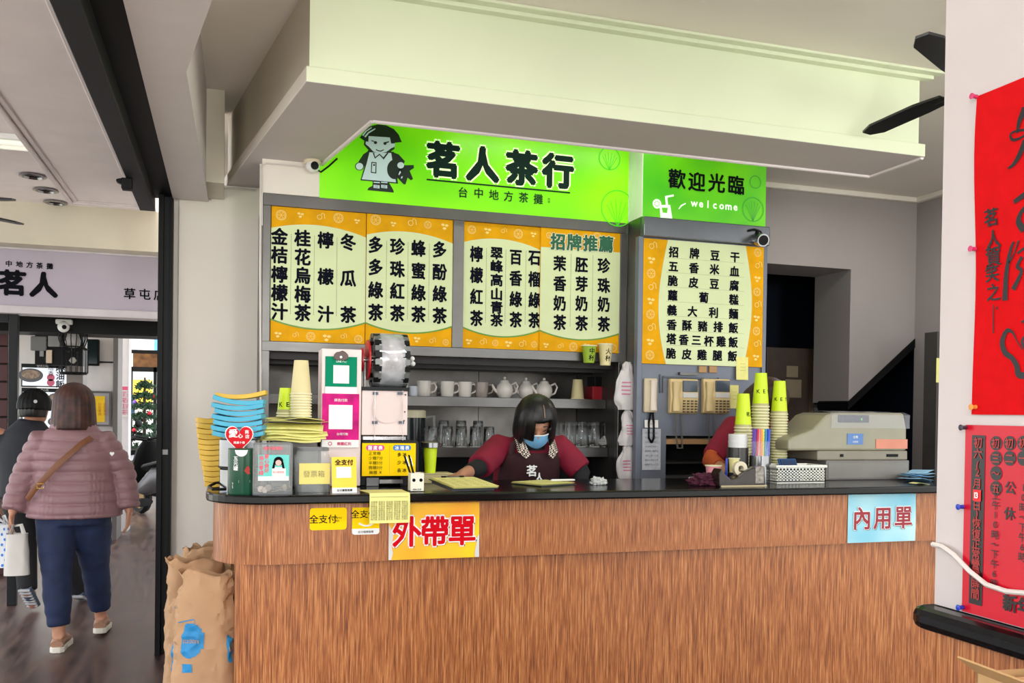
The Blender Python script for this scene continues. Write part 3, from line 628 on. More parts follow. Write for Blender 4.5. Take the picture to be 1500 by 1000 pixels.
# ================================================================ MENU CABINET (steel frame)
t = thing('menu_cabinet', 'stainless steel wall cabinet frame holding the yellow menu boards', 'cabinet', (0, 0, 0))
MB().box((.18, YC, 2.535), (2.3, YC+.05, 2.6)).build('top_rail', STEEL, t, bevel=.003)
MB().box((.18, YC, 1.757), (2.3, YC+.05, 1.812)).build('bottom_rail', STEEL, t, bevel=.003)
MB().box((.18, YC+.001, 0), (.222, YC+.05, 2.536)).build('upright', STEEL, t, bevel=.003)
MB().box((1.226, YC+.002, 1.811), (1.29, YC+.05, 2.536)).build('divider', STEEL, t, bevel=.003)
MB().box((2.262, YC+.001, 0), (2.31, YC+.05, 2.536)).build('upright', STEEL, t, bevel=.003)
MB().box((.18, YC+.05, 1.77), (2.3, YW+.09, 2.6)).build('carcass', M('cabinet_back_steel', (110, 106, 104), .5, .5), t)
DST = M('side_steel_dark', (84, 80, 78), .4, .7)
MB().box((.18, YC+.05, 0), (.2, YW+.09, 1.77)).build('side_panel', DST, t); MB().box((2.28, YC+.05, 0), (2.3, YW+.09, 1.77)).build('side_panel', DST, t)
BACKP = M('splashback_steel', (122, 117, 112), .34, .85, .25, 4); BACKD = M('lower_back_shaded', (44, 42, 42), .5, .3, .2)  # lower panels painted near black for the shade under the shelves
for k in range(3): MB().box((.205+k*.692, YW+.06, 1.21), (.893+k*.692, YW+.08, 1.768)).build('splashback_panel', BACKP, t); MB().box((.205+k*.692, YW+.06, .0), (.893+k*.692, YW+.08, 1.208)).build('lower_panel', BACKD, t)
for k in range(4): MB().box((.2, YC+.09+k*.12, 1.72-(k % 2)*.02), (2.28, YC+.13+k*.12, 1.765)).build('shadow_bar', M('shadow_bar_dark', (52, 48, 48), .5, .4), t)  # dark bars that paint in shadow under the cabinet top
SH1, SH2 = 1.535, 1.235
for z, n in ((SH1, 'upper'), (SH2, 'lower')):
    y0 = 5.22 if n == 'upper' else 5.18
    t2 = thing('steel_shelf', n+' stainless shelf behind the counter '+('holding mugs and teapots' if n == 'upper' else 'holding rows of upturned glasses'), 'shelf', (.2, y0, z))
    MB().box((.002, 0, -.012), (2.078, YW+.058-y0, 0)).build('board', STEEL, t2); MB().box((.002, -.002, -.06), (2.078, .01, 0)).build('front_lip', STEEL, t2, bevel=.003)
# menu boards
MYEL = M('menu_yellow_print', (234, 168, 0), .6, var=.1, scale=7, spec=.15); MCR = M('menu_cream_print', (216, 226, 176), .5, var=.03, scale=3); MGR = M('menu_green_line', (96, 150, 30), .4)
MPAT = M('menu_fruit_pattern', (250, 214, 120), .5, var=.03); MINK = M('menu_navy_ink', (12, 14, 28), .8, var=.05, spec=.1)
def fruit(mb, c, r, kind):
    c = Vector(c)
    if kind == 0:
        ring(mb, c, r, r*.14, 14); ring(mb, c, r*.75, r*.08, 12)
        for k in range(6): a = k*1.047; stroke(mb, [(c.x, c.z), (c.x+r*.7*math.cos(a), c.z+r*.7*math.sin(a))], r*.08, O=Vector((0, c.y, 0)))
    elif kind == 1:
        for k in range(3): a = k*2.1+.4; q = c+Vector((r*.5*math.cos(a), 0, r*.5*math.sin(a))); disc(mb, q, r*.42, 10, ry=r*.3)
    else:
        ring(mb, c, r*.6, r*.15, 12); stroke(mb, [(c.x+r*.3, c.z+r*.4), (c.x+r*.6, c.z+r), (c.x+r*1.1, c.z+r*.7), (c.x+r*1.2, c.z-r*.3)], r*.16, O=Vector((0, c.y, 0)))
def menu(name, label, X0, X1, Z0, Z1, Y, cols, sw, sh, seps=None, header=None, hdr_mat=None, seed=1, top=(.085, .125), arc_bot=(.072, .118)):
    t = thing(name, label, 'menu board', (X0, Y, Z0)); O = Vector((-X0, -Y, -Z0)); W_, H_ = X1-X0, Z1-Z0
    MB().box((0, .0, 0), (W_, .02, H_)).build('panel', MYEL, t, bevel=.002)
    n = 20; e = -.0015
    up_ = [(W_*k/n, H_-(top[0]+(top[1]-top[0])*(2*abs(k/n-.45))**2)) for k in range(n+1)]
    dn = [(W_*k/n, arc_bot[0]+(arc_bot[1]-arc_bot[0])*(2*abs(k/n-.5))**2) for k in range(n+1)]
    MB().poly([(x, e, z) for x, z in up_] + [(x, e, z) for x, z in dn[::-1]]).build('cream_field', MCR, t)
    m = MB(); stroke(m, dn, .008, O=Vector((0, e-.001, 0))); m.build('green_line', MGR, t)
    m = MB(); random.seed(seed)
    for k in range(5): fruit(m, (W_*(.1+.2*k), e, H_-.04+random.uniform(-.008, .008)), random.uniform(.018, .03), k % 3)
    for k in range(6): fruit(m, (W_*(.08+.17*k), e, .033+random.uniform(-.006, .006)), random.uniform(.018, .027), (k+1) % 3)
    m.build('fruit_pattern', MPAT, t, kind='stuff')
    m = MB()
    for (x, ys, chars) in cols:
        for ch, y in zip(chars, ys):
            p = on_y(x, y, Y-.003)+O; hh = sh if len(chars) < 6 else sh*.8; put(m, ch, (p.x, p.y, p.z), sw, hh, .038)
    m.build('lettering', MINK, t)
    if seps:
        m = MB()
        for x in seps:
            a = on_y(x, 400, Y)+O
            for k in range(46): m.poly([(a.x-.0014, e-.001, .15+k*(H_-.29)/46), (a.x+.0014, e-.001, .15+k*(H_-.29)/46), (a.x+.0014, e-.001, .155+k*(H_-.29)/46), (a.x-.0014, e-.001, .155+k*(H_-.29)/46)])
        m.build('dotted_line', M('dot_grey', (90, 100, 80), .5), t, kind='stuff')
    if header:
        m = MB()
        for ch, x, y in header: put(m, ch, on_y(x, y, Y-.0035)+O, .098, .1, .075)
        m.build('header_outline', M('menu_white_ink', (245, 246, 215), .4), t)
        m = MB()
        for ch, x, y in header: put(m, ch, on_y(x, y, Y-.005)+O, .096, .1, .042)
        m.build('header_lettering', M('menu_teal_ink', (12, 92, 60), .4), t)
    return t
YM = YC-.0
menu('menu_board', 'yellow framed drinks menu board at far left headed by kumquat lemon juice', .225, .732, 1.812, 2.535, YC+.012, [
    (409.4, (346.4, 373.3, 401.6, 428.7, 456), '金桔檸檬汁'), (443.3, (348.7, 376.3, 403.2, 430.8, 458), '桂花烏梅茶'),
    (477, (351.7, 405, 459.8), '檸檬汁'), (510, (354.4, 407.3, 460.7), '冬瓜茶')], .088, .094, (426, 460, 493.2), seed=1)
menu('menu_board', 'second drinks menu board from the left, four columns of green and red teas', .735, 1.225, 1.812, 2.535, YC+.008, [
    (550.2, (358.6, 391.2, 424.6, 457.2), '多多綠茶'), (582, (360.9, 394, 426.2, 458.6), '珍珠紅茶'),
    (613, (363.6, 396.5, 428.7, 460.2), '蜂蜜綠茶'), (644, (365.5, 398.1, 430.3, 462), '多酚綠茶')], .084, .096, (565.9, 597.4, 628.4), seed=2)
menu('menu_board', 'third menu board from the left, partly tucked behind the recommended drinks board', 1.291, 1.758, 1.812, 2.535, YC+.016, [
    (698, (372, 403, 434.5, 465.8), '檸檬紅茶'), (727.5, (370.5, 390, 410, 430.5, 450, 468.8), '翠峰高山青茶'),
    (755.5, (376.3, 407.3, 438, 468), '百香綠茶'), (783.0, (377, 408.8, 439.3, 468.8), '石榴綠茶')], .078, .094, (712, 740.5, 770), seed=3)
menu('menu_board', 'menu board with a green recommended heading over three milk teas', 1.755, 2.263, 1.812, 2.535, YC+.006, [
    (820, (385.8, 415, 443.8, 472), '茉香奶茶'), (852, (387.5, 415.8, 444.3, 473.3), '胚芽奶茶'), (884.5, (388.8, 418, 445.5, 474.5), '珍珠奶茶')],
    .082, .094, (836, 868), (('招', 817.5, 353.8), ('牌', 841.3, 355), ('推', 865, 356.3), ('薦', 888, 357.5)), seed=4, top=(.115, .115))
# rice dish board on the right
t = thing('food_menu_board', 'rice and snack menu board in eight rows above the wall telephones', 'menu board', (2.33, YR, 1.745)); O = -Vector(t.location)
W_, H_ = 3.142-2.33, 2.48-1.745
MB().box((0, 0, 0), (W_, .015, H_)).build('panel', MYEL, t, bevel=.002)
n = 16; lf = [(.155-.055*math.sin(math.pi*(k/n)**.9), H_*k/n) for k in range(n+1)]; rt_ = [(W_-.13+.05*math.sin(math.pi*(k/n)), H_*k/n) for k in range(n+1)]
MB().poly([(x, -.0015, z) for x, z in lf] + [(x, -.0015, z) for x, z in rt_[::-1]]).build('cream_field', MCR, t)
m = MB(); random.seed(9)
for k in range(9): fruit(m, (.05, -.0015, .05+k*.08), .028, k % 3); fruit(m, (W_-.045, -.0015, .06+k*.08), .026, (k+1) % 3)
m.build('fruit_pattern', MPAT, t, kind='stuff')
rows = [((135, 145), (287, 155), (437, 170), (583, 182), '招牌豆干'), ((132, 250), (283, 262), (433, 272), (580, 287), '五香米血'), ((128, 355), (280, 368), (432, 378), (578, 390), '脆皮豆腐'),
        ((127, 462), (355, 478), (575, 493), '蘿蔔糕'), ((122, 570), (272, 580), (427, 588), (573, 597), '義大利麵'), ((120, 677), (232, 682), (347, 688), (460, 693), (572, 700), '香酥豬排飯'),
        ((117, 780), (208, 787), (300, 790), (392, 797), (482, 800), (570, 805), '塔香三杯雞飯'), ((115, 887), (230, 893), (342, 898), (455, 902), (565, 907), '脆皮雞腿飯')]
m = MB()
for r_ in rows:
    for (x, y), ch in zip(r_[:-1], r_[-1]): put(m, ch, on_y(960+x/5, 340+y/5, YR-.003)+O, .066, .066, .042)
m.build('lettering', MINK, t)
m = MB()
for k in range(7):
    a = on_y(976, 377.5+k*21.3, YR)+O
    for q in range(60): m.poly([(a.x+q*.0088, -.0025, a.z), (a.x+q*.0088+.004, -.0025, a.z), (a.x+q*.0088+.004, -.0025, a.z+.0018), (a.x+q*.0088, -.0025, a.z+.0018)])
m.build('dotted_line', M('dot_grey', (90, 100, 80), .5), t, kind='stuff')
# grey cabinet under the right signs
t = thing('grey_cabinet', 'grey enamel cabinet column carrying the telephones under the right menu', 'cabinet', (0, 0, 0))
MB().box((2.315, YR-.03, 2.487), (3.165, YR+.1, 2.602)).build('hood_rail', M('hood_steel', (120, 124, 132), .22, .7), t, bevel=.006)
MB().box((2.30, YR+.003, 0), (2.332, YR+.05, 2.49)).box((3.142, YR-.0, 1.1), (3.168, YR+.5, 2.49)).build('upright', GREYM, t, bevel=.003)
MB().box((2.312, YR+.01, 1.7), (2.318, YC, 2.6)).box((2.312, YR+.02, 0), (2.318, YC, 1.7)).build('side_panel', STEEL, t)
MB().box((2.332, YR+.016, 1.32), (3.142, YR+.06, 2.487)).build('upper_panel', GREYM, t)
MB().box((2.332, YR+.01, 0), (2.5, YR+.06, 1.32)).build('lower_panel', GREYM, t)
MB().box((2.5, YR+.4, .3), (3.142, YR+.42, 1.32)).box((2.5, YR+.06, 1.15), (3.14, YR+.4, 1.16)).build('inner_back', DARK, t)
MB().box((2.5, YR+.02, 1.27), (3.142, YR+.3, 1.3)).build('drawer_board', M('plywood', (176, 134, 92), .6), t)
MB().box((2.5, YR, 1.06), (3.142, YR+.04, 1.085)).build('sill', STEEL, t)
m = MB(); a = on_y(970, 572, YR); b = on_y(955, 545, YR)
for pts in (((967, 548), (967, 575), (971, 575), (971, 552), (1052, 556), (1052, 553)),):
    m.tube([on_y(x, y, YR+.012) for x, y in pts], .006, 6)
m.build('conduit', M('conduit_grey', (88, 92, 102), .5), t)
MB().box((on_y(995, 550, YR).x, YR-.012, 1.683), (on_y(1022, 550, YR).x, YR+.016, 1.70)).build('name_plate_rail', STEEL, t)
# tall dark cabinet and brown door in the back room
x0 = on_y(1352, 600, 4.9).x*5.02/4.9
t = thing('tall_dark_cabinet', 'tall dark grey cabinet partly behind the near pillar, yellow note on it', 'cabinet', (x0, 4.9, 0))
ztop = on_y(1352, 484, 4.9).z
MB().box((0, 0, 0), (.6, .12, ztop)).build('body', M('cabinet_dark', (70, 66, 64), .5), t, bevel=.004)
MB().box((.02, -.012, .1), (.58, 0, ztop-.02)).build('door', M('cabinet_dark2', (62, 60, 60), .45), t, bevel=.004)
x1, z1_, x2, z2 = rect(1371, 560, 1394, 525, 4.888)
o = MB().box((0, 0, 0), (x2-x1, .002, z2-z1_)).build('sticky_note', YPAPER); o.location = (x1, 4.8862, z1_); tag(o, 'yellow note on the tall dark cabinet beside the pillar', 'note')
t = thing('brown_door', 'dark brown wooden door leaf standing ajar beyond the back opening', 'door', (on_y(1122, 600, 6.5).x, 6.5, 0), 0)
a = on_y(1122, 508, 6.5); b = on_y(1192, 505, 6.5); W_ = b.x-a.x
MB().box((0, 0, 0), (W_, .04, a.z)).build('leaf', M('brown_door', (58, 44, 36), .5, var=.2), t, bevel=.004)
MB().box((W_-.05, -.008, 0), (W_, 0, a.z)).build('edge_strip', M('brown_edge', (92, 74, 58), .5), t)
for xa_, ya_, xb_, yb_ in ((1151, 536, 1168, 552), (1149, 556, 1173, 582)):
    q = [on_y(xa_, yb_, 6.49), on_y(xb_, ya_, 6.49)]; MB().box((q[0].x-a.x, -.006, q[0].z), (q[1].x-a.x, -.002, q[1].z)).build('taped_paper', M('dull_paper', (120, 108, 88), .8), t)
o = MB().lathe([(.02, 0), (.02, 1.55)], n=12).build('grey_pipe', M('pipe_grey', (96, 94, 94), .5), smooth=True); p = on_y(1187, 620, 6.7); o.location = (p.x+.08, 6.75, 0); tag(o, 'grey pipe standing right of the brown door leaf', 'pipe')
# ================================================================ SHELF GOODS
def mug_proto(name, label, mat):
    t = thing(name, label, 'mug', (0, 0, 0))
    MB().lathe([(.0, .004), (.034, .0), (.038, .006), (.041, .05), (.043, .092), (.040, .092), (.038, .05), (.034, .010), (0, .009)], n=24, cap=False).build('cup_body', mat, t, smooth=True)
    MB().tube([(.038, 0, .075), (.062, 0, .08), (.074, 0, .058), (.066, 0, .032), (.038, 0, .022)], .0058, 8).build('handle', mat, t, smooth=True)
    return t
CER = M('white_ceramic', (214, 208, 200), .2, var=.03); GLZ = M('grey_glaze', (150, 140, 132), .25, var=.08)
mug0 = None; first = True
mugs = [(621, 5.30), (632, 5.42), (655, 5.30), (664, 5.44), (681, 5.30), (690, 5.45), (705, 5.31), (713, 5.47)]
names = ['leftmost of the white mugs on the upper shelf', 'white mug standing behind the leftmost mug', 'second white mug in the front row', 'white mug tucked behind the second mug', 'third white mug in the front row', 'white mug tucked behind the third mug', 'grey glazed mug next to the teapots', 'grey glazed mug behind, nearest the teapot spout']
mp = {}
for i, ((px, Y), nm) in enumerate(zip(mugs, names)):
    mt = GLZ if i > 5 else CER; x = on_y(px, 575, Y).x
    if mt.name not in mp: mug = mug_proto('mug', nm, mt); mp[mt.name] = mug; mug.location = (x, Y, SH1); mug.rotation_euler.z = R(-8)
    else: mug = dup(mp[mt.name], (x, Y, SH1), R(-14+i*5), nm)
    mug['group'] = 'mugs on the upper shelf'
# small glass at left end
o = MB().lathe([(0, .002), (.028, 0), (.032, .06), (.03, .06), (.026, .006), (0, .006)], n=20, cap=False).build('small_bowl', M('frosted_ware', (200, 205, 215), .25, var=.02), smooth=True); o.location = (on_y(606, 575, 5.32).x, 5.32, SH1)
tag(o, 'small bluish cup on the upper shelf beside the sealing machine', 'cup')
tp = thing('teapot', 'x', 'teapot', (0, 0, 0), 0, 'teapots on the upper shelf')
MB().lathe([(0, 0), (.035, 0), (.05, .02), (.056, .05), (.05, .08), (.03, .1), (0, .102)], n=24, cap=False).build('pot_body', CER, tp, smooth=True)
k = MB().lathe([(.032, .098), (.026, .112), (.008, .12), (0, .12)], n=20, cap=False).build('lid', CER, tp, smooth=True)
MB().sph((0, 0, .128), .01, 12, 8).build('knob', CER, k, smooth=True)
MB().tube([(-.045, 0, .035), (-.07, 0, .055), (-.085, 0, .085)], [.014, .01, .007], 10).build('spout', CER, tp, smooth=True)
MB().tube([(.045, 0, .085), (.075, 0, .1), (.09, 0, .075), (.075, 0, .035), (.048, 0, .025)], .0065, 8).build('handle', CER, tp, smooth=True)
for i, (px, Y, nm) in enumerate(((739, 5.3, 'left teapot, its spout toward the mugs on the upper shelf'), (770, 5.34, 'middle white teapot on the upper shelf, above the server\'s head'), (797, 5.3, 'right teapot on the upper shelf, its handle to the right'))):
    q = tp if i == 0 else dup(tp, (0, 0, 0)); q.location = (on_y(px, 575, Y).x, Y, SH1); q['label'] = nm; q.scale = (.95, .95, .95)
# glasses
g0 = thing('drinking_glass', 'clear tumbler standing upside down in the row on the lower shelf', 'glass', (0, 0, 0), 0, 'upturned glasses left of the server')
GL2 = M('tumbler_glass', (238, 242, 242), .04, var=.0, trans=1.)
MB().lathe([(.036, 0), (.0375, .003), (.032, .125), (.030, .13), (0, .13)], n=16, cap=False).build('glass_wall', GL2, g0, smooth=True)
MB().lathe([(0, .112), (.0295, .112), (.0295, .124), (0, .125)], n=16, cap=False).build('glass_base', M('glass_base_grey', (150, 156, 156), .1, alpha=.5), g0, smooth=True)
MB().lathe([(.0362, 0), (.0385, .001), (.0385, .004), (.0362, .005)], n=16, cap=False).build('rim', M('glass_rim', (225, 230, 230), .1, alpha=.7), g0, smooth=True)
ORDG = 'first second third fourth fifth sixth seventh eighth ninth tenth'.split()
fst = True
for (pa, pb, Y, lab, grp, sc_) in ((614, 716, 5.25, 'tumbler upside down in the front row left of the server', 'upturned glasses, front row left', .95), (650, 700, 5.47, 'taller tumbler in the back row left of the server', 'upturned glasses, back row left', 1.2),
        (812, 908, 5.25, 'tall tumbler in the front row right of the server', 'upturned glasses, front row right', 1.22), (820, 912, 5.42, 'tumbler in the back row right of the server', 'upturned glasses, back row right', 1.2)):
    xa = on_y(pa, 640, Y).x; xb = on_y(pb, 640, Y).x; n = int((xb-xa)/.083)
    for k in range(n+1):
        l = (xa+k*(xb-xa)/max(n, 1), Y, SH2)
        lab2 = lab+', '+ORDG[k]+' from its left end'
        if fst: g0.location = l; g0.scale = (1, 1, sc_); g0['label'] = lab2; g0['group'] = grp; fst = False
        else: dup(g0, l, 0, lab2, grp, (1, 1, sc_))
# paper cup and red box on the upper shelf, cups on the rail
def cup(name, label, loc, mat, h=.13, r0=.03, r1=.043, inv=False, rimm=None, group=None, text=None):
    t = thing(name, label, 'cup', loc, 0, group)
    p = [(0, 0), (r0, 0), (r1, h), (r1-.002, h), (r0-.002, .004), (0, .004)]
    if inv: p = [(r, h-z) for r, z in p]
    MB().lathe(p, n=24, cap=False).build('cup_wall', mat, t, smooth=True)
    if inv and mat is LIME: MB().lathe([(r1+.0005, 0), (r1+.0005-(r1-r0)*.02/h, .0185)], n=24, cap=False).build('shaded_cream_band', M('shaded_cream_band', (176, 172, 120), .6), t, smooth=True)  # unprinted cream band, darkened to paint the gaps between nested rims
    rz = 0 if inv else h
    MB().lathe([(r1-.001, rz-.002), (r1+.003, rz-.002), (r1+.0042, rz+.001), (r1+.003, rz+.0042), (r1-.001, rz+.0042)], n=24, cap=False).build('rim', rimm or RIM, t, smooth=True)
    if text:
        m = MB(); rr = (r0+r1)/2
        for i, ch in enumerate(text[0]): put(m, ch, Vector((0, 0, h*text[2]+(len(text[0])/2-i-.5)*text[1]*1.05 if text[3] else h*text[2])) + Vector(((i-(len(text[0])-1)/2)*text[1]*1.1*(0 if text[3] else 1), 0, 0)), text[1], text[1], .02)
        def wrap(p):
            zz = p[2]/h; rr = (r1+(r0-r1)*zz if inv else r0+(r1-r0)*zz)+.0006; a = p[0]/rr + text[4]; return (rr*math.sin(a), -rr*math.cos(a), p[2])
        m.v = [wrap(p) for p in m.v]; m.build('print', text[5], t, fix=False)
    return t
cup('paper_cup', 'single cream paper cup upside down on the upper shelf', (on_y(846, 570, 5.32).x, 5.32, SH1), CCUP, .125, .03, .042, True)
x = on_y(880, 575, 5.36).x
t = thing('red_box', 'red and black box on the upper shelf behind the hanging bags', 'box', (x, 5.36, SH1))
MB().bc((0, 0, .042), (.17, .14, .084)).build('red_base', M('box_red', (165, 20, 36), .5), t, bevel=.003)
MB().bc((.005, 0, .115), (.15, .13, .062)).build('black_top', BLACK, t, bevel=.004); MB().bc((.02, -.067, .12), (.06, .004, .02)).build('display', M('display_grey', (120, 130, 132), .3), t)
for (px, mt, w_, lab, tx) in ((863, M('olive_cup_paper', (150, 180, 40), .5), .036, 'green sample cup fixed on the steel rail under the milk tea board', '中杯'), (887, CCUP, .04, 'cream sample cup fixed on the steel rail, right of the green one', '大杯')):
    p = on_y(px, 522, YC-.05); h = .1 if px == 863 else .125
    c_ = cup('sample_cup', lab, (p.x, YC-.047, 1.745-(0.0 if px == 863 else .012)), mt, h, .031, .043, False, None, None, (tx, .038, .5, True, .1, INK))
# glassware behind: jug and steel lidded cup
p = on_y(612, 600, 5.0)
t = thing('water_jug', 'dark jug with a beige lid and clear handle right of the sealing machine', 'jug', (on_y(606, 620, 4.85).x, 4.85, 1.0))
z1_ = on_y(606, 612, 4.85).z-1.0; z2_ = on_y(606, 600, 4.85).z-1.0
MB().lathe([(.06, 0), (.062, .1), (.068, z1_)], n=24).build('jug_body', M('dark_jug', (30, 36, 40), .15), t, smooth=True)
MB().lathe([(.07, z1_), (.07, z2_-.006), (.06, z2_)], n=24).build('lid', M('jug_lid_beige', (196, 190, 160), .4), t, smooth=True)
MB().tube([(.065, 0, z1_+.0), (.12, 0, z1_+.01), (.125, 0, z1_-.09), (.066, 0, z1_-.16)], .009, 8).build('handle', PLAS, t, smooth=True)
o = MB().box((0, 0, 0), (2.0, .5, 1.0)).build('work_bench', [M('bench_steel', (120, 118, 116), .35, .7)], bevel=.004); o.location = (.25, 4.9, 0); o.location.y = 5.08
o.dimensions = (1.9, .5, 1.0); tag(o, 'low stainless work bench under the shelves behind the server', 'bench')
t.location.y = 5.15; t.location.x = on_y(606, 620, 5.15).x
zb = on_y(630, 692, 4.3).z
t = thing('cream_box', 'low cream box on the counter behind the pen cup', 'box', (on_y(637, 690, 4.3).x, 4.3, 1.1))
MB().bc((0, 0, (zb-1.1)*.45), (.15, .12, (zb-1.1)*.9)).build('body', M('cream_card', (190, 178, 130), .5), t, bevel=.004); MB().bc((0, 0, (zb-1.1)*.95), (.156, .126, (zb-1.1)*.1)).build('lid', M('cream_card2', (205, 192, 145), .5), t, bevel=.002)
t = thing('lidded_cup', 'lime cup under a round steel lid beside the yellow sugar chart', 'cup', (on_y(630, 680, 4.3).x, 4.3, zb))
z1_ = on_y(630, 656, 4.3).z-zb; z2_ = on_y(630, 648, 4.3).z-zb
MB().lathe([(.026, 0), (.034, z1_)], n=20).build('cup_wall', LIME, t, smooth=True); MB().lathe([(.04, z1_), (.05, z1_+.004), (.05, z2_), (.04, z2_+.006)], n=24).build('lid', CHROME, t, smooth=True)
# ================================================================ COUNTER TOP ITEMS
def X(px, Y, py=690): return on_y(px, py, Y).x
ZT = 1.1
# steel canister with blue trays and yellow trays
t = thing('steel_canister', 'steel canister at the left end of the counter below the blue trays', 'canister', (X(352, 4.0), 4.0, ZT))
MB().lathe([(.085, 0), (.085, .09), (.08, .095), (.08, .1), (.088, .105), (.088, .215), (.084, .22)], n=32).build('body', CHROME, t, smooth=30); MB().lathe([(.0865, .096), (.09, .098), (.09, .104), (.0865, .106)], n=32, cap=False).build('black_band', BLACK, t)
MB().tube([(-.06, -.06, .01), (-.11, -.07, .012), (-.125, -.02, .02), (-.1, .03, .03), (-.075, .03, .03)], .006, 8).build('cord_loop', BLACK, t, smooth=True)
BLU = M('blue_tray_card', (70, 170, 200), .5, var=.05); YEL2 = M('yellow_tray_card', (222, 178, 60), .5, var=.06)
def tray(w_, d_, mat, label, group, loc, rz, h=.019, curve=.014):
    mb = MB(); n = 12; pr = []
    for k in range(n+1): u = k/n; pr.append(((u-.5)*w_, curve*(2*u-1)**2))
    pts = pr + [(x*.985, z+h) for x, z in pr[::-1]]
    mb.prism(pts, 'y', -d_/2, d_/2); o = mb.build('paper_tray', mat, bevel=.002); o.location = loc; o.rotation_euler = (0, 0, rz); return tag(o, label, 'tray', group)
ord_ = ['lowest', 'second lowest', 'third', 'fourth', 'fifth', 'sixth', 'seventh', 'eighth', 'ninth', 'tenth', 'eleventh', 'twelfth', 'thirteenth']
tp0 = tray(.205, .15, BLU, 'lowest blue folded paper tray of the stack on the steel canister', 'blue paper trays', (X(350, 4.0), 4.0, ZT+.222), R(-6))
for k in range(1, 7):
    o = tp0.copy(); C.objects.link(o); o.location = tp0.location+Vector((random.uniform(-.005, .005), random.uniform(-.004, .004), k*.0235)); o.rotation_euler.z = R(-6+random.uniform(-5, 5)); o.scale = (random.uniform(.96, 1.02),)*2+(1,)
    o['label'] = ord_[k]+' blue folded paper tray from the bottom of the stack on the steel canister'
    if k == 6: o['label'] = 'topmost blue paper tray, curling up at its left corner'; o.rotation_euler.y = R(5)
o = tp0.copy(); C.objects.link(o); o.data = o.data.copy(); o.data.materials.clear(); o.data.materials.append(YEL2); o.location = tp0.location+Vector((.012, .035, .166)); o.rotation_euler.y = R(-4); o['label'] = 'single ochre paper tray lying on top of the blue stack'; o['group'] = 'yellow paper trays'
for k in range(13):
    q = (X(313, 4.2)-.004*k*.5, 4.2, ZT+.001+k*.0232)
    if k == 0: y0 = tray(.1, .11, YEL2, 'x', 'yellow paper trays', q, R(4), .0215, .006)
    o = y0 if k == 0 else y0.copy()
    if k: C.objects.link(o)
    o.location = q; o.scale = (.72+.3*min(1, k/7), 1, 1); o.rotation_euler.z = R(random.uniform(-3, 7)); o['label'] = ('lowest' if k == 0 else 'topmost' if k == 12 else ord_[k]+' from the bottom,')+' ochre paper tray in the narrow stack beside the cream wall'
# heart sign, green can
t = thing('receipt_can', 'dark green cylinder tin for invoices at the counter\'s left end', 'tin', (X(353, 3.84), 3.84, ZT))
CANG = M('can_green', (22, 74, 52), .25, var=.05); hc = on_y(353, 656, 3.84).z-ZT
MB().lathe([(.05, 0), (.0515, .004), (.0515, hc-.004), (.049, hc)], n=36).build('tin_body', CANG, t, smooth=30)
def wrapc(mb, r, a0=0): mb.v = [((r+(-p[1]))*math.sin(p[0]/r+a0), -(r+(-p[1]))*math.cos(p[0]/r+a0), p[2]) for p in mb.v]; return mb
m = MB(); line(m, '五元罐', (-.022, -.0006, hc*.68), .02, vert=True, bold=.02); line(m, '電子發票', (-.035, -.0006, hc*.2), .006, vert=True); wrapc(m, .0515).build('lettering', WHITE, t, fix=False)
m = MB()
for k in range(16): xa_, xb_ = -.026+.00325*k, -.026+.00325*(k+1); m.poly([(xa_, -.0007, hc-.006), (xb_, -.0007, hc-.006), (xb_, -.0007, hc-.006-math.sqrt(max(0, .026**2-xb_**2))), (xa_, -.0007, hc-.006-math.sqrt(max(0, .026**2-xa_**2)))])
wrapc(m, .0515).build('white_label', WHITE, t, fix=False)
m = MB(); m.poly([(.012, -.0007, hc*.52), (.02, -.0007, hc*.6), (.03, -.0007, hc*.62), (.037, -.0007, hc*.56), (.034, -.0007, hc*.5), (.04, -.0007, hc*.45), (.026, -.0007, hc*.44), (.018, -.0007, hc*.48)]); wrapc(m, .0515).build('red_emblem', M('brick_red', (165, 40, 30), .5), t, fix=False)
m = MB()
for q in range(2): m.box((-.01, -.0008, hc*(.3-q*.03)), (.038, -.0004, hc*(.3-q*.03)+.0012))
wrapc(m, .0515).build('white_line', WHITE, t, fix=False)
t = thing('heart_sign', 'red heart shaped shop sticker standing above the green tin', 'sign', (X(350, 3.85), 3.87, ZT+hc))
def heart(s): return [(s*16*math.sin(a)**3/17, s*(13*math.cos(a)-5*math.cos(2*a)-2*math.cos(3*a)-math.cos(4*a))/15) for a in [k*math.pi/20 for k in range(40)]]
cz = on_y(350, 641, 3.85).z-(ZT+hc)
MB().box((-.006, -.001, -.0), (.006, .003, cz)).build('stand', PLAS, t)
MB().prism([(x, z+cz) for x, z in heart(.06)], 'y', -.002, .001).build('border', WHITE, t); MB().prism([(x, z+cz) for x, z in heart(.056)], 'y', -.004, -.001).build('heart', M('heart_red', (210, 14, 32), .6, spec=.2), t)
m = MB(); put(m, '愛', (-.024, -.005, cz+.018), .036, .036, .03); put(m, '心', (.004, -.005, cz+.008), .02, .02, .03); put(m, '商', (.03, -.005, cz+.024), .017, .017, .02); put(m, '店', (.032, -.005, cz+.005), .017, .017, .02); line(m, '兩歲十個', (0, -.005, cz-.02), .011, bold=.02); m.build('lettering', WHITE, t)
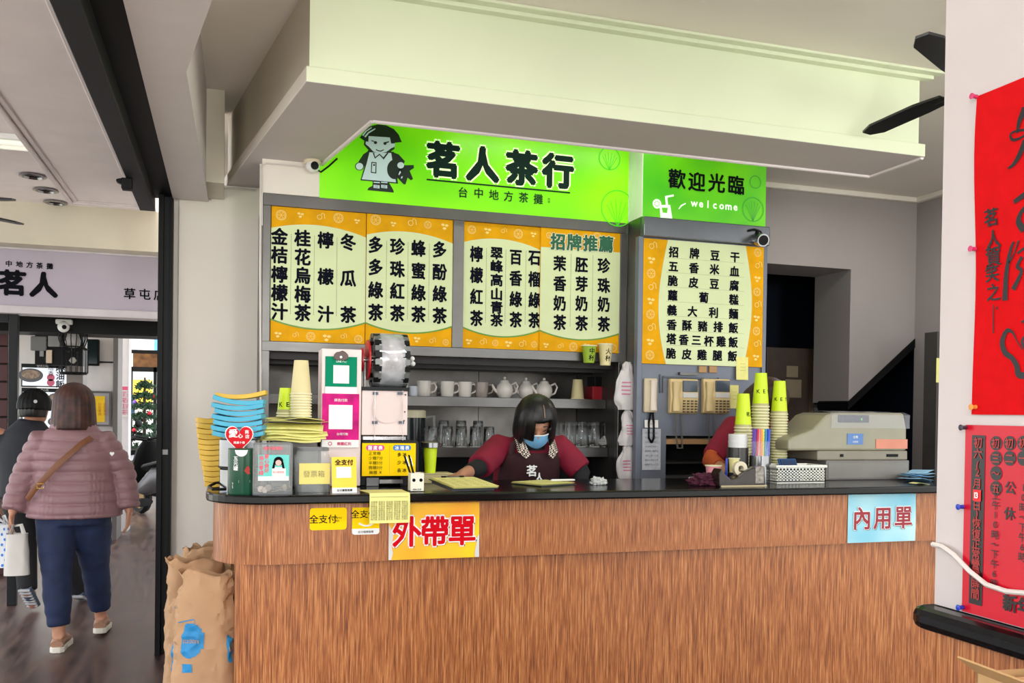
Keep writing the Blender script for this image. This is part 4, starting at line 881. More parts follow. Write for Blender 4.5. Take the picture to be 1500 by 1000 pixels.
# donation box
xa, _, xb, zt_ = rect(371, 700, 428, 650, 3.80); W_ = xb-xa; HB = zt_-ZT
t = thing('donation_box', 'clear acrylic donation box with a turquoise card and coins inside', 'box', (xa, 3.80, ZT)); D_ = .13
m = MB().box((0, 0, 0), (W_, .003, HB)).box((0, D_-.003, 0), (W_, D_, HB)).box((0, .003, 0), (.003, D_-.003, HB)).box((W_-.003, .003, 0), (W_, D_-.003, HB)).box((0, 0, -.0), (W_, D_, .003)); m.build('acrylic_wall', PLAS, t)
MB().box((0, 0, HB), (W_, D_, HB+.003)).build('acrylic_lid', PLAS, t)
m = MB()
for a in ((0, 0), (W_, 0), (0, D_), (W_, D_)): m.bc((a[0], a[1], HB/2), (.005, .005, HB))
m.bc((W_/2, 0, HB), (W_, .005, .006)).bc((W_/2, 0, .003), (W_, .005, .006)); m.build('edge', M('acrylic_edge', (120, 122, 124), .15, alpha=.8), t)
TEAL = M('teal_print', (90, 205, 195), .4, var=.03)
cx0, cz0, cx1, cz1 = .018, .055, W_-.012, HB-.045
MB().box((cx0, -.002, cz0), (cx1, 0, cz1)).build('card', TEAL, t); MB().box((cx0, -.003, cz0), (cx1, -.0015, cz0+.018)).box((cx0+.055, -.004, cz0+.0181), (cx1-.012, -.0015, cz0+.05)).build('card_white', PAPER, t)
cxm = cx1-.042
m = MB(); disc(m, (cxm, -.0035, cz1-.026), .019, 16); m.poly([(cxm-.02, -.0035, cz1-.03), (cxm-.026, -.0035, cz1-.06), (cxm-.016, -.0035, cz1-.058), (cxm-.012, -.0035, cz1-.03)]); m.poly([(cxm+.02, -.0035, cz1-.03), (cxm+.026, -.0035, cz1-.06), (cxm+.016, -.0035, cz1-.058), (cxm+.012, -.0035, cz1-.03)]); m.build('print_hair', INK, t, fix=False)
m = MB(); disc(m, (cxm, -.0056, cz1-.032), .012, 14); m.build('print_face', M('print_skin', (235, 180, 170), .5), t)
m = MB(); m.poly([(cxm-.02, -.0045, cz0+.04), (cxm-.014, -.0045, cz1-.05), (cxm+.014, -.0045, cz1-.05), (cxm+.022, -.0045, cz0+.04)]); m.build('print_shirt', PAPER, t)
m = MB(); line(m, '捐出零錢', (cx0+.012, -.0035, (cz0+cz1)/2+.01), .02, vert=True, bold=.03); line(m, '愛心做好', (cx0+.034, -.0035, (cz0+cz1)/2+.018), .019, vert=True, bold=.03); line(m, '隨手捐零錢', (W_/2, -.0035, HB-.018), .015, bold=.03); line(m, '愛心募款箱', (cxm, -.0055, cz0+.035), .009); m.build('lettering', M('coral_ink', (224, 90, 110), .5), t)
COIN = M('nickel_coin', (190, 176, 166), .35, .7, .1); c0 = None; random.seed(11)
cs = [(.03, .008, .02, 82), (.06, .006, .026, 78), (.046, .01, .012, 85), (.125, .006, .026, 80), (.145, .02, .02, 60)] + [(random.uniform(.02, W_-.02), random.uniform(.02, D_-.025), .006+random.uniform(0, .018), random.uniform(0, 35)) for _ in range(22)]
for i, (x, y, z, a) in enumerate(cs):
    if c0 is None: o = c0 = MB().lathe([(.0, -.001), (.0128, -.001), (.013, 0), (.0128, .001), (.0, .001)], n=18, cap=False).build('coin', COIN, smooth=20)
    else: o = c0.copy(); C.objects.link(o)
    o.location = (xa+x, 3.80+max(y, .015 if a > 40 else 0), ZT+max(z, .0145 if a > 40 else z)); o.rotation_euler = (R(a), 0, random.uniform(0, 3)); tag(o, 'silver coin lying in the clear donation box', 'coin', 'coins in the donation box')
# glass jar with note
xa, _, xb, zt_ = rect(432, 700, 486, 656, 3.88); W_ = xb-xa; HB = zt_-ZT
t = thing('glass_jar', 'square clear jar with a handwritten yellow note, right of the donation box', 'jar', ((xa+xb)/2, 3.93, ZT))
q = W_/2
m = MB()
pr = [(q*.98, 0), (q, .012), (q, HB*.78), (q*.86, HB*.86), (q*.82, HB)]
def sq(r, n=32, e=5): return [(r*math.copysign(abs(math.cos(2*math.pi*k/n))**(2/e), math.cos(2*math.pi*k/n)), r*math.copysign(abs(math.sin(2*math.pi*k/n))**(2/e), math.sin(2*math.pi*k/n))) for k in range(n)]
vs = []; 
for r, z in pr: vs += [(x, y, z) for x, y in sq(r)]
m.add(vs, [(i*32+k, i*32+(k+1) % 32, (i+1)*32+(k+1) % 32, (i+1)*32+k) for i in range(len(pr)-1) for k in range(32)]); m.build('jar_wall', M('jar_plastic', (210, 215, 215), .08, alpha=.3, var=.02), t, smooth=True)
m = MB(); m.add([(x*1.02, y*1.02, HB-.012) for x, y in sq(q*.84)]+[(x*1.02, y*1.02, HB) for x, y in sq(q*.84)], [(k, (k+1) % 32, 32+(k+1) % 32, 32+k) for k in range(32)]); m.build('rim', M('acrylic_edge', (120, 122, 124)), t, solid=.003)
m = MB(); m.prism(sq(q*.95), 'z', .002, .035); m.build('dark_base', M('jar_base_dark', (34, 32, 34), .2), t)
o = MB().box((-q*.8, -q-.0025, .035), (q*.88, -q-.001, HB*.66)).build('note', M('sticky_yellow', (240, 224, 130), .8, var=.03), t)
m = MB(); line(m, '發票箱', (0, -q-.004, HB*.42), .03); m.build('handwriting', M('pencil', (150, 140, 100), .7), t)
# yellow card on stand
xa, _, xb, zt_ = rect(487, 700, 524, 669, 3.8); W_ = xb-xa; HB = zt_-ZT
t = thing('payment_card_stand', 'small yellow payment card standing at the counter edge left of the order sheet', 'sign', ((xa+xb)/2, 3.81, ZT)); t.rotation_euler = (R(-9), 0, R(3))
MB().box((-W_/2, 0, 0), (W_/2, .003, HB)).build('card', M('card_yellow', (250, 204, 10), .35, var=.02), t); MB().box((-W_/2, -.002, 0), (W_/2, 0, .022)).box((-W_*.32, -.002, HB*.42), (W_*.28, 0, HB*.72)).build('white_panel', WHITE, t)
m = MB(); line(m, '全支付', (0, -.002, HB*.85), .026, bold=.03); line(m, '支付優惠推薦', (0, -.003, .011), .011, bold=.02); m.build('lettering', INK, t)
MB().box((-W_/2, .003, 0), (W_/2, .035, .004)).build('foot', PLAS, t)
# cup sealing machine
Ym = 4.10
def bx(m, p0, p1, y0, y1, Y=Ym): x0, z0, x1, z1 = rect(p0[0], p1[1], p1[0], p0[1], Y); return m.box((x0, y0, z0), (x1, y1, z1))
t = thing('cup_sealing_machine', 'pale pink cup sealing machine with a big film roll on top', 'machine', (0, 0, 0))
bx(MB(), (469.5, 512), (530, 712), Ym, Ym+.16).build('tall_panel', PINKW, t, bevel=.003)
bx(MB(), (530, 572), (598, 637), Ym+.01, Ym+.3).build('housing', PINKW, t, bevel=.003)
bx(MB(), (530, 567.5), (600, 571.5), Ym, Ym+.3).build('top_plate', CHAR, t)
bx(MB(), (531, 638), (596, 646), Ym+.02, Ym+.1).build('chrome_bar', CHROME, t, bevel=.006)
bx(MB(), (531, 646), (612, 649), Ym, Ym+.3).build('ledge', CHAR, t); bx(MB(), (531, 697), (612, 714), Ym+.12, Ym+.3).build('base', DARK, t)
bx(MB(), (531, 649), (540, 712), Ym+.05, Ym+.3).box((X(590, Ym), Ym+.06, ZT), (X(606, Ym), Ym+.3, on_y(600, 649, Ym).z)).build('side_frame', CHAR, t)
bx(MB(), (538, 700), (556, 712), Ym+.02, Ym+.12).build('control_box', M('control_grey', (120, 120, 122), .4), t); bx(MB(), (556, 702), (590, 708), Ym+.0, Ym+.12).build('cup_slide', STEEL, t)
x0, z0, x1, z1 = rect(545, 620, 590, 575, Ym)
m = MB().lathe([(.066, 0), (.07, -.006), (.0, -.006)], ((x0+x1)/2, Ym+.008, (z0+z1)/2), 40, 'y', cap=False); m.build('round_cover', M('cover_clear', (226, 206, 202), .45, var=.02), t, smooth=30)
m = MB()
for px, py in ((550, 576), (586, 576), (549, 618.5), (588, 618.5)): m = MB().bc(on_y(px, py, Ym+.004), (.024, .008, .013)); m.build('clip', M('clip_grey', (96, 100, 112), .5), t)
for px, py in ((594, 578), (593, 603), (592, 616), (552, 596), (552, 604), (475, 532), (524, 530)): MB().sph(on_y(px, py, Ym+.006), .0035, 8, 6).build('screw', CHAR, t)
for x in (549, 590):
    m = MB().tube([on_y(x, 572, Ym)+Vector((0, -.004, 0)), on_y(x-1, 620, Ym)+Vector((0, -.006, 0)), on_y(x, 645, Ym)+Vector((0, -.004, 0))], [(.002, .006)]*3, 6); m.build('clear_strap', M('tape_clear', (240, 235, 235), .1, alpha=.45), t, smooth=True)
c = on_y(568, 528, Ym+.12); O = c
a_ = thing('film_roll', 'large clear and black cup sealing film roll on top of the pink machine', 'roll', c)
ra = (on_y(568, 489, Ym+.12).z-c.z); xl = on_y(544, 528, Ym+.12).x-c.x; xr = on_y(594, 528, Ym+.12).x-c.x
def ringx(x0, x1, r1, r0): return [(r0, x0), (r1, x0), (r1, x1), (r0, x1), (r0, x0)]
MB().lathe(ringx(xl+.02, xr-.02, ra, .04), n=48, ax='x', cap=False).build('film', M('clear_film', (225, 226, 232), .12, .4, .35, 30), a_, smooth=30)
for k in range(24):
    an = k*2*math.pi/24
    for s, (p, q) in enumerate(((xl, xl+.035), (xr-.035, xr))):
        pts = [((ra+.001)*math.cos(an+d), (ra+.001)*math.sin(an+d)) for d in (0, .2)]+[((ra-.02)*math.cos(an+d), (ra-.02)*math.sin(an+d)) for d in (.2, 0)]
        MB().prism(pts, 'x', p, q).build('printed_block', CHAR if k % 2 else M('film_grey', (130, 134, 134), .3, .3), a_)
MB().lathe([(.0, xl-.05), (.014, xl-.05), (.014, xr+.03), (0, xr+.03)], n=16, ax='x', cap=False).build('axle', CHROME, a_, smooth=30)
MB().sph((xr+.03, -.01, .012), .012, 10, 8).sph((xr+.034, -.01, -.012), .012, 10, 8).build('knob', WHITE, a_, smooth=True)
MB().lathe([(0, xl-.022), (ra*.75, xl-.022), (ra*.75, xl-.014), (0, xl-.014)], n=36, ax='x', cap=False).build('red_disc', M('reel_red', (205, 24, 34), .35), a_, smooth=30)
MB().lathe([(0, xl-.05), (ra*.45, xl-.05), (ra*.45, xl-.042), (0, xl-.042)], n=30, ax='x', cap=False).build('red_disc', M('reel_red', (205, 24, 34), .35), a_, smooth=30)
MB().box((xl-.034, -.01, on_y(568, 568, Ym).z-c.z), (xl-.026, .02, .012)).box((xr+.004, -.01, on_y(568, 568, Ym).z-c.z), (xr+.012, .02, .012)).build('bracket', STEEL, a_)
m = MB()
def film(u, v):
    an = -.45+u*3.9; k_ = 1.012+.02*noise.noise(Vector((u*9, v*3, 2))); xx = xl+.03+v*(xr-xl-.055)
    return (xx, -ra*k_*math.sin(an), ra*k_*math.cos(an)) if u < 2 else (0, 0, 0)
m.grid(film, 60, 8); m.build('wrap_film', M('wrap_film', (230, 230, 238), .08, .2, .2, 20, alpha=.5), a_, smooth=True)
# payment cards clipped on machine
x0, z0, x1, z1 = rect(476, 577, 523, 523, Ym); t = thing('green_payment_card', 'green payment card clipped to the pink machine above the magenta card', 'card', (x0, Ym-.002, z0)); W_, H_ = x1-x0, z1-z0
MB().box((0, -.003, 0), (W_, 0, H_)).build('card', M('jade_print', (0, 136, 100), .7, spec=.15), t); MB().box((0, -.005, 0), (W_, -.003, H_*.2)).box((W_*.25, -.005, H_*.29), (W_*.75, -.003, H_*.77)).build('white_panel', WHITE, t)
m = MB(); line(m, 'LINE', (W_*.42, -.006, H_*.87), .013, bold=.03); line(m, 'Pay', (W_*.6, -.006, H_*.87), .013); line(m, '茗人茶行', (W_*.5, -.006, H_*.1), .011); m.v = m.v; m.build('lettering', M('soft_white_ink', (210, 235, 225), .5), t)
x0, z0, x1, z1 = rect(471, 655, 526, 577, Ym-.004); t = thing('magenta_payment_card', 'magenta payment card with a blank white square on the pink machine', 'card', (x0, Ym-.008, z0)); W_, H_ = x1-x0, z1-z0
MB().box((0, -.003, 0), (W_, 0, H_)).build('card', M('magenta_foil', (206, 20, 126), .6, spec=.2, var=.25, scale=14), t); MB().box((0, -.005, 0), (W_, -.003, H_*.14)).box((W_*.18, -.005, H_*.34), (W_*.82, -.003, H_*.79)).build('white_panel', WHITE, t)
m = MB(); line(m, '掃我付款', (W_*.5, -.006, H_*.88), .015); line(m, '台灣行動', (W_*.55, -.006, H_*.25), .013); m.build('lettering', WHITE, t)
m = MB(); line(m, '樂購紅利', (W_*.6, -.006, H_*.07), .016, bold=.03); ring(m, (W_*.22, -.006, H_*.07), .009, .003); m.build('red_lettering', M('magenta_ink', (200, 40, 100), .5), t)
o = MB().prism([(-.032, 0), (-.03, .016), (-.02, .028), (-.006, .03), (.006, .036), (.02, .03), (.032, .018), (.034, 0), (.02, -.008), (-.02, -.008)], 'y', -.008, 0).build('brown_clip', [M('clip_brown', (96, 76, 72), .5)], bevel=.003); o.location = on_y(499, 525, Ym-.006)+Vector((0, -.004, 0)); tag(o, 'brown rounded clip holding the green card on the pink machine', 'clip')
b_ = MB(); disc(b_, (0, -.0095, .006), .006, 12); b_.build('white_dot', WHITE, o)
# sugar and ice chart
x0, z0, x1, z1 = rect(530, 697, 609, 649, Ym-.01); t = thing('sugar_ice_chart', 'yellow sugar and ice level chart on the front of the sealing machine', 'sign', (x0, Ym-.012, z0)); W_, H_ = x1-x0, z1-z0
MB().box((0, 0, 0), (W_, .006, H_)).build('sheet', YELLOW, t); MB().box((W_, .0, -.002), (W_+.014, .02, H_+.004)).build('side_edge', CHAR, t); MB().box((W_*.505, -.001, .01), (W_*.511, 0, H_-.01)).build('divider_line', M('orange_ink2', (230, 130, 30), .5), t)
def pill(m, cx, cz_, w_, h_): m.poly([(cx+(w_/2-h_/2)*(1 if math.cos(a) > 0 else -1)+h_/2*math.cos(a), -.0012, cz_+h_/2*math.sin(a)) for a in [k*math.pi/10+.001 for k in range(20)]])
m = MB(); pill(m, W_*.24, H_*.86, W_*.34, H_*.17); m.build('heading_pink', PINKP, t); m = MB(); pill(m, W_*.74, H_*.86, W_*.34, H_*.17); m.build('heading_blue', BLUEP, t)
m = MB(); line(m, '甜度表', (W_*.24, -.002, H_*.86), .019, bold=.04, sp=1.25); line(m, '冰塊表', (W_*.74, -.002, H_*.86), .019, bold=.04, sp=1.25); m.build('heading_lettering', WHITE, t)
m = MB()
for k, s in enumerate(('正常糖', '少糖7分', '半糖5分', '微糖3分', '無糖 X')): line(m, s, (W_*(.25 if len(s) > 3 else .23), -.002, H_*(.69-.145*k)), .018, bold=.0, sp=1.05)
for k, s in enumerate(('多冰', '少冰', '去冰')): line(m, s, (W_*.74, -.002, H_*(.65-.24*k)), .02, bold=.02, sp=1.2)
m.build('lettering', INK, t)
# yellow order pads pile with cups
Yp = 4.05; ztp = on_y(430, 640, Yp).z
t = thing('straw_box', 'dark steel box under the heap of yellow order sheets', 'box', (X(428, 4.2), 4.2, ZT)); MB().box((-.1, -.07, 0), (.11, .1, ztp-ZT-.01)).build('body', M('smoked_steel', (70, 66, 64), .25, .6), t, bevel=.006); MB().box((-.104, -.074, ztp-ZT-.01), (.114, .104, ztp-ZT)).build('lid', STEEL, t)
MB().box((-.17, -.04, 0), (-.105, .05, ztp-ZT-.0)).build('side_tin', CHROME, t, bevel=.01)
random.seed(21)
def sheet(label, loc, w_, d_, rz, curl, seed, droop=0.):
    m = MB()
    def fn(u, v):
        x = (u-.5)*w_; y = (v-.5)*d_; z = curl*(noise.noise(Vector((u*2+seed, v*2, seed)))+.4) - droop*max(0, .5-v)**1.5*.25
        return (x, y, z)
    m.grid(fn, 12, 8); o = m.build('order_sheet', YPAPER, solid=.0012, smooth=True); o.location = loc; o.rotation_euler = (0, 0, rz); return tag(o, label, 'paper', 'yellow order sheets heaped on the counter')
zz = ztp
for k in range(7):
    sheet(['lowest sheet of the yellow heap, sagging over the steel box', 'second sheet up in the yellow heap', 'third sheet up in the yellow heap', 'fourth sheet up, wrinkled, in the yellow heap', 'fifth sheet up in the yellow heap', 'sixth sheet up, pointing left, in the yellow heap', 'topmost sheet of the yellow heap carrying the cream cups'][k],
        (X(428+(k % 3)*3, 4.12), 4.12+.004*k, zz+.012*k+.004), .26, .2, R(-4+random.uniform(-9, 9)), .01, k*3.1, .3 if k < 5 else 0)
ztop = zz+.09
m = MB(); sheetz = ztop
ORD = 'first second third fourth fifth sixth seventh eighth ninth tenth eleventh twelfth thirteenth fourteenth fifteenth sixteenth seventeenth eighteenth nineteenth twentieth twenty-first twenty-second twenty-third twenty-fourth twenty-fifth'.split()
def cupstack(name, px, Y, z0, n, mat, rimm, sp, label_top, label_rest, group, hcup=.185, r0=.031, r1=.045, text=None):
    x = X(px, Y, 650)
    base = cup(name, label_rest % 'lowest', (x, Y, z0), mat, hcup, r0, r1, True, rimm, group)
    for k in range(1, n):
        if k == n-1:
            q = cup(name, label_top, (x, Y, z0+k*sp), mat, hcup, r0, r1, True, rimm, group, text)
        else: dup(base, (x+random.uniform(-.001, .001), Y, z0+k*sp), 0, label_rest % (ORD[n-1-k]+' from the top'), group)
ph = on_y(440, 603, 4.1).z
cupstack('paper_cup', 440, 4.12, ztop, 9, CCUP, RIM, .0125, 'topmost cream cup with a small drawn figure, in the stack on the yellow sheets', '%s cream paper cup in the upside down stack on the yellow sheets', 'cream cups on the yellow sheets', .15, .031, .045)
cupstack('paper_cup', 419, 4.17, ztop, 2, LIME, RIM, .012, 'lime cup upside down left of the cream cup stack', '%s lime cup, under the lime cup left of the cream stack', 'lime cups on the yellow sheets', .115, .03, .041, ('KEY', .03, .35, False, .1, INK))
# order sheet hanging over the counter edge
t = thing('hanging_order_sheet', 'yellow printed order form folded over the counter edge left of the orange poster', 'paper', (X(569, 3.76), 3.76, ZT))
xa, _, xb, _ = rect(540, 740, 598, 720, 3.73); hw = (xb-xa)/2; zl = on_y(570, 766, 3.72).z-ZT
pf = [(.16, .001), (.02, .002), (-.025, .003), (-.032, -.004), (-.034, -.02), (-.036, zl)]
for k, (off, nm) in enumerate(((0, 'front_sheet'), (.0022, 'back_sheet'))):
    m = MB(); n = len(pf)
    for y, z in pf: m.v += [(-hw-(.02 if y > .1 else 0)+off*3, y+off, z+off*.3), (hw+off*2, y+off, z+off*.3)]
    m.f += [(2*i, 2*i+1, 2*i+3, 2*i+2) for i in range(n-1)]; m.mi = [0]*(n-1); m.build(nm, YPAPER, t, solid=.001)
m = MB(); random.seed(4); LN = '金桔檸檬汁桂花烏梅茶冬瓜珍珠紅多綠百香奶'
for c_ in range(5):
    for r_ in range(9): line(m, ''.join(random.choice(LN) for _ in range(3)), (-hw*.78+c_*hw*.39, -.038, -.02+zl*.1+r_*(zl+.035)/9.5), .0095)
m.box((-hw*.95, -.038, -.012), (hw*.95, -.0378, -.0105)); m.build('lettering', M('form_ink', (96, 92, 50), .6), t)
# pen cup with pens
t = thing('pen_cup', 'white square pen cup with two round black spots like eyes', 'pen holder', (X(609.5, 3.85), 3.85, ZT)); h = on_y(609, 692, 3.85).z-ZT; q = .029
m = MB().box((-q, -q, 0), (q, -q+.003, h)).box((-q, q-.003, 0), (q, q, h)).box((-q, -q+.003, 0), (-q+.003, q-.003, h)).box((q-.003, -q+.003, 0), (q, q-.003, h)).box((-q, -q, 0), (q, q, .003)); m.build('body', M('pen_cup_white', (232, 228, 210), .45), t)
for s in (-.015, .016): m = MB(); disc(m, (s, -q-.0006, h*.62), .0075, 16); m.build('eye_spot', INK, t)
m = MB(); line(m, 'PEN CUP', (0, -q-.0006, h*.12), .009, bold=.03); m.build('lettering', INK, t)
for i, (dx, a, lab) in enumerate(((-.004, -18, 'black ballpoint pen leaning left in the white pen cup'), (.006, -14, 'second black pen, to the right in the white pen cup'))):
    p = thing('pen', lab, 'pen', (X(609.5, 3.85)+dx+.004, 3.86+.006*i, ZT+.006)); p.rotation_euler = (R(-4), R(a), 0)
    MB().lathe([(.001, 0), (.0045, .012), (.0045, .15), (.003, .155)], n=12).build('barrel', BLACK, p, smooth=True); MB().box((.0045, -.0012, .105), (.0065, .0012, .148)).build('pocket_clip', CHROME, p)
# clipboards
def clipboard(label, pc, Y, z, w_, d_, rz, flip=0):
    t = thing('clipboard', label, 'clipboard', (X(pc, Y, 705), Y, z), rz)
    MB().box((-w_/2, -d_/2, 0), (w_/2, d_/2, .004)).build('board', M('clipboard_dark', (50, 54, 62), .35), t, bevel=.0015)
    for k in range(3): MB().grid(lambda u, v: ((u-.5)*w_*.97+.003*k, (v-.5)*d_*.94-.012+.002*k, .0065+k*.0028+.012*max(0, u-.75)*(1 if flip else 0)), 6, 4).build('order_form', YPAPER, t, solid=.0008)
    s = d_/2-.02; MB().box((-.05, s-.008, .006), (.05, s+.016, .017)).build('clip', CHROME, t, bevel=.003)
    MB().box((-.055, s-.012, .014), (-.035, s+.0, .02)).box((.035, s-.012, .014), (.055, s, .02)).build('clip_foot', BLACK, t)
    m = MB(); random.seed(6)
    for c_ in range(4):
        for r_ in range(7): line(m, ''.join(random.choice(LN) for _ in range(3)), (-w_*.34+c_*w_*.23, -d_*.42+r_*d_*.11, .0145), .011, V=Vector((0, 1, 0)))
    m.build('lettering', M('form_ink', (96, 92, 50), .6), t); return t
c1 = clipboard('clipboard of yellow order forms lying between the pen cup and the server', 678, 3.92, ZT+.012, .215, .30, R(8)); c1.rotation_euler = (R(4), 0, R(8)); c1.location.z = ZT+.022
MB().box((-.1, -.12, -.012), (.1, .13, -.001)).build('lower_pad', M('pad_grey', (80, 84, 86), .5), c1)
c2 = clipboard('clipboard of yellow forms in front of the server, white pen on it', 797, 4.12, ZT, .21, .24, R(-65))
o = MB().lathe([(.001, 0), (.005, .01), (.005, .12), (.003, .13)], n=12, ax='x').build('marker_pen', WHITE, smooth=True); o.location = (X(806, 4.06, 708), 4.06, ZT+.024); o.rotation_euler = (0, 0, R(4)); tag(o, 'white pen lying on the right clipboard', 'pen')
# crumpled plastic bag
def crumple(name, label, cat, loc, r, mat, seed, n=28, amp=.45, sq=(1, 1, 1)):
    m = MB()
    def fn(u, v):
        a, b = u*2*math.pi, v*math.pi; d = Vector((math.sin(b)*math.cos(a), math.sin(b)*math.sin(a), math.cos(b)))
        k = 1+amp*abs(noise.noise(d*2.6+Vector((seed, 0, 0))))*2-amp*.6; p = d*r*k; return (p.x*sq[0], p.y*sq[1], max(p.z*sq[2], -r*.5*sq[2]))
    m.grid(fn, n, n//2); o = m.build(name, mat, smooth=25); o.location = loc; return tag(o, label, cat)
crumple('plastic_wrap', 'small crumpled clear plastic wrap on the counter right of the server', 'wrapper', (X(877, 4.05, 712), 4.05, ZT+.013), .028, M('wrap_clear', (225, 228, 225), .1, alpha=.6), 3, sq=(1.5, 1, .8))
# ---------------------------------------------------------------- fascia stickers and posters
def sticker(name, label, cat, pa, pb, mat, e=.0, r=.012, Y=None):
    Y = Y or YF; x0, z0, x1, z1 = rect(pa[0], pb[1], pb[0], pa[1], Y); t = thing(name, label, cat, (x0, Y-.0015-e, z0)); w_, h_ = x1-x0, z1-z0
    pts = []
    for cx_, cz_, a0 in ((w_-r, r, -90), (w_-r, h_-r, 0), (r, h_-r, 90), (r, r, 180)):
        for k in range(5): a = R(a0+k*22.5); pts.append((cx_+r*math.cos(a), cz_+r*math.sin(a)))
    MB().prism(pts, 'y', -.001, .001).build('sheet', mat, t); return t, w_, h_
t, w_, h_ = sticker('payment_sticker', 'yellow payment sticker on the wooden fascia, the left one', 'sticker', (453.5, 743), (508, 776.5), YELLOW)
m = MB(); line(m, '全支付', (w_*.36, -.002, h_*.5), .038, bold=.012); line(m, 'pxpay', (w_*.76, -.002, h_*.56), .013); line(m, 'plus', (w_*.73, -.002, h_*.42), .013); m.build('lettering', INK, t)
t, w_, h_ = sticker('payment_sticker', 'yellow and white payment sticker half covered by the hanging order sheet', 'sticker', (515.5, 742.5), (556, 783), WHITE)
MB().box((0, -.002, h_*.22), (w_, -.001, h_)).build('yellow_field', YELLOW, t); m = MB(); line(m, '全支付', (w_*.42, -.003, h_*.76), .036, bold=.012); line(m, '支付優惠推薦', (w_*.5, -.003, h_*.1), .011); m.build('lettering', INK, t)
m = MB(); stroke(m, [(w_*(.25+.07*k), h_*(.42-.1*math.sin(k*.4))) for k in range(8)], .007, O=Vector((0, -.003, 0))); m.build('smile', WHITE, t)
ORG = M('poster_orange_yellow', (252, 196, 10), .45, var=.0); nt = ORG.node_tree
nt.nodes['Color Ramp'].color_ramp.elements[0].color = lin((250, 158, 30)); nt.nodes['Color Ramp'].color_ramp.elements[1].color = lin((255, 206, 0)); nt.nodes['Noise Texture'].inputs['Scale'].default_value = 4; nt.nodes['Noise Texture'].inputs['Detail'].default_value = 1
def poster(name, label, pa, pb, mat, text, size, inkm, bold):
    x0, z0, x1, z1 = rect(pa[0], pb[1], pb[0], pa[1], YF); t = thing(name, label, 'poster', (x0, YF-.002, z0)); w_, h_ = x1-x0, z1-z0
    MB().grid(lambda u, v: (u*w_, -.002*math.sin(u*7)*math.sin(v*5)-.002, v*h_+(.0 if v > 0 else -.0)), 12, 8).build('sheet', mat, t, solid=.001)
    n = len(text)
    for nm, mt, e, b, dx in (('outline_shadow', INK, .006, bold*1.0, .0045), ('outline', WHITE, .0065, bold*1.9, 0), ('characters', inkm, .008, bold*.75, 0)):
        m = MB()
        for i, ch in enumerate(text):
            put(m, ch, (w_*(.5+(i-(n-1)/2)*.305)+dx, -e, h_*.5-dx), size, size*1.06, b)
            if nm == 'characters': m.build('character', mt, t); m = MB()
        if m.v: m.build(nm, mt, t)
    return t, w_, h_
t, w_, h_ = poster('takeaway_poster', 'orange and yellow poster with red takeaway characters on the counter front', (568.5, 735), (702, 820), ORG, '外帶單', .128, RED, .04)
for pts in (((0, .15), (.012, .13), (.02, .1), (.012, .06), (.02, .03), (.012, 0), (0, 0)), ((w_, .1), (w_-.008, .09), (w_-.014, .05), (w_-.02, .02), (w_-.018, 0), (w_, 0))):
    m = MB(); m.prism([(x, z+.001) for x, z in pts], 'y', -.0065, -.005); m.build('torn_edge', M('torn_paper', (214, 212, 208), .8), t)
SKY = M('poster_sky_blue', (140, 208, 224), .45, var=.0); nt = SKY.node_tree
nt.nodes['Color Ramp'].color_ramp.elements[0].color = lin((104, 186, 214)); nt.nodes['Color Ramp'].color_ramp.elements[1].color = lin((186, 226, 230)); nt.nodes['Noise Texture'].inputs['Scale'].default_value = 3.5; nt.nodes['Noise Texture'].inputs['Detail'].default_value = 1
poster('dine_in_poster', 'pale blue poster with dark red dine-in characters at the right of the counter front', (1240.5, 721), (1341, 795), SKY, '內用單', .115, M('dark_red_ink', (150, 24, 44), .5), .03)
# ================================================================ RIGHT SIDE OF THE COUNTER
KEY = ('KEY茶', .03, .45, False, .35, INK)
cupstack('lime_paper_cup', 1088, 4.28, ZT, 18, LIME, RIM, .0165, 'topmost cup of the left, shortest stack of lime cups', '%s cup in the left, shortest lime stack behind the white lids', 'left lime cup stack', text=('茗人', .026, .4, False, .5, INK))
cupstack('lime_paper_cup', 1113, 4.3, ZT, 25, LIME, RIM, .0165, 'topmost cup of the middle, tallest stack of lime cups', '%s cup in the middle lime stack, behind the straws', 'middle lime cup stack', text=KEY)
cupstack('lime_paper_cup', 1140.5, 4.32, ZT, 24, LIME, RIM, .0155, 'topmost cup of the right stack, next to the cash register', '%s cup in the right lime stack, only its pale rim showing', 'right lime cup stack', text=('KEY', .028, .45, False, -.3, INK))
# straws in a steel canister
t = thing('straw_canister', 'steel straw canister with a clear inner sleeve on the counter', 'canister', (X(1113, 4.12), 4.12, ZT)); hs = on_y(1113, 667, 4.12).z-ZT
MB().lathe([(.0, .002), (.055, 0), (.055, hs), (.053, hs), (.053, .004), (0, .004)], n=32, cap=False).build('steel_body', CHROME, t, smooth=30)
MB().lathe([(.05, hs-.02), (.05, hs+.075), (.0485, hs+.075), (.0485, hs-.02)], n=28, cap=False).build('clear_sleeve', M('frosted_sleeve', (230, 232, 235), .3, alpha=.12), t, smooth=30)
cols = [('purple', (120, 70, 190)), ('purple', (134, 80, 200)), ('violet', (96, 60, 170)), ('crimson', (222, 36, 76)), ('white', (240, 240, 240)), ('salmon', (236, 140, 100)), ('orange', (240, 130, 60)), ('yellow', (220, 215, 60)), ('teal', (30, 140, 170)), ('blue', (40, 90, 210)), ('white', (240, 240, 240)), ('deep blue', (30, 70, 190)), ('blue', (50, 110, 220)), ('white', (240, 240, 240)), ('orange', (245, 140, 50)), ('peach', (240, 170, 130))]
s0 = None; pos = ['far left', 'left', 'near left', 'left of centre', 'left of centre', 'just left of centre', 'near the centre', 'centre', 'centre', 'just right of centre', 'just right of centre', 'right of centre', 'right of centre', 'near right', 'right', 'far right']
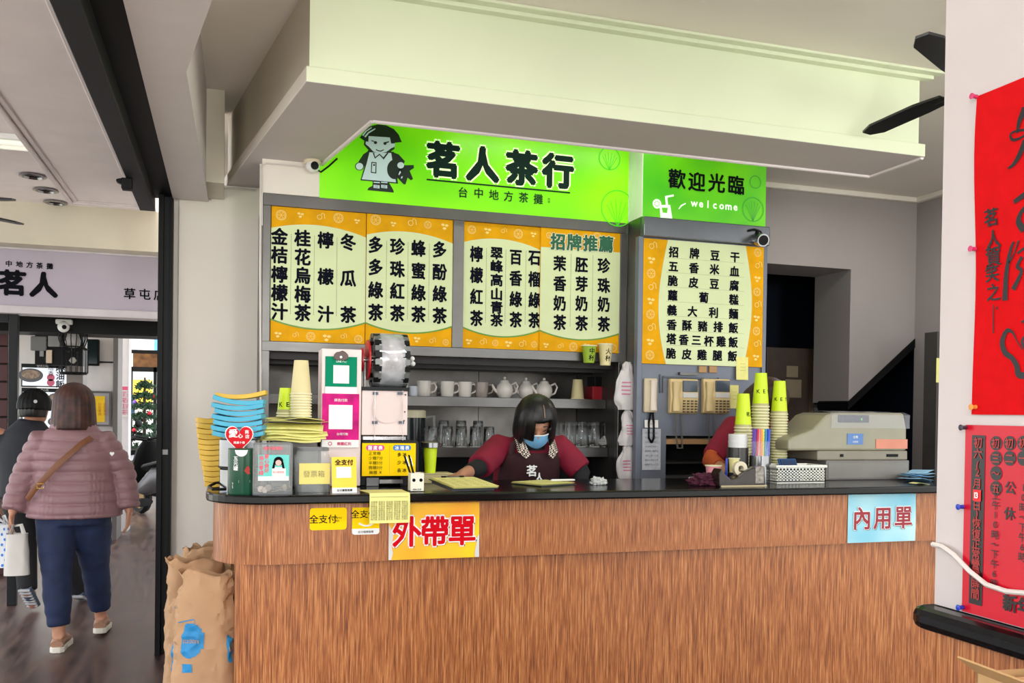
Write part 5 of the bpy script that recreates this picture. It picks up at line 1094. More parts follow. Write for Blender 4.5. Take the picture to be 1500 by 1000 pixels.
for i, (cn, c) in enumerate(cols):
    an = math.pi*(1.0+i/15.); x = .042*math.cos(an); y = .038*math.sin(an)
    if s0 is None: o = s0 = MB().lathe([(.0055, 0), (.0055, .272), (.0045, .272), (.0045, 0)], n=10, cap=False).build('straw', M('straw_'+cn.replace(' ', '_'), c, .4), smooth=40)
    else: o = s0.copy(); o.data = s0.data.copy(); o.data.materials.clear(); o.data.materials.append(M('straw_'+cn.replace(' ', '_'), c, .4)); C.objects.link(o)
    o.location = (X(1113, 4.12)+x, 4.12+y, ZT+.006); o.rotation_euler = (R(random.uniform(-1.5, 1.5)), R(random.uniform(-1.5, 1.5)), 0); tag(o, cn+' drinking straw at the '+pos[i]+' of the steel canister', 'straw', 'straws in the steel canister')
# stack of white lids in a black holder
t = thing('lid_rack', 'black lid holder behind the tape dispenser on the counter', 'rack', (X(1080, 4.17), 4.17, ZT)); hl = on_y(1080, 655, 4.17).z-ZT
MB().lathe([(.0, 0), (.056, 0), (.056, hl), (.052, hl), (.052, .004), (0, .004)], n=28, cap=False).build('holder', M('dark_smoke', (46, 42, 40), .25), t, smooth=30)
l0 = MB().lathe([(.0, .004), (.04, .004), (.046, .012), (.049, .0), (.05, .004), (.048, .016), (0, .012)], n=24, cap=False).build('drink_top', M('lid_white', (228, 230, 228), .3, alpha=.85), smooth=30); zz = ZT+hl-.03
for k in range(9):
    o = l0 if k == 0 else l0.copy()
    if k: C.objects.link(o)
    o.location = (X(1080, 4.17)+random.uniform(-.001, .001), 4.17, zz+k*.0105); tag(o, ORD[k]+' white plastic cup lid from the bottom, stack left of the straws' if k < 8 else 'topmost white plastic cup lid, left of the straws', 'lid', 'stacked white lids')
o = cup('small_cup', 'small pale yellow cup standing behind the tape dispenser', (X(1075, 4.06), 4.06, ZT+.06), M('pale_yellow_cup', (234, 226, 150), .5), .07, .022, .026); o.location.z = ZT+.055
o = MB().bc((0, 0, .027), (.07, .05, .054)).build('small_black_box', BLACK, bevel=.004); o.location = (X(1073, 4.06), 4.06, ZT); tag(o, 'small black box under the pale yellow cup', 'box')
o = MB().lathe([(.004, 0), (.006, .01), (.006, .12), (.004, .13)], n=12).build('marker_pen', M('marker_blue', (20, 60, 170), .35), smooth=True); o.location = (X(1064, 4.03), 4.03, ZT); tag(o, 'blue marker standing behind the tape dispenser', 'pen')
# tape dispenser
t = thing('tape_dispenser', 'heavy dark brown tape dispenser with a roll of tape at the counter edge', 'tape dispenser', (X(1054, 3.86), 3.86, ZT)); s_ = X(1122, 3.86)-X(1054, 3.86)
def q(x, z): return (x*s_/68, (712-z)*.00302*.95)
prof = [q(0, 712), q(-1, 690), q(3, 681), q(9, 692), q(17, 700), q(28, 696), q(38, 686), q(48, 681), q(66, 678), q(68, 708), q(66, 713)]
MB().prism(prof, 'y', 0, .075).build('body', M('brown_plastic', (46, 34, 32), .18, var=.25, scale=18), t, bevel=.004)
MB().bc((s_*.52, .037, .003), (s_*.98, .085, .006)).build('base_pad', M('beige_pad', (196, 180, 140), .6), t)
MB().lathe([(.016, .026), (.036, .026), (.036, .052), (.016, .052), (.016, .026)], (s_*.52, 0, .085), 32, 'y', cap=False).build('tape_roll', M('tape_cream', (214, 204, 176), .3), t, smooth=30)
MB().bc((s_*.86, -.001, .055), (s_*.18, .002, .08)).build('worn_label', M('worn_label', (150, 142, 134), .6, var=.4, scale=60), t)
# cloth, cups
crumple('folded_cloth', 'crumpled dark maroon cloth on the counter left of the tape dispenser', 'cloth', (X(1033, 3.95), 3.95, ZT+.021), .05, M('maroon_cloth', (74, 20, 44), .9), 8, 34, .5, (1.6, 1, .75))
cup('paper_bowl', 'pink and white paper cup on the counter behind the maroon cloth', (X(1045, 4.08), 4.08, ZT+.0), M('pink_cup', (232, 150, 160), .5), .088, .03, .04)
t = thing('blue_dish', 'shallow blue and white dish beside the pink cup', 'dish', (X(1035, 4.0), 3.99, ZT)); t.location.x -= .03; t.location.y = 4.01
MB().lathe([(.0, .002), (.03, 0), (.055, .03), (.053, .031), (.03, .005), (0, .005)], n=28, cap=False).build('bowl', M('dish_blue', (90, 140, 200), .3), t, smooth=True); MB().lathe([(.054, .029), (.057, .03), (.054, .034), (.052, .031)], n=28, cap=False).build('rim', WHITE, t, smooth=True)
# white perforated basket
xa, _, xb, _ = rect(1136, 700, 1210, 690, 4.02); wB = xb-xa; hB = on_y(1172, 683, 4.02).z-ZT
t = thing('plastic_basket', 'white perforated plastic basket on the counter before the cash register', 'basket', (xa, 4.02, ZT)); dB = .16
m = MB(); tw = .006
def wall(m, A, B, n):
    """a perforated panel between two bottom corners: bars round square holes"""
    A = Vector(A); B = Vector(B); d = B-A; L_ = d.length; d.normalize(); rows_ = 4; cw = L_/n; rh = (hB-.025)/rows_; k = Vector((-d.y, d.x, 0))*.0012
    def bar(u0, u1, v0, v1):
        ps = [A+d*u0+Vector((0, 0, v0)), A+d*u1+Vector((0, 0, v0)), A+d*u1+Vector((0, 0, v1)), A+d*u0+Vector((0, 0, v1))]
        vs = [p-k for p in ps]+[p+k for p in ps]; m.add(vs, [(0, 1, 2, 3), (7, 6, 5, 4), (0, 4, 5, 1), (1, 5, 6, 2), (2, 6, 7, 3), (3, 7, 4, 0)])
    bar(0, L_, 0, .01); bar(0, L_, hB-.015, hB)
    for r_ in range(rows_+1): bar(0, L_, .008+r_*rh-rh*.22, .008+r_*rh+rh*.22)
    for c_ in range(n+1): u = c_*cw; bar(max(0, u-cw*.25), min(L_, u+cw*.25), .005, hB-.01)
w0 = wB*.03
wall(m, (w0, 0, 0), (wB-w0, 0, 0), 14); wall(m, (w0, dB, 0), (w0, 0, 0), 10); wall(m, (wB-w0, 0, 0), (wB-w0, dB, 0), 10); wall(m, (w0, dB, 0), (wB-w0, dB, 0), 14)
m.box((w0, 0, 0), (wB-w0, dB, .003)); m.build('basket_body', M('basket_white', (226, 226, 216), .4, var=.02), t)
MB().tube([(0, -.004, hB), (wB, -.004, hB), (wB, dB+.004, hB), (0, dB+.004, hB)], (.007, .004), 8, closed=True).build('rim', M('basket_white', (226, 226, 216)), t)
t2 = thing('card_tray', 'tilted dark blue plastic tray standing in the white basket', 'tray', (X(1159, 4.1), 4.1, ZT+.035)); t2.rotation_euler = (R(-30), 0, 0)
MB().box((-.05, 0, -.03), (.06, .01, .1)).build('tray_body', M('tray_blue', (20, 74, 124), .4), t2, bevel=.004); MB().box((-.04, -.004, -.02), (.05, 0, .09)).build('tray_inset', M('tray_blue_dark', (16, 50, 90), .4), t2)
# cash register
Yr = 4.16
x0, _, x1, _ = rect(1210, 700, 1332, 690, Yr); w_ = x1-x0
def hz(py): return on_y(1270, py, Yr).z-ZT
REG = M('register_beige', (150, 146, 124), .35, var=.05); REGD = M('register_grey', (112, 108, 104), .4)
t = thing('cash_register', 'old beige cash register under a clear plastic cover at the right of the counter', 'cash register', (x0, Yr, ZT)); zd = hz(673)
MB().box((0, 0, 0), (w_, .36, zd-.004)).build('cash_drawer', REGD, t, bevel=.006); MB().box((.012, -.003, .01), (w_-.012, 0, zd-.016)).build('drawer_front', M('register_grey2', (122, 118, 112), .4), t, bevel=.003)
z1_, z2_, z3_ = hz(660), hz(627), hz(604)
MB().box((-.05, .01, zd-.004), (w_-.004, .36, z1_)).build('lower_case', M('register_tan', (134, 128, 112), .4), t, bevel=.008)
xl_ = X(1156, Yr)-x0; xs = X(1192, Yr)-x0; xt = X(1222, Yr)-x0
zl_ = hz(643)
pts = [(xl_, z1_), (w_-.01, z1_), (w_-.012, z2_), (w_-.035, z3_), (xt, z3_-.004), (xt-.05, z3_-.02), (xs, z2_-.01), (xl_+.03, zl_+.01), (xl_, zl_-.008)]
MB().prism(pts, 'y', .012, .3).build('upper_case', REG, t, bevel=.012)
MB().box((X(1228, Yr)-x0, .008, hz(619)), (X(1273, Yr)-x0, .014, hz(608))).build('display_window', M('register_display', (24, 34, 40), .1), t, bevel=.002)
m = MB(); line(m, '0', ((X(1262, Yr)-x0), .006, hz(614)), .014, bold=.03); m.build('display_digit', M('display_green', (90, 220, 90), .4, emit=1.2), t)
MB().box((X(1242, Yr)-x0, .008, hz(651)), (X(1265, Yr)-x0, .0125, hz(635))).build('blue_label', M('label_blue', (90, 130, 190), .5), t)
m = MB(); line(m, '公司', (X(1253.5, Yr)-x0, .0065, hz(640)), .016, bold=.03); line(m, '收銀機', (X(1253.5, Yr)-x0, .0065, hz(647)), .012); m.build('lettering', WHITE, t)
MB().box((X(1284, Yr)-x0, .008, hz(657)), (X(1330, Yr)-x0, .0125, hz(643))).build('salmon_label', M('label_salmon', (216, 138, 112), .5, var=.08), t)
MB().box((X(1232, Yr)-x0, .004, hz(669)), (X(1236, Yr)-x0, .012, hz(665))).box((X(1300, Yr)-x0, .004, hz(669)), (X(1316, Yr)-x0, .012, hz(665))).build('slot', BLACK, t)
m = MB(); random.seed(2)
def sheetfn(u, v):
    x = xt-.02+u*(w_-xt+.02); y = -.0+v*.3; z = z3_+.004+.006*noise.noise(Vector((u*6, v*5, 1)))
    if v < .15: z = z3_-(.15-v)/.15*.09+.003; y = .004-.004*noise.noise(Vector((u*14, v*20, 3)))
    return (x, y, z)
m.grid(sheetfn, 24, 16); m.build('plastic_cover', M('cover_sheet', (225, 225, 235), .1, var=.05, alpha=.22, bump=.4), t, smooth=True)
MB().lathe([(.012, 0), (.014, .015), (.01, .022)], ((X(1226, Yr)-x0), .2, z3_), 14).build('key_knob', CHAR, t)
random.seed(15)
for k in range(5):
    o = MB().grid(lambda u, v: ((u-.5)*.15, (v-.5)*.12, .006*math.sin(u*4+k)*1+.0), 8, 6).build('blue_slip', M('slip_blue', (150, 200, 232), .8), solid=.001); o.location = (X(1350+k*5, 4.0), 4.05+.02*k, ZT+.009+k*.009); o.rotation_euler = (R(-2), R(6-k*2), R(random.uniform(-25, 25)))
    tag(o, ['lowest', 'second lowest', 'middle', 'second topmost', 'topmost'][k]+' pale blue order slip right of the cash register', 'paper', 'pale blue order slips')
o = MB().grid(lambda u, v: ((u-.5)*.09, (v-.5)*.05, .004*math.sin(u*5)), 6, 3).build('yellow_slip', YPAPER, solid=.001); o.location = (X(1345, 3.85), 3.84, ZT+.006); tag(o, 'small yellow slip before the blue slips by the register', 'paper')
# ================================================================ TELEPHONES AND NOTES
PB = M('phone_beige', (214, 190, 138), .4, var=.03); PIV = M('phone_ivory', (224, 210, 196), .4, var=.02)
yw = YR+.016
z0 = on_y(952, 604, yw).z; h = on_y(952, 554, yw).z-z0; x = on_y(952, 580, yw).x
t = thing('wall_handset', 'white intercom handset hanging on the grey cabinet, black coiled cord', 'telephone', (x, yw, z0)); wd = on_y(962, 580, yw).x-on_y(943, 580, yw).x
MB().bc((-.004, -.012, h/2), (wd, .024, h)).build('cradle', M('phone_cream', (206, 190, 160), .4), t, bevel=.008)
MB().tube([(.008, -.036, .012), (.008, -.032, .04), (.008, -.03, h*.5), (.008, -.032, h-.04), (.008, -.036, h-.012)], [(.012, .022), (.011, .02), (.009, .017), (.011, .02), (.012, .022)], 16, (0, 1, 0)).build('handset', PIV, t, smooth=True)
def coil(pts, turns, r, cr_):
    P_ = [Vector(p) for p in pts]; out = []; n = turns*8
    for i in range(n+1):
        f = i/n*(len(P_)-1); k = min(int(f), len(P_)-2); p = P_[k].lerp(P_[k+1], f-k); a = i/8*2*math.pi; out.append(p+Vector((cr_*math.cos(a), cr_*math.sin(a), 0)))
    return MB().tube(out, r, 5)
coil([(-.002, -.02, 0), (-.014, -.02, -.06), (-.012, -.02, -.15), (.006, -.02, -.178), (.02, -.02, -.15), (.018, -.02, -.06), (.01, -.02, 0)], 60, .0028, .005).build('coiled_cord', BLACK, t, smooth=True)
def phone(label, pa, pb, ya, yb):
    z0 = on_y((pa+pb)/2, yb, yw).z; h = on_y((pa+pb)/2, ya, yw).z-z0; xa = on_y(pa, 580, yw).x; w_ = on_y(pb, 580, yw).x-xa
    t = thing('wall_telephone', label, 'telephone', (xa, yw, z0), 0, 'beige telephones on the grey cabinet')
    MB().prism([(0, 0), (-.035, .01), (-.045, h*.5), (-.035, h), (0, h)], 'x', 0, w_).build('body', PB, t, bevel=.008)
    MB().tube([(w_*.17, -.06, .02), (w_*.17, -.058, .055), (w_*.17, -.054, h*.5), (w_*.17, -.058, h-.055), (w_*.17, -.06, h-.02)], [(.018, .026), (.016, .024), (.01, .018), (.016, .024), (.018, .026)], 16, (0, 1, 0)).build('handset', PB, t, smooth=True)
    MB().box((w_*.42, -.05, h*.64), (w_*.94, -.04, h*.95)).build('display', M('phone_display', (70, 80, 92), .15), t, bevel=.002); MB().box((w_*.42, -.05, h*.47), (w_*.94, -.042, h*.61)).build('index_card', M('index_card', (206, 204, 200), .3), t, bevel=.002)
    for r_ in range(5):
        for c_ in range(4): MB().bc((w_*(.47+.14*c_), -.0475, h*(.08+.075*r_)), (.012, .012, .008)).build('button', M('button_brown', (84, 70, 52), .4), t)
    coil([(w_*.2, -.035, .0), (w_*.22, -.03, -.09), (w_*.32, -.028, -.2), (w_*.48, -.028, -.2), (w_*.45, -.028, -.09), (w_*.42, -.03, 0)], 50, .0025, .005).build('coiled_cord', M('cord_grey', (110, 108, 104), .5), t, smooth=True)
phone('left beige push button telephone on the grey cabinet', 977.5, 1018.5, 555, 607); phone('right beige push button telephone beside the sticky notes', 1026, 1065, 555, 607)
for nm, lab, pa, pb, ya, yb, mt, dy in (('sticky_note', 'upper yellow sticky note overlapping the corner of the rice menu', 1078, 1096, 523, 556, YPAPER, -.003), ('sticky_note', 'lower yellow sticky note right of the telephones', 1069, 1082, 564, 598, YPAPER, .012), ('price_list', 'handwritten list sheet taped below the white handset', 940, 968, 628, 688, M('list_paper', (186, 188, 196), .7, var=.08, scale=60), .006), ('small_label', 'small white label above the handwritten list', 944, 964, 615, 626, PAPER, .005)):
    x0, z0, x1, z1 = rect(pa, yb, pb, ya, YR+dy); t = thing(nm, lab, 'note', (x0, YR+dy, z0)); MB().grid(lambda u, v: (u*(x1-x0), -.004*(1-v)**2, v*(z1-z0)), 3, 5).build('sheet', mt, t, solid=.001)
    if nm != 'sticky_note':
        m = MB(); random.seed(3)
        for k in range(8 if yb-ya > 30 else 1): line(m, ''.join(random.choice('茶紅綠奶珍珠多大中小一二三四五') for _ in range(7 if yb-ya > 30 else 3)), ((x1-x0)*.5, -.006, (z1-z0)*(.9-.11*k) if yb-ya > 30 else (z1-z0)*.5), .0125)
        m.build('lettering', M('pencil_grey', (90, 92, 100), .7), t)
    else:
        m = MB()
        for k in range(3): m.box(((x1-x0)*.3, -.0055, (z1-z0)*(.7-.15*k)), ((x1-x0)*.75, -.0045, (z1-z0)*(.7-.15*k)+.0012))
        m.build('pencil_marks', M('pencil', (150, 140, 100)), t)
for i, px in enumerate((1028, 1043)):
    p = on_y(px, 541, YR+.016); o = MB().bc((0, -.008, 0), (.052, .016, .04)).build('brown_tape_block', M('cork_brown', (176, 138, 96), .7), bevel=.003); o.location = p; tag(o, ['left', 'right'][i]+' small brown cardboard piece under the rice menu board', 'cardboard')
# ================================================================ HANGING PLASTIC BAGS
WB = M('plastic_bag_white', (216, 210, 210), .3, var=.04, alpha=.92); PKI = M('bag_pink_print', (206, 120, 150), .5)
Yb = 4.93
def hbag(label, px, ya, yb, wpx, seed, kn):
    p = on_y(px, ya, Yb); zb = on_y(px, yb, Yb).z-p.z; hw = wpx*.0037/2
    t = thing('plastic_bag', label, 'bag', p, 0, 'knotted plastic bags hanging on the steel column')
    def fn(u, v):
        a = u*2*math.pi; z = zb*v; k = (.22+.8*min(1, v*2.2)**.8)*(1-.12*(v > .9)); n_ = 1+.35*noise.noise(Vector((math.cos(a)*2+seed, math.sin(a)*2, v*3)))
        return (hw*k*n_*math.cos(a)+.008*math.sin(v*6+seed), .028*k*n_*math.sin(a)-.02, z)
    MB().grid(fn, 28, 16).build('bag_body', WB, t, smooth=30)
    for s in (-1, 1): MB().tube([(s*.004, -.02, 0), (s*.02, -.022, -.02), (s*.028, -.03, -.05)], [(.004, .009), (.01, .014), (.003, .006)], 8).build('bag_ear', WB, t, smooth=True)
    m = MB()
    for k in range(4):
        def f2(u, v): x, y, z = fn(.66+u*.14, .42+k*.08+v*.03); return (x, y-.002, z)
        m.grid(f2, 6, 1)
    m.build('pink_print', PKI, t)
hbag('upper knotted plastic bag with faint pink print on the steel column', 916, 530, 600, 34, 1.3, 0); hbag('middle knotted white plastic bag on the steel column', 918, 600, 652, 26, 4.1, 0); hbag('lowest knotted plastic bag with red print, touching the counter', 917, 650, 706, 30, 7.7, 0)
o = MB().tube([(0, .0, 0), (0, -.03, .002), (0, -.04, .012)], .003, 8).build('wall_hook', STEEL, smooth=True); o.location = on_y(922, 524, Yb+.03); tag(o, 'steel hook on the column above the hanging bags', 'hook')
crumple('clear_bag', 'crumpled clear bag lying on the lower shelf right of the glasses', 'bag', (on_y(893, 650, 5.22).x, 5.22, SH2+.03), .045, M('wrap_clear', (225, 228, 225)), 5, sq=(1.6, .8, .8)); bpy.data.objects['clear_bag'].location.y = 5.235
# ================================================================ CAMERAS, FAN, WIRES
p = on_y(457, 240, YC-.02)
t = thing('dome_camera', 'cream dome security camera at the left corner of the green sign', 'security camera', (p.x, YC-.05, p.z))
MB().lathe([(.0, .038), (.045, .038), (.047, .0), (.04, -.008), (0, -.008)], n=24, cap=False).build('mount', M('camera_cream', (220, 208, 180), .4), t, smooth=30)
MB().sph((0, -.012, -.022), .036).build('ball', WHITE, t, smooth=True); MB().lathe([(.0, -.052), (.02, -.05), (.022, -.04)], (.008, 0, -.026), 18, 'y').build('lens', BLACK, t, smooth=30)
p = on_y(1117, 347, YR-.1)
t = thing('bullet_camera', 'silver bullet security camera hanging from the steel rail above the rice menu', 'security camera', (p.x, YR-.03, p.z)); d = Vector((-.1, -.95, -.25)).normalized()
MB().tube([Vector((0, 0, 0))-d*.02, d*.02, d*.05, d*.1], [.03, .036, .038, .038], 20).build('barrel', CHROME, t, smooth=40); MB().tube([d*.1, d*.103], .03, 20).build('lens', BLACK, t)
MB().tube([(0, 0, .02), (.01, .0, .05)], .012, 10).build('bracket', BLACK, t); MB().tube([(-.06, 0, .045), (-.02, -.01, .055), (.03, 0, .05), (.045, 0, .02), (.03, 0, -.02)], .007, 8).build('cable', BLACK, t, smooth=True)
FB = M('fan_black', (26, 26, 28), .35)
def fan(label, hub, tips, zr, wd=.13):
    t = thing('ceiling_fan', label, 'fan', hub)
    MB().lathe([(0, -.06), (.07, -.05), (.11, 0), (.09, .05), (.03, .07), (0, .07)], n=28, cap=False).build('motor', FB, t, smooth=True); MB().lathe([(.014, .06), (.014, zr-hub[2])], n=12).build('down_rod', FB, t, smooth=True)
    for tx in tips:
        d = Vector((tx[0]-hub[0], tx[1]-hub[1], 0)); L_ = d.length; d.normalize(); n = Vector((-d.y, d.x, 0)); m = MB(); ps = []
        pl_ = [(.16, -.035), (.3, -wd*.5), (L_*.9, -wd*.62), (L_, -wd*.35), (L_*1.0, wd*.1), (L_*.88, wd*.4), (.3, wd*.5), (.16, .035)]
        top_ = [d*a+n*b+Vector((0, 0, b*.12+.006)) for a, b in pl_]; bot_ = [v-Vector((0, 0, .01)) for v in top_]
        k = len(pl_); m.add(top_+bot_, [tuple(range(k)), tuple(range(2*k-1, k-1, -1))]+[(i, i+k, (i+1) % k+k, (i+1) % k) for i in range(k)]); m.build('blade', FB, t)
        MB().tube([d*.08, d*.22], [(.006, .02)]*2, 8, (0, 0, 1)).build('blade_arm', FB, t)
hub = Vector((2.939, 2.987, 2.82)); a = on_z(1266, 194, 2.82); b = on_z(1356, 50, 2.82); c3 = hub-(a-hub)-(b-hub)
tips = [(v.x, v.y) for v in (a, b, c3)]
fan('black ceiling fan partly hidden behind the near pillar', tuple(hub), tips, ZC, .1)
a = on_z(22, 293, 2.55); b = on_z(28, 328, 2.55); hub = Vector((a.x-.62, a.y+.12, 2.55))
fan('black ceiling fan in the left arcade, only two blade tips in view', tuple(hub), [(a.x, a.y), (b.x, b.y-.0), (hub.x-.5, hub.y+.3), (hub.x-.5, hub.y-.4)], 2.86, .12)
WIRE = M('white_cable', (214, 206, 200), .5)
def wire(name, label, pts, r=.005, mat=WIRE): return tag(MB().tube(pts, r, 7).build(name, mat, smooth=True), label, 'cable')
e_ = YC-.006
wire('white_wire', 'white wire running round the white box to the dome camera', [on_y(384, 330, e_), on_y(384, 275, e_), on_y(384.5, 243, e_), on_y(391, 239.5, e_), on_y(420, 242, e_), on_y(446, 245, e_)], .004)
wire('white_conduit', 'thin white conduit along the ceiling edge above the cream wall', [on_y(308, 293, YW+.01), on_y(310, 278, YW+.01), on_y(318, 275.5, YW+.01), on_y(345, 276, YW+.01), on_y(375, 279, YW+.01)], .006)
wire('wall_pipe', 'thin white pipe running down between the cream wall and the steel cabinet', [on_y(382, 240, e_), on_y(381, 400, e_), on_y(382, 590, e_)], .006)
wire('sign_cable', 'short black cable from the dome camera over the green sign', [on_y(462, 246, YC-.02), on_y(470, 252, YC-.01), on_y(482, 243, YC-.01), on_y(494, 232, YC-.01)], .005, BLACK)
# ================================================================ RED POSTERS ON THE PILLAR
XP = 1.268; Uy = Vector((0, -1, 0)); Vz = Vector((0, 0, 1))
REDP = M('calligraphy_red_paper', (205, 0, 8), .8, var=.05, scale=40, spec=.2); REDQ = M('notice_red_paper', (200, 4, 36), .3, var=.06, scale=6, spec=.4)
def pil(px, py, e=.004): p = on_x(px, py, XP-e); return p
A, B = pil(1433, 141), pil(1430, 607)
t = thing('calligraphy_banner', 'large red paper with black brush calligraphy pinned to the near pillar', 'poster', (XP-.003, A.y, B.z)); h = A.z-B.z; O = t.location.copy(); wS = .52
MB().grid(lambda u, v: (-.0015-.002*math.sin(v*9)*(u < .1), -u*wS-.004*math.sin(v*6)*(1-u), v*h), 10, 16).build('paper', REDP, t, solid=.001)
def PL(px, py, e): return on_x(px, py, XP-e)-O
BR = M('brush_ink', (18, 14, 16), .45)
def brush(pts, ws, e=.007):
    m = MB(); P_ = []
    for i in range(len(pts)-1):
        p0 = pts[max(i-1, 0)]; p1 = pts[i]; p2 = pts[i+1]; p3 = pts[min(i+2, len(pts)-1)]
        for k in range(6):
            s = k/6; P_.append((tuple(.5*((2*p1[j])+(-p0[j]+p2[j])*s+(2*p0[j]-5*p1[j]+4*p2[j]-p3[j])*s*s+(-p0[j]+3*p1[j]-3*p2[j]+p3[j])*s**3) for j in (0, 1)), ws[i]*(1-s)+ws[i+1]*s))
    P_.append((pts[-1], ws[-1]))
    q = [PL(p[0], p[1], e) for p, _ in P_]
    stroke(m, [(-v.y, v.z) for v in q], [w*.00125 for _, w in P_], U=Uy, V=Vz, O=Vector((q[0].x, 0, 0))); m.build('brush_stroke', BR, t, fix=False)
brush([(1502, 158), (1493, 178), (1490, 195)], [12, 7, 3]); brush([(1502, 190), (1488, 192), (1480, 197), (1484, 205), (1498, 200), (1503, 192)], [4, 3, 3, 4, 3, 3]); brush([(1502, 205), (1494, 225), (1485, 240), (1476, 247)], [9, 8, 6, 2])
brush([(1485, 296), (1492, 291), (1502, 284)], [6, 7, 8]); brush([(1503, 303), (1495, 312), (1492, 325), (1500, 337)], [7, 6, 9, 10])
brush([(1485, 354), (1480, 366), (1474, 400), (1472, 440)], [3, 5, 7, 9]); brush([(1492, 352), (1485, 372), (1478, 385)], [3, 2, 3]); brush([(1497, 376), (1490, 390), (1496, 398), (1484, 424)], [5, 5, 5, 8]); brush([(1502, 362), (1490, 371)], [4, 3])
brush([(1484, 487), (1475, 484), (1468, 500), (1472, 516), (1482, 524), (1489, 535), (1492, 548), (1502, 550)], [3, 6, 8, 8, 7, 8, 9, 9]); brush([(1484, 487), (1490, 500), (1498, 512)], [3, 1.5, 1.5]); brush([(1502, 492), (1497, 500), (1502, 510)], [4, 4, 5]); brush([(1503, 468), (1496, 472)], [3, 3])
m = MB()
for k, (ch, x, y, s) in enumerate((('茗', 1452, 318, .034), ('人', 1455, 350, .034), ('賀', 1455, 375, .036), ('笑', 1453, 400, .032), ('之', 1455, 428, .032))): put(m, ch, PL(x, y, .007), s*.95, s, .02, skew=-.1, U=Uy, V=Vz)
m.build('brush_lettering', BR, t); brush([(1455, 446), (1455, 465), (1455, 488)], [1.5, 1.8, 2]); brush([(1459, 451), (1461, 451)], [4, 4])
A, B = pil(1415, 622), pil(1410, 893)
t = thing('holiday_notice', 'glossy crimson opening hours notice pinned under the calligraphy on the pillar', 'poster', (XP-.003, A.y, 1.104)); h = A.z-1.104; O = t.location.copy()
MB().grid(lambda u, v: (-.0015, -u*.46, v*(h+u*.0)), 4, 4).build('paper', REDQ, t, solid=.001)
STR = M('notice_black', (26, 20, 20), .3); MR = M('notice_muted_red', (170, 52, 50), .5); ce = .006
a, b = PL(1424, 637, ce), PL(1443, 890, ce); a.z = PL(1424, 637, ce).z; yb_ = PL(1441, 760, ce).y; zb_ = PL(1424, 884, ce).z
MB().add([(a.x, a.y, a.z), (a.x, yb_, a.z), (a.x, yb_, zb_), (a.x, a.y, zb_)], [(0, 1, 2, 3)]).build('black_strip', STR, t)
yc = (a.y+yb_)/2; zs_ = [648, 665, 686, 701, 713.5, 727, 742, 758, 776, 793, 810, 827, 843, 858, 872]
m = MB()
for ch, py in zip('初六 2月 日 恢復正常營業時間'.replace(' 2月 日 ', '(2月□日)'), [648, 664, 681, 692, 708, 726, 740, 751, 766, 782, 797, 812, 827, 842, 857, 871]):
    if ch == '□': continue
    p = PL(1433, py, ce+.001); put(m, ch, (p.x, yc, p.z), .0195, .0195, .02, U=Uy, V=Vz)
m.build('lettering', MR, t)
p = PL(1433, 725.5, ce+.001); MB().add([(p.x-.0005, yc+.009, p.z-.010), (p.x-.0005, yc-.009, p.z-.010), (p.x-.0005, yc-.009, p.z+.010), (p.x-.0005, yc+.009, p.z+.010)], [(0, 1, 2, 3)]).build('date_patch', M('date_red', (232, 20, 30), .4), t)
m = MB(); line(m, '13', (p.x-.002, yc, p.z), .014, bold=.03, U=Uy, V=Vz); m.build('date_number', WHITE, t)
m = MB(); m2 = MB()
for px, chars in ((1459, '初三～五'), (1479, '初二'), (1499, '初一')):
    for k, ch in enumerate(chars):
        py = 649+k*22*(1+.0*(px-1459)); p = PL(px, py, ce); disc(m, p, .0125, 18, U=Uy, V=Vz); put(m2, ch, (p.x-.001, p.y, p.z), .018, .018, .02, U=Uy, V=Vz)
m.build('black_dots', STR, t); m2.build('dot_lettering', MR, t)
m = MB(); line(m, '上午10時～下午6時', PL(1457, 790, ce+.001), .0165, vert=True, bold=.01, U=Uy, V=Vz, sp=1.02); put(m, '公', PL(1480, 714, ce), .023, .023, .03, U=Uy, V=Vz); put(m, '休', PL(1479, 752, ce), .023, .023, .03, U=Uy, V=Vz)
line(m, '10時～下午6時', PL(1498, 765, ce+.001), .0165, vert=True, bold=.01, U=Uy, V=Vz); line(m, '新年', PL(1490, 886, ce+.001), .03, bold=.04, U=Uy, V=Vz); m.build('black_lettering', STR, t)
for i, (px, py, c, lab) in enumerate(((1433, 142, (205, 60, 110), 'pink push pin at the top left corner of the calligraphy sheet'), (1431, 365, (205, 60, 110), 'pink push pin halfway down the calligraphy sheet'), (1432, 596, (232, 150, 60), 'orange push pin near the bottom of the calligraphy sheet'), (1417, 626, (50, 46, 60), 'dark push pin at the top of the holiday notice'), (1413, 742, (30, 60, 180), 'upper blue push pin on the holiday notice'), (1413, 889, (30, 60, 180), 'lower blue push pin by the black ledge'))):
    p = on_x(px, py, XP-.002); o = MB().lathe([(0, 0), (.004, 0), (.0035, -.006), (.0055, -.011), (0, -.012)], n=14, ax='x', cap=False).build('push_pin', M('pin_%d' % i, c, .3), smooth=40); o.location = (XP-.006, p.y, p.z); tag(o, lab, 'push pin')
wire('power_cable', 'white cable looping across the red holiday notice on the pillar', [on_x(1366, 797, XP-.008), on_x(1380, 800, XP-.012), on_x(1397, 812, XP-.014), on_x(1420, 836, XP-.014), on_x(1445, 856, XP-.014), on_x(1475, 866, XP-.014), on_x(1510, 869, XP-.014), on_x(1600, 875, XP-.014)], .0045)
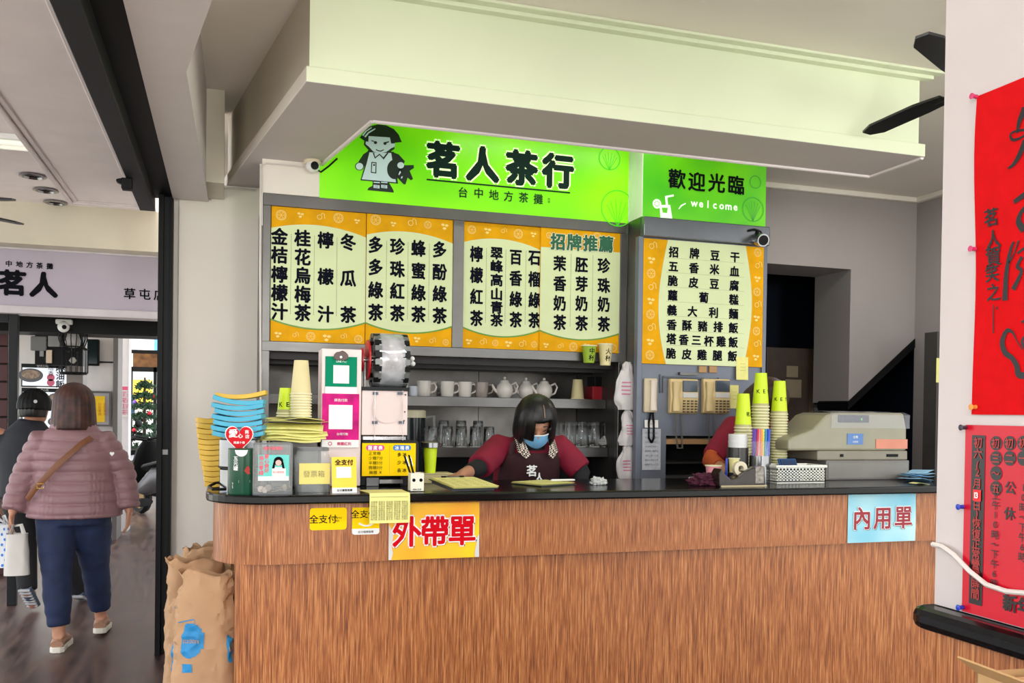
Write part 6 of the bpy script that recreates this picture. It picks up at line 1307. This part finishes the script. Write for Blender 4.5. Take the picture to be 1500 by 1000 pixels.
# cardboard box with papers, lower right, on a stool beside the side counter
zb = 1.06; p = on_z(1430, 985, zb); KR = M('cardboard', (186, 148, 100), .7, var=.05, scale=8); bw = .115
t = thing('cardboard_box', 'open brown cardboard box at the lower right corner by the side counter', 'box', (p.x, p.y, zb-.26)); t.rotation_euler.z = R(-4)
MB().box((0, 0, 0), (.0035, -.34, .262)).box((0, 0, 0), (bw, -.0035, .262)).box((bw, 0, 0), (bw+.0035, -.34, .262)).box((0, -.34, 0), (bw, -.3435, .262)).box((0, 0, 0), (bw, -.34, .004)).build('box_wall', KR, t)
MB().add([(0, 0, .262), (0, -.34, .262), (-.03, -.345, .285), (-.03, .005, .285)], [(0, 1, 2, 3)]).build('flap', KR, t, solid=.003)
for k in range(4):
    o = MB().box((0, 0, 0), (bw-.012, -.26, .0018)).build('paper_sheet', PAPER if k % 2 == 0 else M('kraft_sheet', (196, 160, 112), .7)); o.location = (p.x+.006+.002*k, p.y-.012*k-.005, zb-.035+.012*k); o.rotation_euler = (R(6-k), 0, R(-4)); tag(o, ['lowest white sheet', 'brown sheet', 'white sheet', 'topmost brown sheet'][k]+' sticking out of the cardboard box', 'paper', 'papers in the cardboard box')
t = thing('stool', 'wooden stool under the cardboard box, below the frame', 'stool', (p.x+.02, p.y-.17, 0)); MB().bc((0, 0, .78), (.19, .38, .04)).build('seat', M('stool_wood', (130, 90, 60), .5), t, bevel=.006)
for sx in (-1, 1):
    for sy in (-1, 1): MB().tube([(sx*.08, sy*.16, 0), (sx*.07, sy*.14, .77)], .014, 8).build('leg', M('stool_wood', (130, 90, 60)), t)
# ================================================================ KRAFT PAPER BAGS
KP = M('kraft_paper', (190, 150, 112), .75, var=.05, scale=5, bump=.15); KBL = M('bag_blue_print', (40, 140, 200), .6)
def sack(label, x, y, w_, d_, h, rz, seed, pinch=0, lean=0, logo=None):
    t = thing('kraft_bag', label, 'bag', (x, y, 0), rz, 'kraft paper sacks by the counter end')
    def fn(u, v):
        a = u*2*math.pi; e = 3.2; ca, sa = math.cos(a), math.sin(a); rx = w_/2*math.copysign(abs(ca)**(2/e), ca); ry = d_/2*math.copysign(abs(sa)**(2/e), sa)
        taper = 1-pinch*max(0, v-.62)**1.2*1.6; z = h*v+(v > .9)*.035*noise.noise(Vector((ca*2.5+seed, sa*2.5, seed)))
        p = Vector((rx*(.93+.07*taper), ry*taper, z)); nn = (1-abs(noise.noise(Vector((p.x*6+seed, p.y*6, p.z*5))))*2.2)*.55+.5*abs(noise.noise(Vector((p.x*16, p.y*16+seed, p.z*12))))
        k = 1.06-.26*nn*(.3+v)-.14*abs(noise.noise(Vector((p.x*24+3, p.y*24+seed, p.z*20))))*(.4+v); return Vector((p.x*k+lean*v*v, p.y*k, p.z if v < .98 else p.z))
    MB().grid(fn, 60, 44).build('sack_body', KP, t, smooth=22, solid=.0015)
    if logo:
        def onb(u, v, e=.004): p = fn(u, v); c = fn(u+.5, v); d = (p-c); d.z = 0; d.normalize(); return p+d*e
        for (uc, vc, ru, rv, tx) in logo:
            m = MB(); n = 26
            for i in range(n):
                for j in range(n):
                    U_ = [(-1+2*(i+a_)/n, -1+2*(j+b_)/n) for a_, b_ in ((0, 0), (1, 0), (1, 1), (0, 1))]
                    if tx is None or abs(U_[0][0]+1/n)**3+abs(U_[0][1]+1/n)**3 < 1: m.poly([onb(uc+a_*ru, vc+b_*rv) for a_, b_ in U_])
            m.build('blue_print', KBL, t, smooth=True)
            if tx:
                m = MB(); line(m, tx, (0, 0, 0), 1.0); mx = max(abs(p[0]) for p in m.v); m.v = [tuple(onb(uc+p[0]/mx*ru*.85, vc+p[2]*rv*.45, .0065)) for p in m.v]; m.build('lettering', KP, t, fix=False)
        m = MB()
        for u0, v0, u1, v1 in ((.62, .72, .72, .74), (.72, .74, .735, .62)):
            m.grid(lambda a, b: onb(u0+(u1-u0)*a+(.002*b if u0 == .72 else 0), v0+(v1-v0)*a+(.006*b if u0 != .72 else 0), .004), 10, 1)
        m.build('blue_line', KBL, t)
    return t
X_ = lambda px, Y: on_y(px, 900, Y).x
sack('left kraft sack with a blue logo, open corner up, beside the shutter post', X_(282, 4.35)-.0, 4.42, .25, .17, on_y(262, 822, 4.35).z, R(12), 2.2, .3, 0, [(.665, .42, .05, .1, 'ation'), (.68, .27, .03, .022, None)])
sack('front kraft sack with crumpled top and blue logo against the counter', X_(307, 4.1)-.02, 4.13, .27, .17, on_y(330, 838, 4.1).z, R(-6), 6.4, .5, .02, [(.70, .62, .05, .1, 'station'), (.69, .46, .03, .025, None), (.88, .56, .03, .08, '店')])
sack('rear kraft sack, only its folded top showing below the cream wall', X_(315, 4.75), 4.82, .33, .2, on_y(300, 802, 4.75).z, R(4), 9.1, .6)
# ================================================================ PEOPLE
V_ = Vector
def hand(m, wr, kn, palm_n, thumb, curl=.5, s=1.):
    """palm from wrist to knuckles, four bent fingers of unequal length, thumb leaving the side near the palm's base"""
    wr, kn = V_(wr), V_(kn); d = (kn-wr).normalized(); n = V_(palm_n).normalized(); n = (n-d*n.dot(d)).normalized(); side = d.cross(n)*thumb
    L_ = .085*s; m.tube([wr-d*.01, wr+d*.03*s, wr+d*L_], [(.015*s, .024*s), (.015*s, .036*s), (.012*s, .038*s)], 10, n)
    for k, (off, ln) in enumerate(((.029, .068), (.010, .078), (-.010, .073), (-.029, .056))):
        b = wr+d*(L_-.008)+side*off*s; a1, a2, a3 = curl*.5, curl*1.1, curl*1.7; p1 = b+(d*math.cos(a1)+n*math.sin(a1))*ln*.42*s; p2 = p1+(d*math.cos(a2)+n*math.sin(a2))*ln*.33*s; p3 = p2+(d*math.cos(a3)+n*math.sin(a3))*ln*.28*s
        m.tube([b-d*.02, b, p1, p2, p3], [.008*s, .0088*s, .0082*s, .0075*s, .006*s], 8)
    b = wr+d*.03*s+side*.028*s; e = (d*.75+side*.65+n*.3).normalized(); m.tube([b-e*.015, b, b+e*.032*s, b+e*.035*s+(d*.9+side*.15+n*.4).normalized()*.027*s], [.012*s, .0115*s, .0095*s, .007*s], 8)
def head(m, c, q, s=1.):
    def W(x, y, z): return V_(c)+q @ (V_((x, y, z))*s)
    m.sph(c, (.074*s, .092*s, .108*s), 24, 16, q); m.sph(W(0, -.02, -.05), (.058*s, .066*s, .06*s), 18, 12, q); m.sph(W(0, -.052, -.088), (.026*s, .022*s, .02*s), 12, 8, q)
    m.tube([W(0, -.086, .012), W(0, -.103, -.02), W(0, -.105, -.035)], [.008*s, .011*s, .014*s], 8); m.tube([W(-.03, -.082, .025), W(0, -.09, .022), W(.03, -.082, .025)], .01*s, 8)
    for k in (-1, 1): m.sph(W(k*.077, .005, -.008), (.009*s, .018*s, .028*s), 10, 8, q)
    m.tube([W(-.02, -.087, -.058), W(0, -.093, -.056), W(.02, -.087, -.058)], .007*s, 8)
def human(name, label, J, skin=SKIN, voxel=.0085):
    t = thing(name, label, 'person', (J['pelvis'][0], J['pelvis'][1], 0)); O = V_(t.location)
    J = {k: (V_(v)-O if isinstance(v, (tuple, Vector)) and k not in ('palmL', 'palmR') else v) for k, v in J.items()}; t_J = J
    q = J['rot']; m = MB(); pe, ch, ne, hd = J['pelvis'], J['chest'], J['neck'], J['head']; f = (0, 1, 0)
    m.tube([pe-V_((0, 0, .08)), pe, pe.lerp(ch, .45), ch, ch.lerp(ne, .6), ne], [(.09, .12), (.11, .16), (.095, .135), (.11, .16), (.085, .12), (.05, .055)], 20, f)
    m.tube([ne-V_((0, 0, .02)), ne.lerp(hd, .5), hd], [.056, .052, .05], 14); head(m, hd, q)
    for s in 'LR':
        m.tube([ch.lerp(J['sh'+s], .5), J['sh'+s], J['sh'+s].lerp(J['el'+s], .5), J['el'+s], J['el'+s].lerp(J['wr'+s], .4), J['wr'+s]], [.06, .056, .046, .038, .036, .025], 12)
        hand(m, J['wr'+s], J['kn_'+s], J['palm'+s], J['th'+s], J.get('curl', .5))
        m.tube([J['hip'+s]+V_((0, 0, .06)), J['hip'+s].lerp(J['knee'+s], .4), J['knee'+s], J['knee'+s].lerp(J['an'+s], .35), J['an'+s]], [.10, .082, .055, .052, .036], 14)
        to = J['toe'+s]; an = J['an'+s]; d = (to-an); d.z = 0; d.normalize(); m.tube([an-d*.03, an+d*.05-V_((0, 0, .03)), to-d*.04, to], [.035, .038, .03, .018], 10)
    skinned('body', m, skin, t, voxel, 3); return t, J
Rx = lambda a: Matrix.Rotation(R(a), 3, 'X'); Rz = lambda a: Matrix.Rotation(R(a), 3, 'Z'); Ry = lambda a: Matrix.Rotation(R(a), 3, 'Y')
def eyes(t, hd, q, closed=False):
    m = MB()
    for k in (-1, 1):
        c = hd+q @ V_((k*.029, -.083, .002))
        m.tube([c+q @ V_((-.014, .004, 0)), c+q @ V_((0, -.003, -.003)), c+q @ V_((.014, .004, 0))], .0025, 6)
        m.tube([c+q @ V_((-.017, .004, .022)), c+q @ V_((0, -.006, .027)), c+q @ V_((.017, .004, .023))], .0028, 6)
    m.build('eyes_and_brows', HAIRB, t, smooth=True)
def hair_cap(t, hd, q, mat, r=(.1, .108, .125), drop=.12, cut=None, flare=.0, name='hair', seed=0, center=(0, .012, .012)):
    """bob: upper ellipsoid continued by hanging sides; cut(x, y, z) leaves the face open"""
    m = MB(); nu, nv = 64, 26; P = []
    for j in range(nv+1):
        for i in range(nu+1):
            a = 2*math.pi*i/nu; v = j/nv
            if v < .55: b = v/.55*math.pi/2; p = V_((r[0]*math.sin(b)*math.cos(a), r[1]*math.sin(b)*math.sin(a), r[2]*math.cos(b)))
            else: w_ = (v-.55)/.45; k = 1+flare*w_-.10*w_**4; p = V_((r[0]*k*math.cos(a), r[1]*k*math.sin(a), -drop*w_))
            g = 1+.02*math.sin(a*23+seed)+.012*math.sin(a*41)+.03*noise.noise(V_((math.cos(a)*3, math.sin(a)*3, v*2+seed))); p.x *= g; p.y *= g
            P.append(V_(center)+p)
    F_ = []
    for j in range(nv):
        for i in range(nu):
            k = j*(nu+1)+i; c = (P[k]+P[k+1]+P[k+nu+1]+P[k+nu+2])/4
            if cut and cut(c.x, c.y, c.z): continue
            F_.append((k, k+1, k+nu+2, k+nu+1))
    m.add([hd+q @ p for p in P], F_); return m.build(name, mat, t, smooth=60, solid=.012)
MAR = M('maroon_shirt', (132, 10, 44), .8, var=.08, scale=9); APR = M('apron_brown', (52, 18, 26), .8, var=.08)
chk = M('check_collar', (225, 215, 200), .8); nt = chk.node_tree; ct = nt.nodes.new('ShaderNodeTexChecker'); ct.inputs['Scale'].default_value = 110; ct.inputs['Color1'].default_value = lin((228, 216, 200)); ct.inputs['Color2'].default_value = lin((48, 30, 30))
nt.links.new(nt.nodes['Texture Coordinate'].outputs['Object'], ct.inputs['Vector']); nt.links.new(ct.outputs['Color'], nt.nodes['Principled BSDF'].inputs['Base Color'])
# --- the server, head bowed over the counter
q = Rz(-9) @ Rx(34)
J = dict(pelvis=(1.56, 4.72, .93), chest=(1.555, 4.62, 1.19), neck=(1.565, 4.55, 1.30), head=(1.555, 4.475, 1.40), rot=q,
    shL=(1.385, 4.60, 1.255), elL=(1.235, 4.44, 1.16), wrL=(1.10, 4.27, 1.138), kn_L=(1.03, 4.20, 1.128), palmL=(0, 0, -1), thL=-1,
    shR=(1.745, 4.60, 1.255), elR=(1.84, 4.53, 1.13), wrR=(1.79, 4.47, .95), kn_R=(1.77, 4.46, .88), palmR=(0, 1, 0), thR=1,
    hipL=(1.47, 4.74, .88), kneeL=(1.46, 4.72, .47), anL=(1.46, 4.78, .08), toeL=(1.45, 4.62, .03), hipR=(1.65, 4.74, .88), kneeR=(1.66, 4.72, .47), anR=(1.66, 4.78, .08), toeR=(1.67, 4.62, .03))
t, J = human('person', 'person in maroon shirt and brown apron, blue mask, head bowed over the counter', J)
m = MB(); ch, ne, pe = J['chest'], J['neck'], J['pelvis']
m.tube([pe, pe.lerp(ch, .5), ch, ch.lerp(ne, .65), ne-V_((0, 0, .01))], [(.135, .185), (.12, .17), (.13, .185), (.105, .15), (.06, .07)], 22, (0, 1, 0))
for s in 'LR': m.tube([ch.lerp(J['sh'+s], .45), J['sh'+s], J['sh'+s].lerp(J['el'+s], .5), J['sh'+s].lerp(J['el'+s], .95)], [.085, .078, .072, .07], 16)
skinned('shirt', m, MAR, t, .01, 5, fn=lambda p, n: p+n*.006*noise.noise(p*14))
m = MB()
for s in 'LR': m.tube([J['sh'+s].lerp(J['el'+s], .9), J['el'+s], J['el'+s].lerp(J['wr'+s], .55)], [.05, .047, .037], 14)
m.build('black_sleeve', M('black_sleeve', (20, 20, 24), .8), t, smooth=True)
m = MB()
for k in (pe, pe-V_((0, 0, .1))): pass
for s in 'LR': m.tube([J['hip'+s]+V_((0, 0, .09)), J['knee'+s], J['an'+s]], [.125, .08, .06], 14)
m.build('trousers', M('dark_trousers', (34, 34, 40), .8), t, smooth=True)
m = MB()
for s in 'LR': m.tube([J['an'+s]+V_((0, .04, -.04)), J['toe'+s]+V_((0, -.01, .0))], [(.04, .045), (.03, .045)], 12, (0, 0, 1))
m.build('shoes', BLACK, t, smooth=True)
MB().tube([ne+V_((0, .01, -.035)), ne+V_((0, -.005, .02)), ne.lerp(J['head'], .45)], [.072, .066, .058], 18).build('black_neck_warmer', M('black_sleeve', (20, 20, 24)), t, smooth=True)
def apr(u, v):
    a = R(-62+124*u); z = pe.z-.1+(ch.z+.045-pe.z+.1)*v; f = max(0, min(1, (z-pe.z)/(ch.z-pe.z))); c = pe.lerp(ch, f); wd = 1 if v < .75 else 1-(v-.75)*1.1
    return (c.x+.197*math.sin(a*wd), c.y-.148*math.cos(a*wd)-.004, z)
MB().grid(apr, 22, 14).build('apron', APR, t, solid=.003, smooth=True)
for s in (-1, 1): MB().tube([(V_(apr(.5+s*.42, .98))), ch+V_((s*.115, -.115, .085)), ne+V_((s*.085, -.03, .01)), ne+V_((s*.06, .05, .02))], [(.003, .016)]*4, 8, (0, -1, .3)).build('apron_strap', APR, t, smooth=True)
m = MB(); fc = V_(apr(.5, .82)); line(m, '茗', (fc.x-.02, fc.y-.008, fc.z-.02), .062, bold=.03); line(m, '人', (fc.x+.022, fc.y-.008, fc.z-.055), .05, bold=.03); m.build('lettering', WHITE, t)
for s in (-1, 1):
    MB().tube([ne+V_((s*.075, .04, .03)), ne+V_((s*.09, -.035, .012)), ne+V_((s*.088, -.09, -.045)), ne+V_((s*.062, -.115, -.085))], [(.006, .018), (.006, .024), (.006, .028), (.005, .016)], 10, (s*.3, -1, .5)).build('check_collar', chk, t, smooth=True)
hd = J['head']; eyes(t, hd, q)
hair_cap(t, hd, q, HAIRB, (.106, .118, .128), .125, lambda x, y, z: y < -.045 and -.022 < x < .062 and z < .055 or (y < -.05 and z < -.045 and abs(x) < .075), .04, seed=1)
MB().tube([hd+q @ V_((.018, -.02, .137)), hd+q @ V_((.022, -.06, .122)), hd+q @ V_((.024, -.095, .09))], [(.002, .003)]*3, 6).build('hair_parting', M('scalp', (140, 110, 95), .6), t)
def mask(u, v):
    a = (u-.5)*2.5; zt = -.012-.012*abs(2*u-1); zb = -.105+.05*abs(2*u-1)**1.5; z = zt*(1-v)+zb*v; rr = 1+.12*math.sin(math.pi*v)*(1-abs(2*u-1))
    return hd+q @ V_((.078*math.sin(a)*1.02, -.02-.088*math.cos(a)*rr*(1-.1*v), z))
MB().grid(mask, 20, 12).build('face_mask', M('mask_blue', (120, 180, 224), .7, var=.03), t, solid=.002, smooth=True)
MB().tube([mask(k/12, 0)+q @ V_((0, -.002, 0)) for k in range(13)], .0035, 6).build('mask_edge', WHITE, t, smooth=True)
# --- second worker bending behind the lime cups
q = Rz(20) @ Rx(50)
J = dict(pelvis=(3.0, 4.66, .93), chest=(2.98, 4.62, 1.26), neck=(2.97, 4.56, 1.42), head=(2.97, 4.50, 1.53), rot=q,
    shL=(2.81, 4.60, 1.37), elL=(2.615, 4.50, 1.19), wrL=(2.60, 4.30, 1.135), kn_L=(2.66, 4.24, 1.125), palmL=(.3, 0, -1), thL=-1,
    shR=(3.15, 4.60, 1.36), elR=(3.26, 4.52, 1.17), wrR=(3.12, 4.40, 1.14), kn_R=(3.05, 4.36, 1.13), palmR=(0, 0, -1), thR=1,
    hipL=(2.9, 4.66, .88), kneeL=(2.9, 4.64, .47), anL=(2.9, 4.7, .08), toeL=(2.89, 4.54, .03), hipR=(3.1, 4.66, .88), kneeR=(3.1, 4.64, .47), anR=(3.1, 4.7, .08), toeR=(3.11, 4.54, .03))
t, J = human('person', 'person in a maroon shirt with orange sleeves bending behind the lime cups', J)
m = MB(); ch, ne, pe = J['chest'], J['neck'], J['pelvis']
m.tube([pe, pe.lerp(ch, .5), ch, ch.lerp(ne, .65), ne-V_((0, 0, .01))], [(.125, .18), (.115, .165), (.12, .18), (.1, .145), (.06, .07)], 22, (0, 1, 0))
for s in 'LR': m.tube([ch.lerp(J['sh'+s], .45), J['sh'+s], J['sh'+s].lerp(J['el'+s], .5), J['sh'+s].lerp(J['el'+s], .9)], [.085, .08, .07, .066], 16)
skinned('shirt', m, MAR, t, .01, 5, fn=lambda p, n: p+n*.006*noise.noise(p*14))
m = MB()
for s in 'LR': m.tube([J['sh'+s].lerp(J['el'+s], .85), J['el'+s], J['el'+s].lerp(J['wr'+s], .5)], [.058, .052, .042], 14)
m.build('orange_sleeve', M('orange_sleeve', (190, 84, 36), .8, var=.08), t, smooth=True)
m = MB()
for s in 'LR': m.tube([J['hip'+s]+V_((0, 0, .09)), J['knee'+s], J['an'+s]], [.125, .08, .06], 14)
m.build('trousers', M('dark_trousers', (34, 34, 40)), t, smooth=True)
eyes(t, J['head'], q); hair_cap(t, J['head'], q, M('brown_hair_dark', (58, 34, 26), .5, var=.3, scale=40), (.104, .115, .125), .10, lambda x, y, z: y < -.05 and z < .02 and abs(x) < .06, .05, seed=4)
# --- woman in the pink quilted jacket walking away
q = Rz(180) @ Rx(0)
J = dict(pelvis=(-.86, 5.97, .86), chest=(-.87, 5.97, 1.17), neck=(-.872, 5.95, 1.34), head=(-.868, 5.96, 1.455), rot=q,
    shL=(-1.04, 5.97, 1.225), elL=(-1.135, 6.0, 1.02), wrL=(-1.19, 5.93, .815), kn_L=(-1.195, 5.93, .73), palmL=(1, 0, .1), thL=1,
    shR=(-.705, 5.97, 1.225), elR=(-.60, 6.0, 1.04), wrR=(-.553, 5.94, .81), kn_R=(-.56, 5.96, .72), palmR=(-1, .2, 0), thR=1,
    hipL=(-.955, 5.97, .80), kneeL=(-.945, 5.90, .44), anL=(-.925, 5.87, .10), toeL=(-.91, 6.08, .035), hipR=(-.775, 5.98, .80), kneeR=(-.76, 6.1, .45), anR=(-.74, 6.22, .125), toeR=(-.735, 6.42, .035), curl=.45)
t, J = human('person', 'person with auburn bob in a dusty pink quilted jacket and jeans, walking away', J)
ch, ne, pe = J['chest'], J['neck'], J['pelvis']; JK = M('dusty_pink_quilt', (140, 104, 108), .5, var=.05, scale=5)
m = MB()
m.tube([pe+V_((0, 0, -.07)), pe+V_((0, 0, .05)), pe.lerp(ch, .55), ch, ch.lerp(ne, .55), ne+V_((0, 0, .035))], [(.19, .262), (.175, .245), (.155, .215), (.155, .225), (.125, .175), (.07, .078)], 28, (0, 1, 0))
for s in 'LR': m.tube([ch.lerp(J['sh'+s], .55), J['sh'+s], J['sh'+s].lerp(J['el'+s], .5), J['el'+s], J['el'+s].lerp(J['wr'+s], .9)], [.09, .088, .078, .073, .062], 18)
def quilt(p, n):
    z = p.z+.02*noise.noise(V_((p.x*5, p.y*5, 0))); k = abs(math.sin(math.pi*z/.062)); fine = abs(math.sin(math.pi*(p.x)/.022)) if (abs(p.x) > .085 and abs(p.x) < .17 and p.z < 1.05 and p.z > .8) else 0
    return p+n*(.014*k**.6-.004+.003*noise.noise(p*22)+.003*fine)
skinned('jacket', m, JK, t, .009, 8, fn=quilt)
DEN = M('dark_denim', (24, 38, 72), .8, var=.15, scale=14); m = MB()
m.tube([pe+V_((0, 0, .06)), pe, pe-V_((0, 0, .12))], [(.15, .2), (.165, .215), (.15, .2)], 22, (0, 1, 0))
for s in 'LR': m.tube([J['hip'+s], J['hip'+s].lerp(J['knee'+s], .5), J['knee'+s], J['knee'+s].lerp(J['an'+s], .4), J['knee'+s].lerp(J['an'+s], .86)], [.122, .107, .082, .079, .063], 18)
skinned('jeans', m, DEN, t, .01, 5, fn=lambda p, n: p+n*.005*noise.noise(V_((p.x*10, p.y*10, p.z*22))))
for s in 'LR':
    an, to = J['an'+s], J['toe'+s]; d = (to-an); d.z = 0; d.normalize(); hb = 0.0 if s == 'L' else .02
    w0 = V_((an.x, an.y, 0))-d*.055
    k_ = MB().tube([w0+V_((0, 0, .05+hb)), w0+d*.06+V_((0, 0, .062+hb)), w0+d*.16+V_((0, 0, .05+hb*.5)), w0+d*.25+V_((0, 0, .035))], [(.022, .036), (.032, .04), (.026, .042), (.015, .03)], 14, (0, 0, 1)).build('shoe', M('tan_shoe', (170, 128, 104), .6), t, smooth=True)
    sl = [(-.04, -.01), (-.036, .1), (-.044, .19), (-.02, .262), (.02, .262), (.044, .19), (.036, .1), (.04, -.01), (.02, -.03), (-.02, -.03)]; sd = d.cross(V_((0, 0, 1)))
    mm = MB(); vs_ = [w0+sd*a+d*(b+.02) for a, b in sl]; n = len(sl); zl_ = [hb if b < .1 else hb*.4 if b < .2 else 0 for a, b in sl]
    mm.add([v+V_((0, 0, z)) for v, z in zip(vs_, zl_)]+[v+V_((0, 0, z+.034)) for v, z in zip(vs_, zl_)], [tuple(range(n-1, -1, -1)), tuple(range(n, 2*n))]+[(i, (i+1) % n, (i+1) % n+n, i+n) for i in range(n)]); mm.build('white_sole', M('sole_white', (226, 220, 206), .6), k_, bevel=.005)
hair_cap(t, J['head'], Matrix.Identity(3), M('auburn_hair', (66, 34, 26), .55, var=.45, scale=18), (.11, .118, .118), .16, lambda x, y, z: y > .07 and z < .03 and abs(x) < .06, .13, seed=2)
st = [(.155, .06, 1.275), (.10, -.10, 1.26), (.06, -.135, 1.23), (0, -.168, 1.17), (-.07, -.178, 1.10), (-.13, -.175, 1.03), (-.19, -.16, .96), (-.235, -.1, .9)]
sp_ = MB().tube([V_(p)+V_((0, -.014, 0)) for p in st], [(.003, .017)]*len(st), 8, (0, -1, .2)).build('shoulder_strap', M('tan_leather', (122, 74, 44), .5), t, smooth=True)
o = MB().tube([V_((-.152, -.208, .985))+V_((a*.017, 0, b*.013)) for a, b in ((-1, -1), (1, -1), (1, 1), (-1, 1))], .0025, 6, closed=True).build('buckle', M('brass', (200, 160, 70), .25, .9), sp_)
o = MB(); o.prism([(x*.22+.215, z*.22+1.165) for x, z in heart(.06)], 'y', -.105, -.1); o.build('heart_patch', WHITE, t)
o = MB().tube([pe+V_((-.2, -.02, -.055)), pe+V_((-.1, -.15, -.062)), pe+V_((.05, -.17, -.062)), pe+V_((.14, -.13, -.06))], .006, 6).build('green_hem', M('green_hem', (50, 110, 80), .8), t, smooth=True)
# bags in her left hand
def tote(name, label, c, w_, d_, h, mat, hand_p, dots=None):
    t = thing(name, label, 'bag', c); 
    def fn(u, v):
        a = u*2*math.pi; e = 3; ca, sa = math.cos(a), math.sin(a); k = 1-.18*v+.05*noise.noise(V_((ca*2, sa*2, v*3+c[0])))
        return (w_/2*k*math.copysign(abs(ca)**(2/e), ca), d_/2*k*math.copysign(abs(sa)**(2/e), sa), h*v)
    m = MB().grid(fn, 36, 14); m.poly([fn(k/36, 0) for k in range(36)][::-1]); m.build('bag_body', mat, t, smooth=40)
    hp = V_(hand_p)-V_(c)
    for s in (-1, 1): MB().tube([(-w_*.28, s*d_*.3, h-.01), (-w_*.16, s*d_*.2, h+.05), hp, (w_*.16, s*d_*.2, h+.05), (w_*.28, s*d_*.3, h-.01)], [(.002, .008)]*5, 6).build('handle', mat, t, smooth=True)
    if dots:
        m = MB(); random.seed(8)
        for i in range(7):
            for j in range(8):
                u0 = .52+i*.068+(j % 2)*.03; v0 = .06+j*.12; r = .022
                m.poly([V_(fn(u0+r*.6*math.cos(a*.63), v0+r*1.6*math.sin(a*.63)))*1.0+V_((0, -.003, 0)) for a in range(10)])
        m.build('blue_dots', dots, t)
    return t
hp = (-1.195, 5.925, .735)
tote('tote_bag', 'small white tote bag hanging from the left hand of the person in pink', (-1.15, 5.87, .46), .135, .09, .24, M('canvas_white', (214, 210, 204), .7), hp)
tote('dotted_bag', 'white carrier bag with blue dots, left of the white tote', (-1.262, 5.93, .5), .17, .1, .25, M('bag_white_plastic', (222, 226, 232), .4), hp, M('dot_blue', (40, 120, 210), .5))
# --- person ahead in dark clothes
q = Rz(150) @ Rx(2)
J = dict(pelvis=(-1.30, 7.0, .84), chest=(-1.31, 7.0, 1.15), neck=(-1.29, 7.0, 1.32), head=(-1.262, 7.0, 1.425), rot=q,
    shL=(-1.47, 7.0, 1.25), elL=(-1.52, 7.04, 1.0), wrL=(-1.50, 7.06, .80), kn_L=(-1.50, 7.1, .72), palmL=(1, 0, 0), thL=1,
    shR=(-1.13, 7.0, 1.25), elR=(-1.08, 7.05, 1.0), wrR=(-1.10, 7.1, .80), kn_R=(-1.10, 7.15, .72), palmR=(-1, 0, 0), thR=1,
    hipL=(-1.36, 7.0, .78), kneeL=(-1.33, 7.03, .44), anL=(-1.29, 6.93, .17), toeL=(-1.27, 7.08, .04), hipR=(-1.20, 7.0, .78), kneeR=(-1.08, 7.12, .44), anR=(-1.00, 7.2, .09), toeR=(-.98, 7.4, .03))
t, J = human('person', 'person in dark jacket and black cap, walking ahead at the left edge', J); ch, ne, pe = J['chest'], J['neck'], J['pelvis']
m = MB(); m.tube([pe+V_((0, 0, -.03)), pe.lerp(ch, .5), ch, ch.lerp(ne, .6), ne+V_((0, 0, .03))], [(.15, .2), (.14, .19), (.14, .2), (.115, .16), (.066, .075)], 22, (0, 1, 0))
for s in 'LR': m.tube([ch.lerp(J['sh'+s], .5), J['sh'+s], J['el'+s], J['el'+s].lerp(J['wr'+s], .9)], [.08, .078, .066, .055], 16)
skinned('jacket', m, M('dark_navy_jacket', (24, 27, 36), .7, var=.1), t, .011, 5)
m = MB(); m.tube([pe+V_((0, 0, .02)), pe-V_((0, 0, .1))], [(.13, .175), (.13, .17)], 20, (0, 1, 0))
for s in 'LR': m.tube([J['hip'+s], J['knee'+s], J['an'+s]], [.11, .08, .062], 16)
skinned('trousers', m, M('black_trousers', (26, 26, 30), .8), t, .011, 5)
for s in 'LR':
    an, to = J['an'+s], J['toe'+s]; d = (to-an).normalized(); k_ = MB().tube([an-d*.05+V_((0, 0, -.0)), an+d*.04+V_((0, 0, -.015)), to], [(.035, .038), (.038, .042), (.022, .036)], 14, (0, 0, 1)).build('shoe', M('blue_grey_shoe', (88, 104, 128), .6), t, smooth=True)
    u_ = d.cross(V_((0, 0, 1))).normalized(); nn = u_.cross(d).normalized()*-1
    if nn.z > 0: nn = -nn
    m = MB()
    for a in range(7): c_ = an-d*.06+d*a*.036+nn*(.038); m.tube([c_-u_*.036, c_+u_*.036], .010, 6)
    m.build('ridged_sole', M('sole_grey', (190, 190, 192), .6), k_)
hd = J['head']; hair_cap(t, hd, q, BLACK, (.098, .112, .124), .02, lambda x, y, z: y < -.06 and z < .02, 0, 'knit_cap', 3)
hair_cap(t, hd, q, HAIRB, (.09, .104, .11), .07, lambda x, y, z: (y < .0 and z < .05) or z > .03, 0, 'hair', 5)
for k in (-1, 1): MB().tube([hd+q @ V_((k*.084, .0, .012)), hd+q @ V_((k*.078, -.085, .008)), hd+q @ V_((k*.05, -.105, .004))], .003, 6).build('glasses_arm', BLACK, t)
p_ = hd+V_((.02, -.12, .05)); m = MB(); disc(m, p_, .012, 12); m.build('cap_badge', M('badge_white', (190, 190, 190), .5), t)
eyes(t, hd, q)
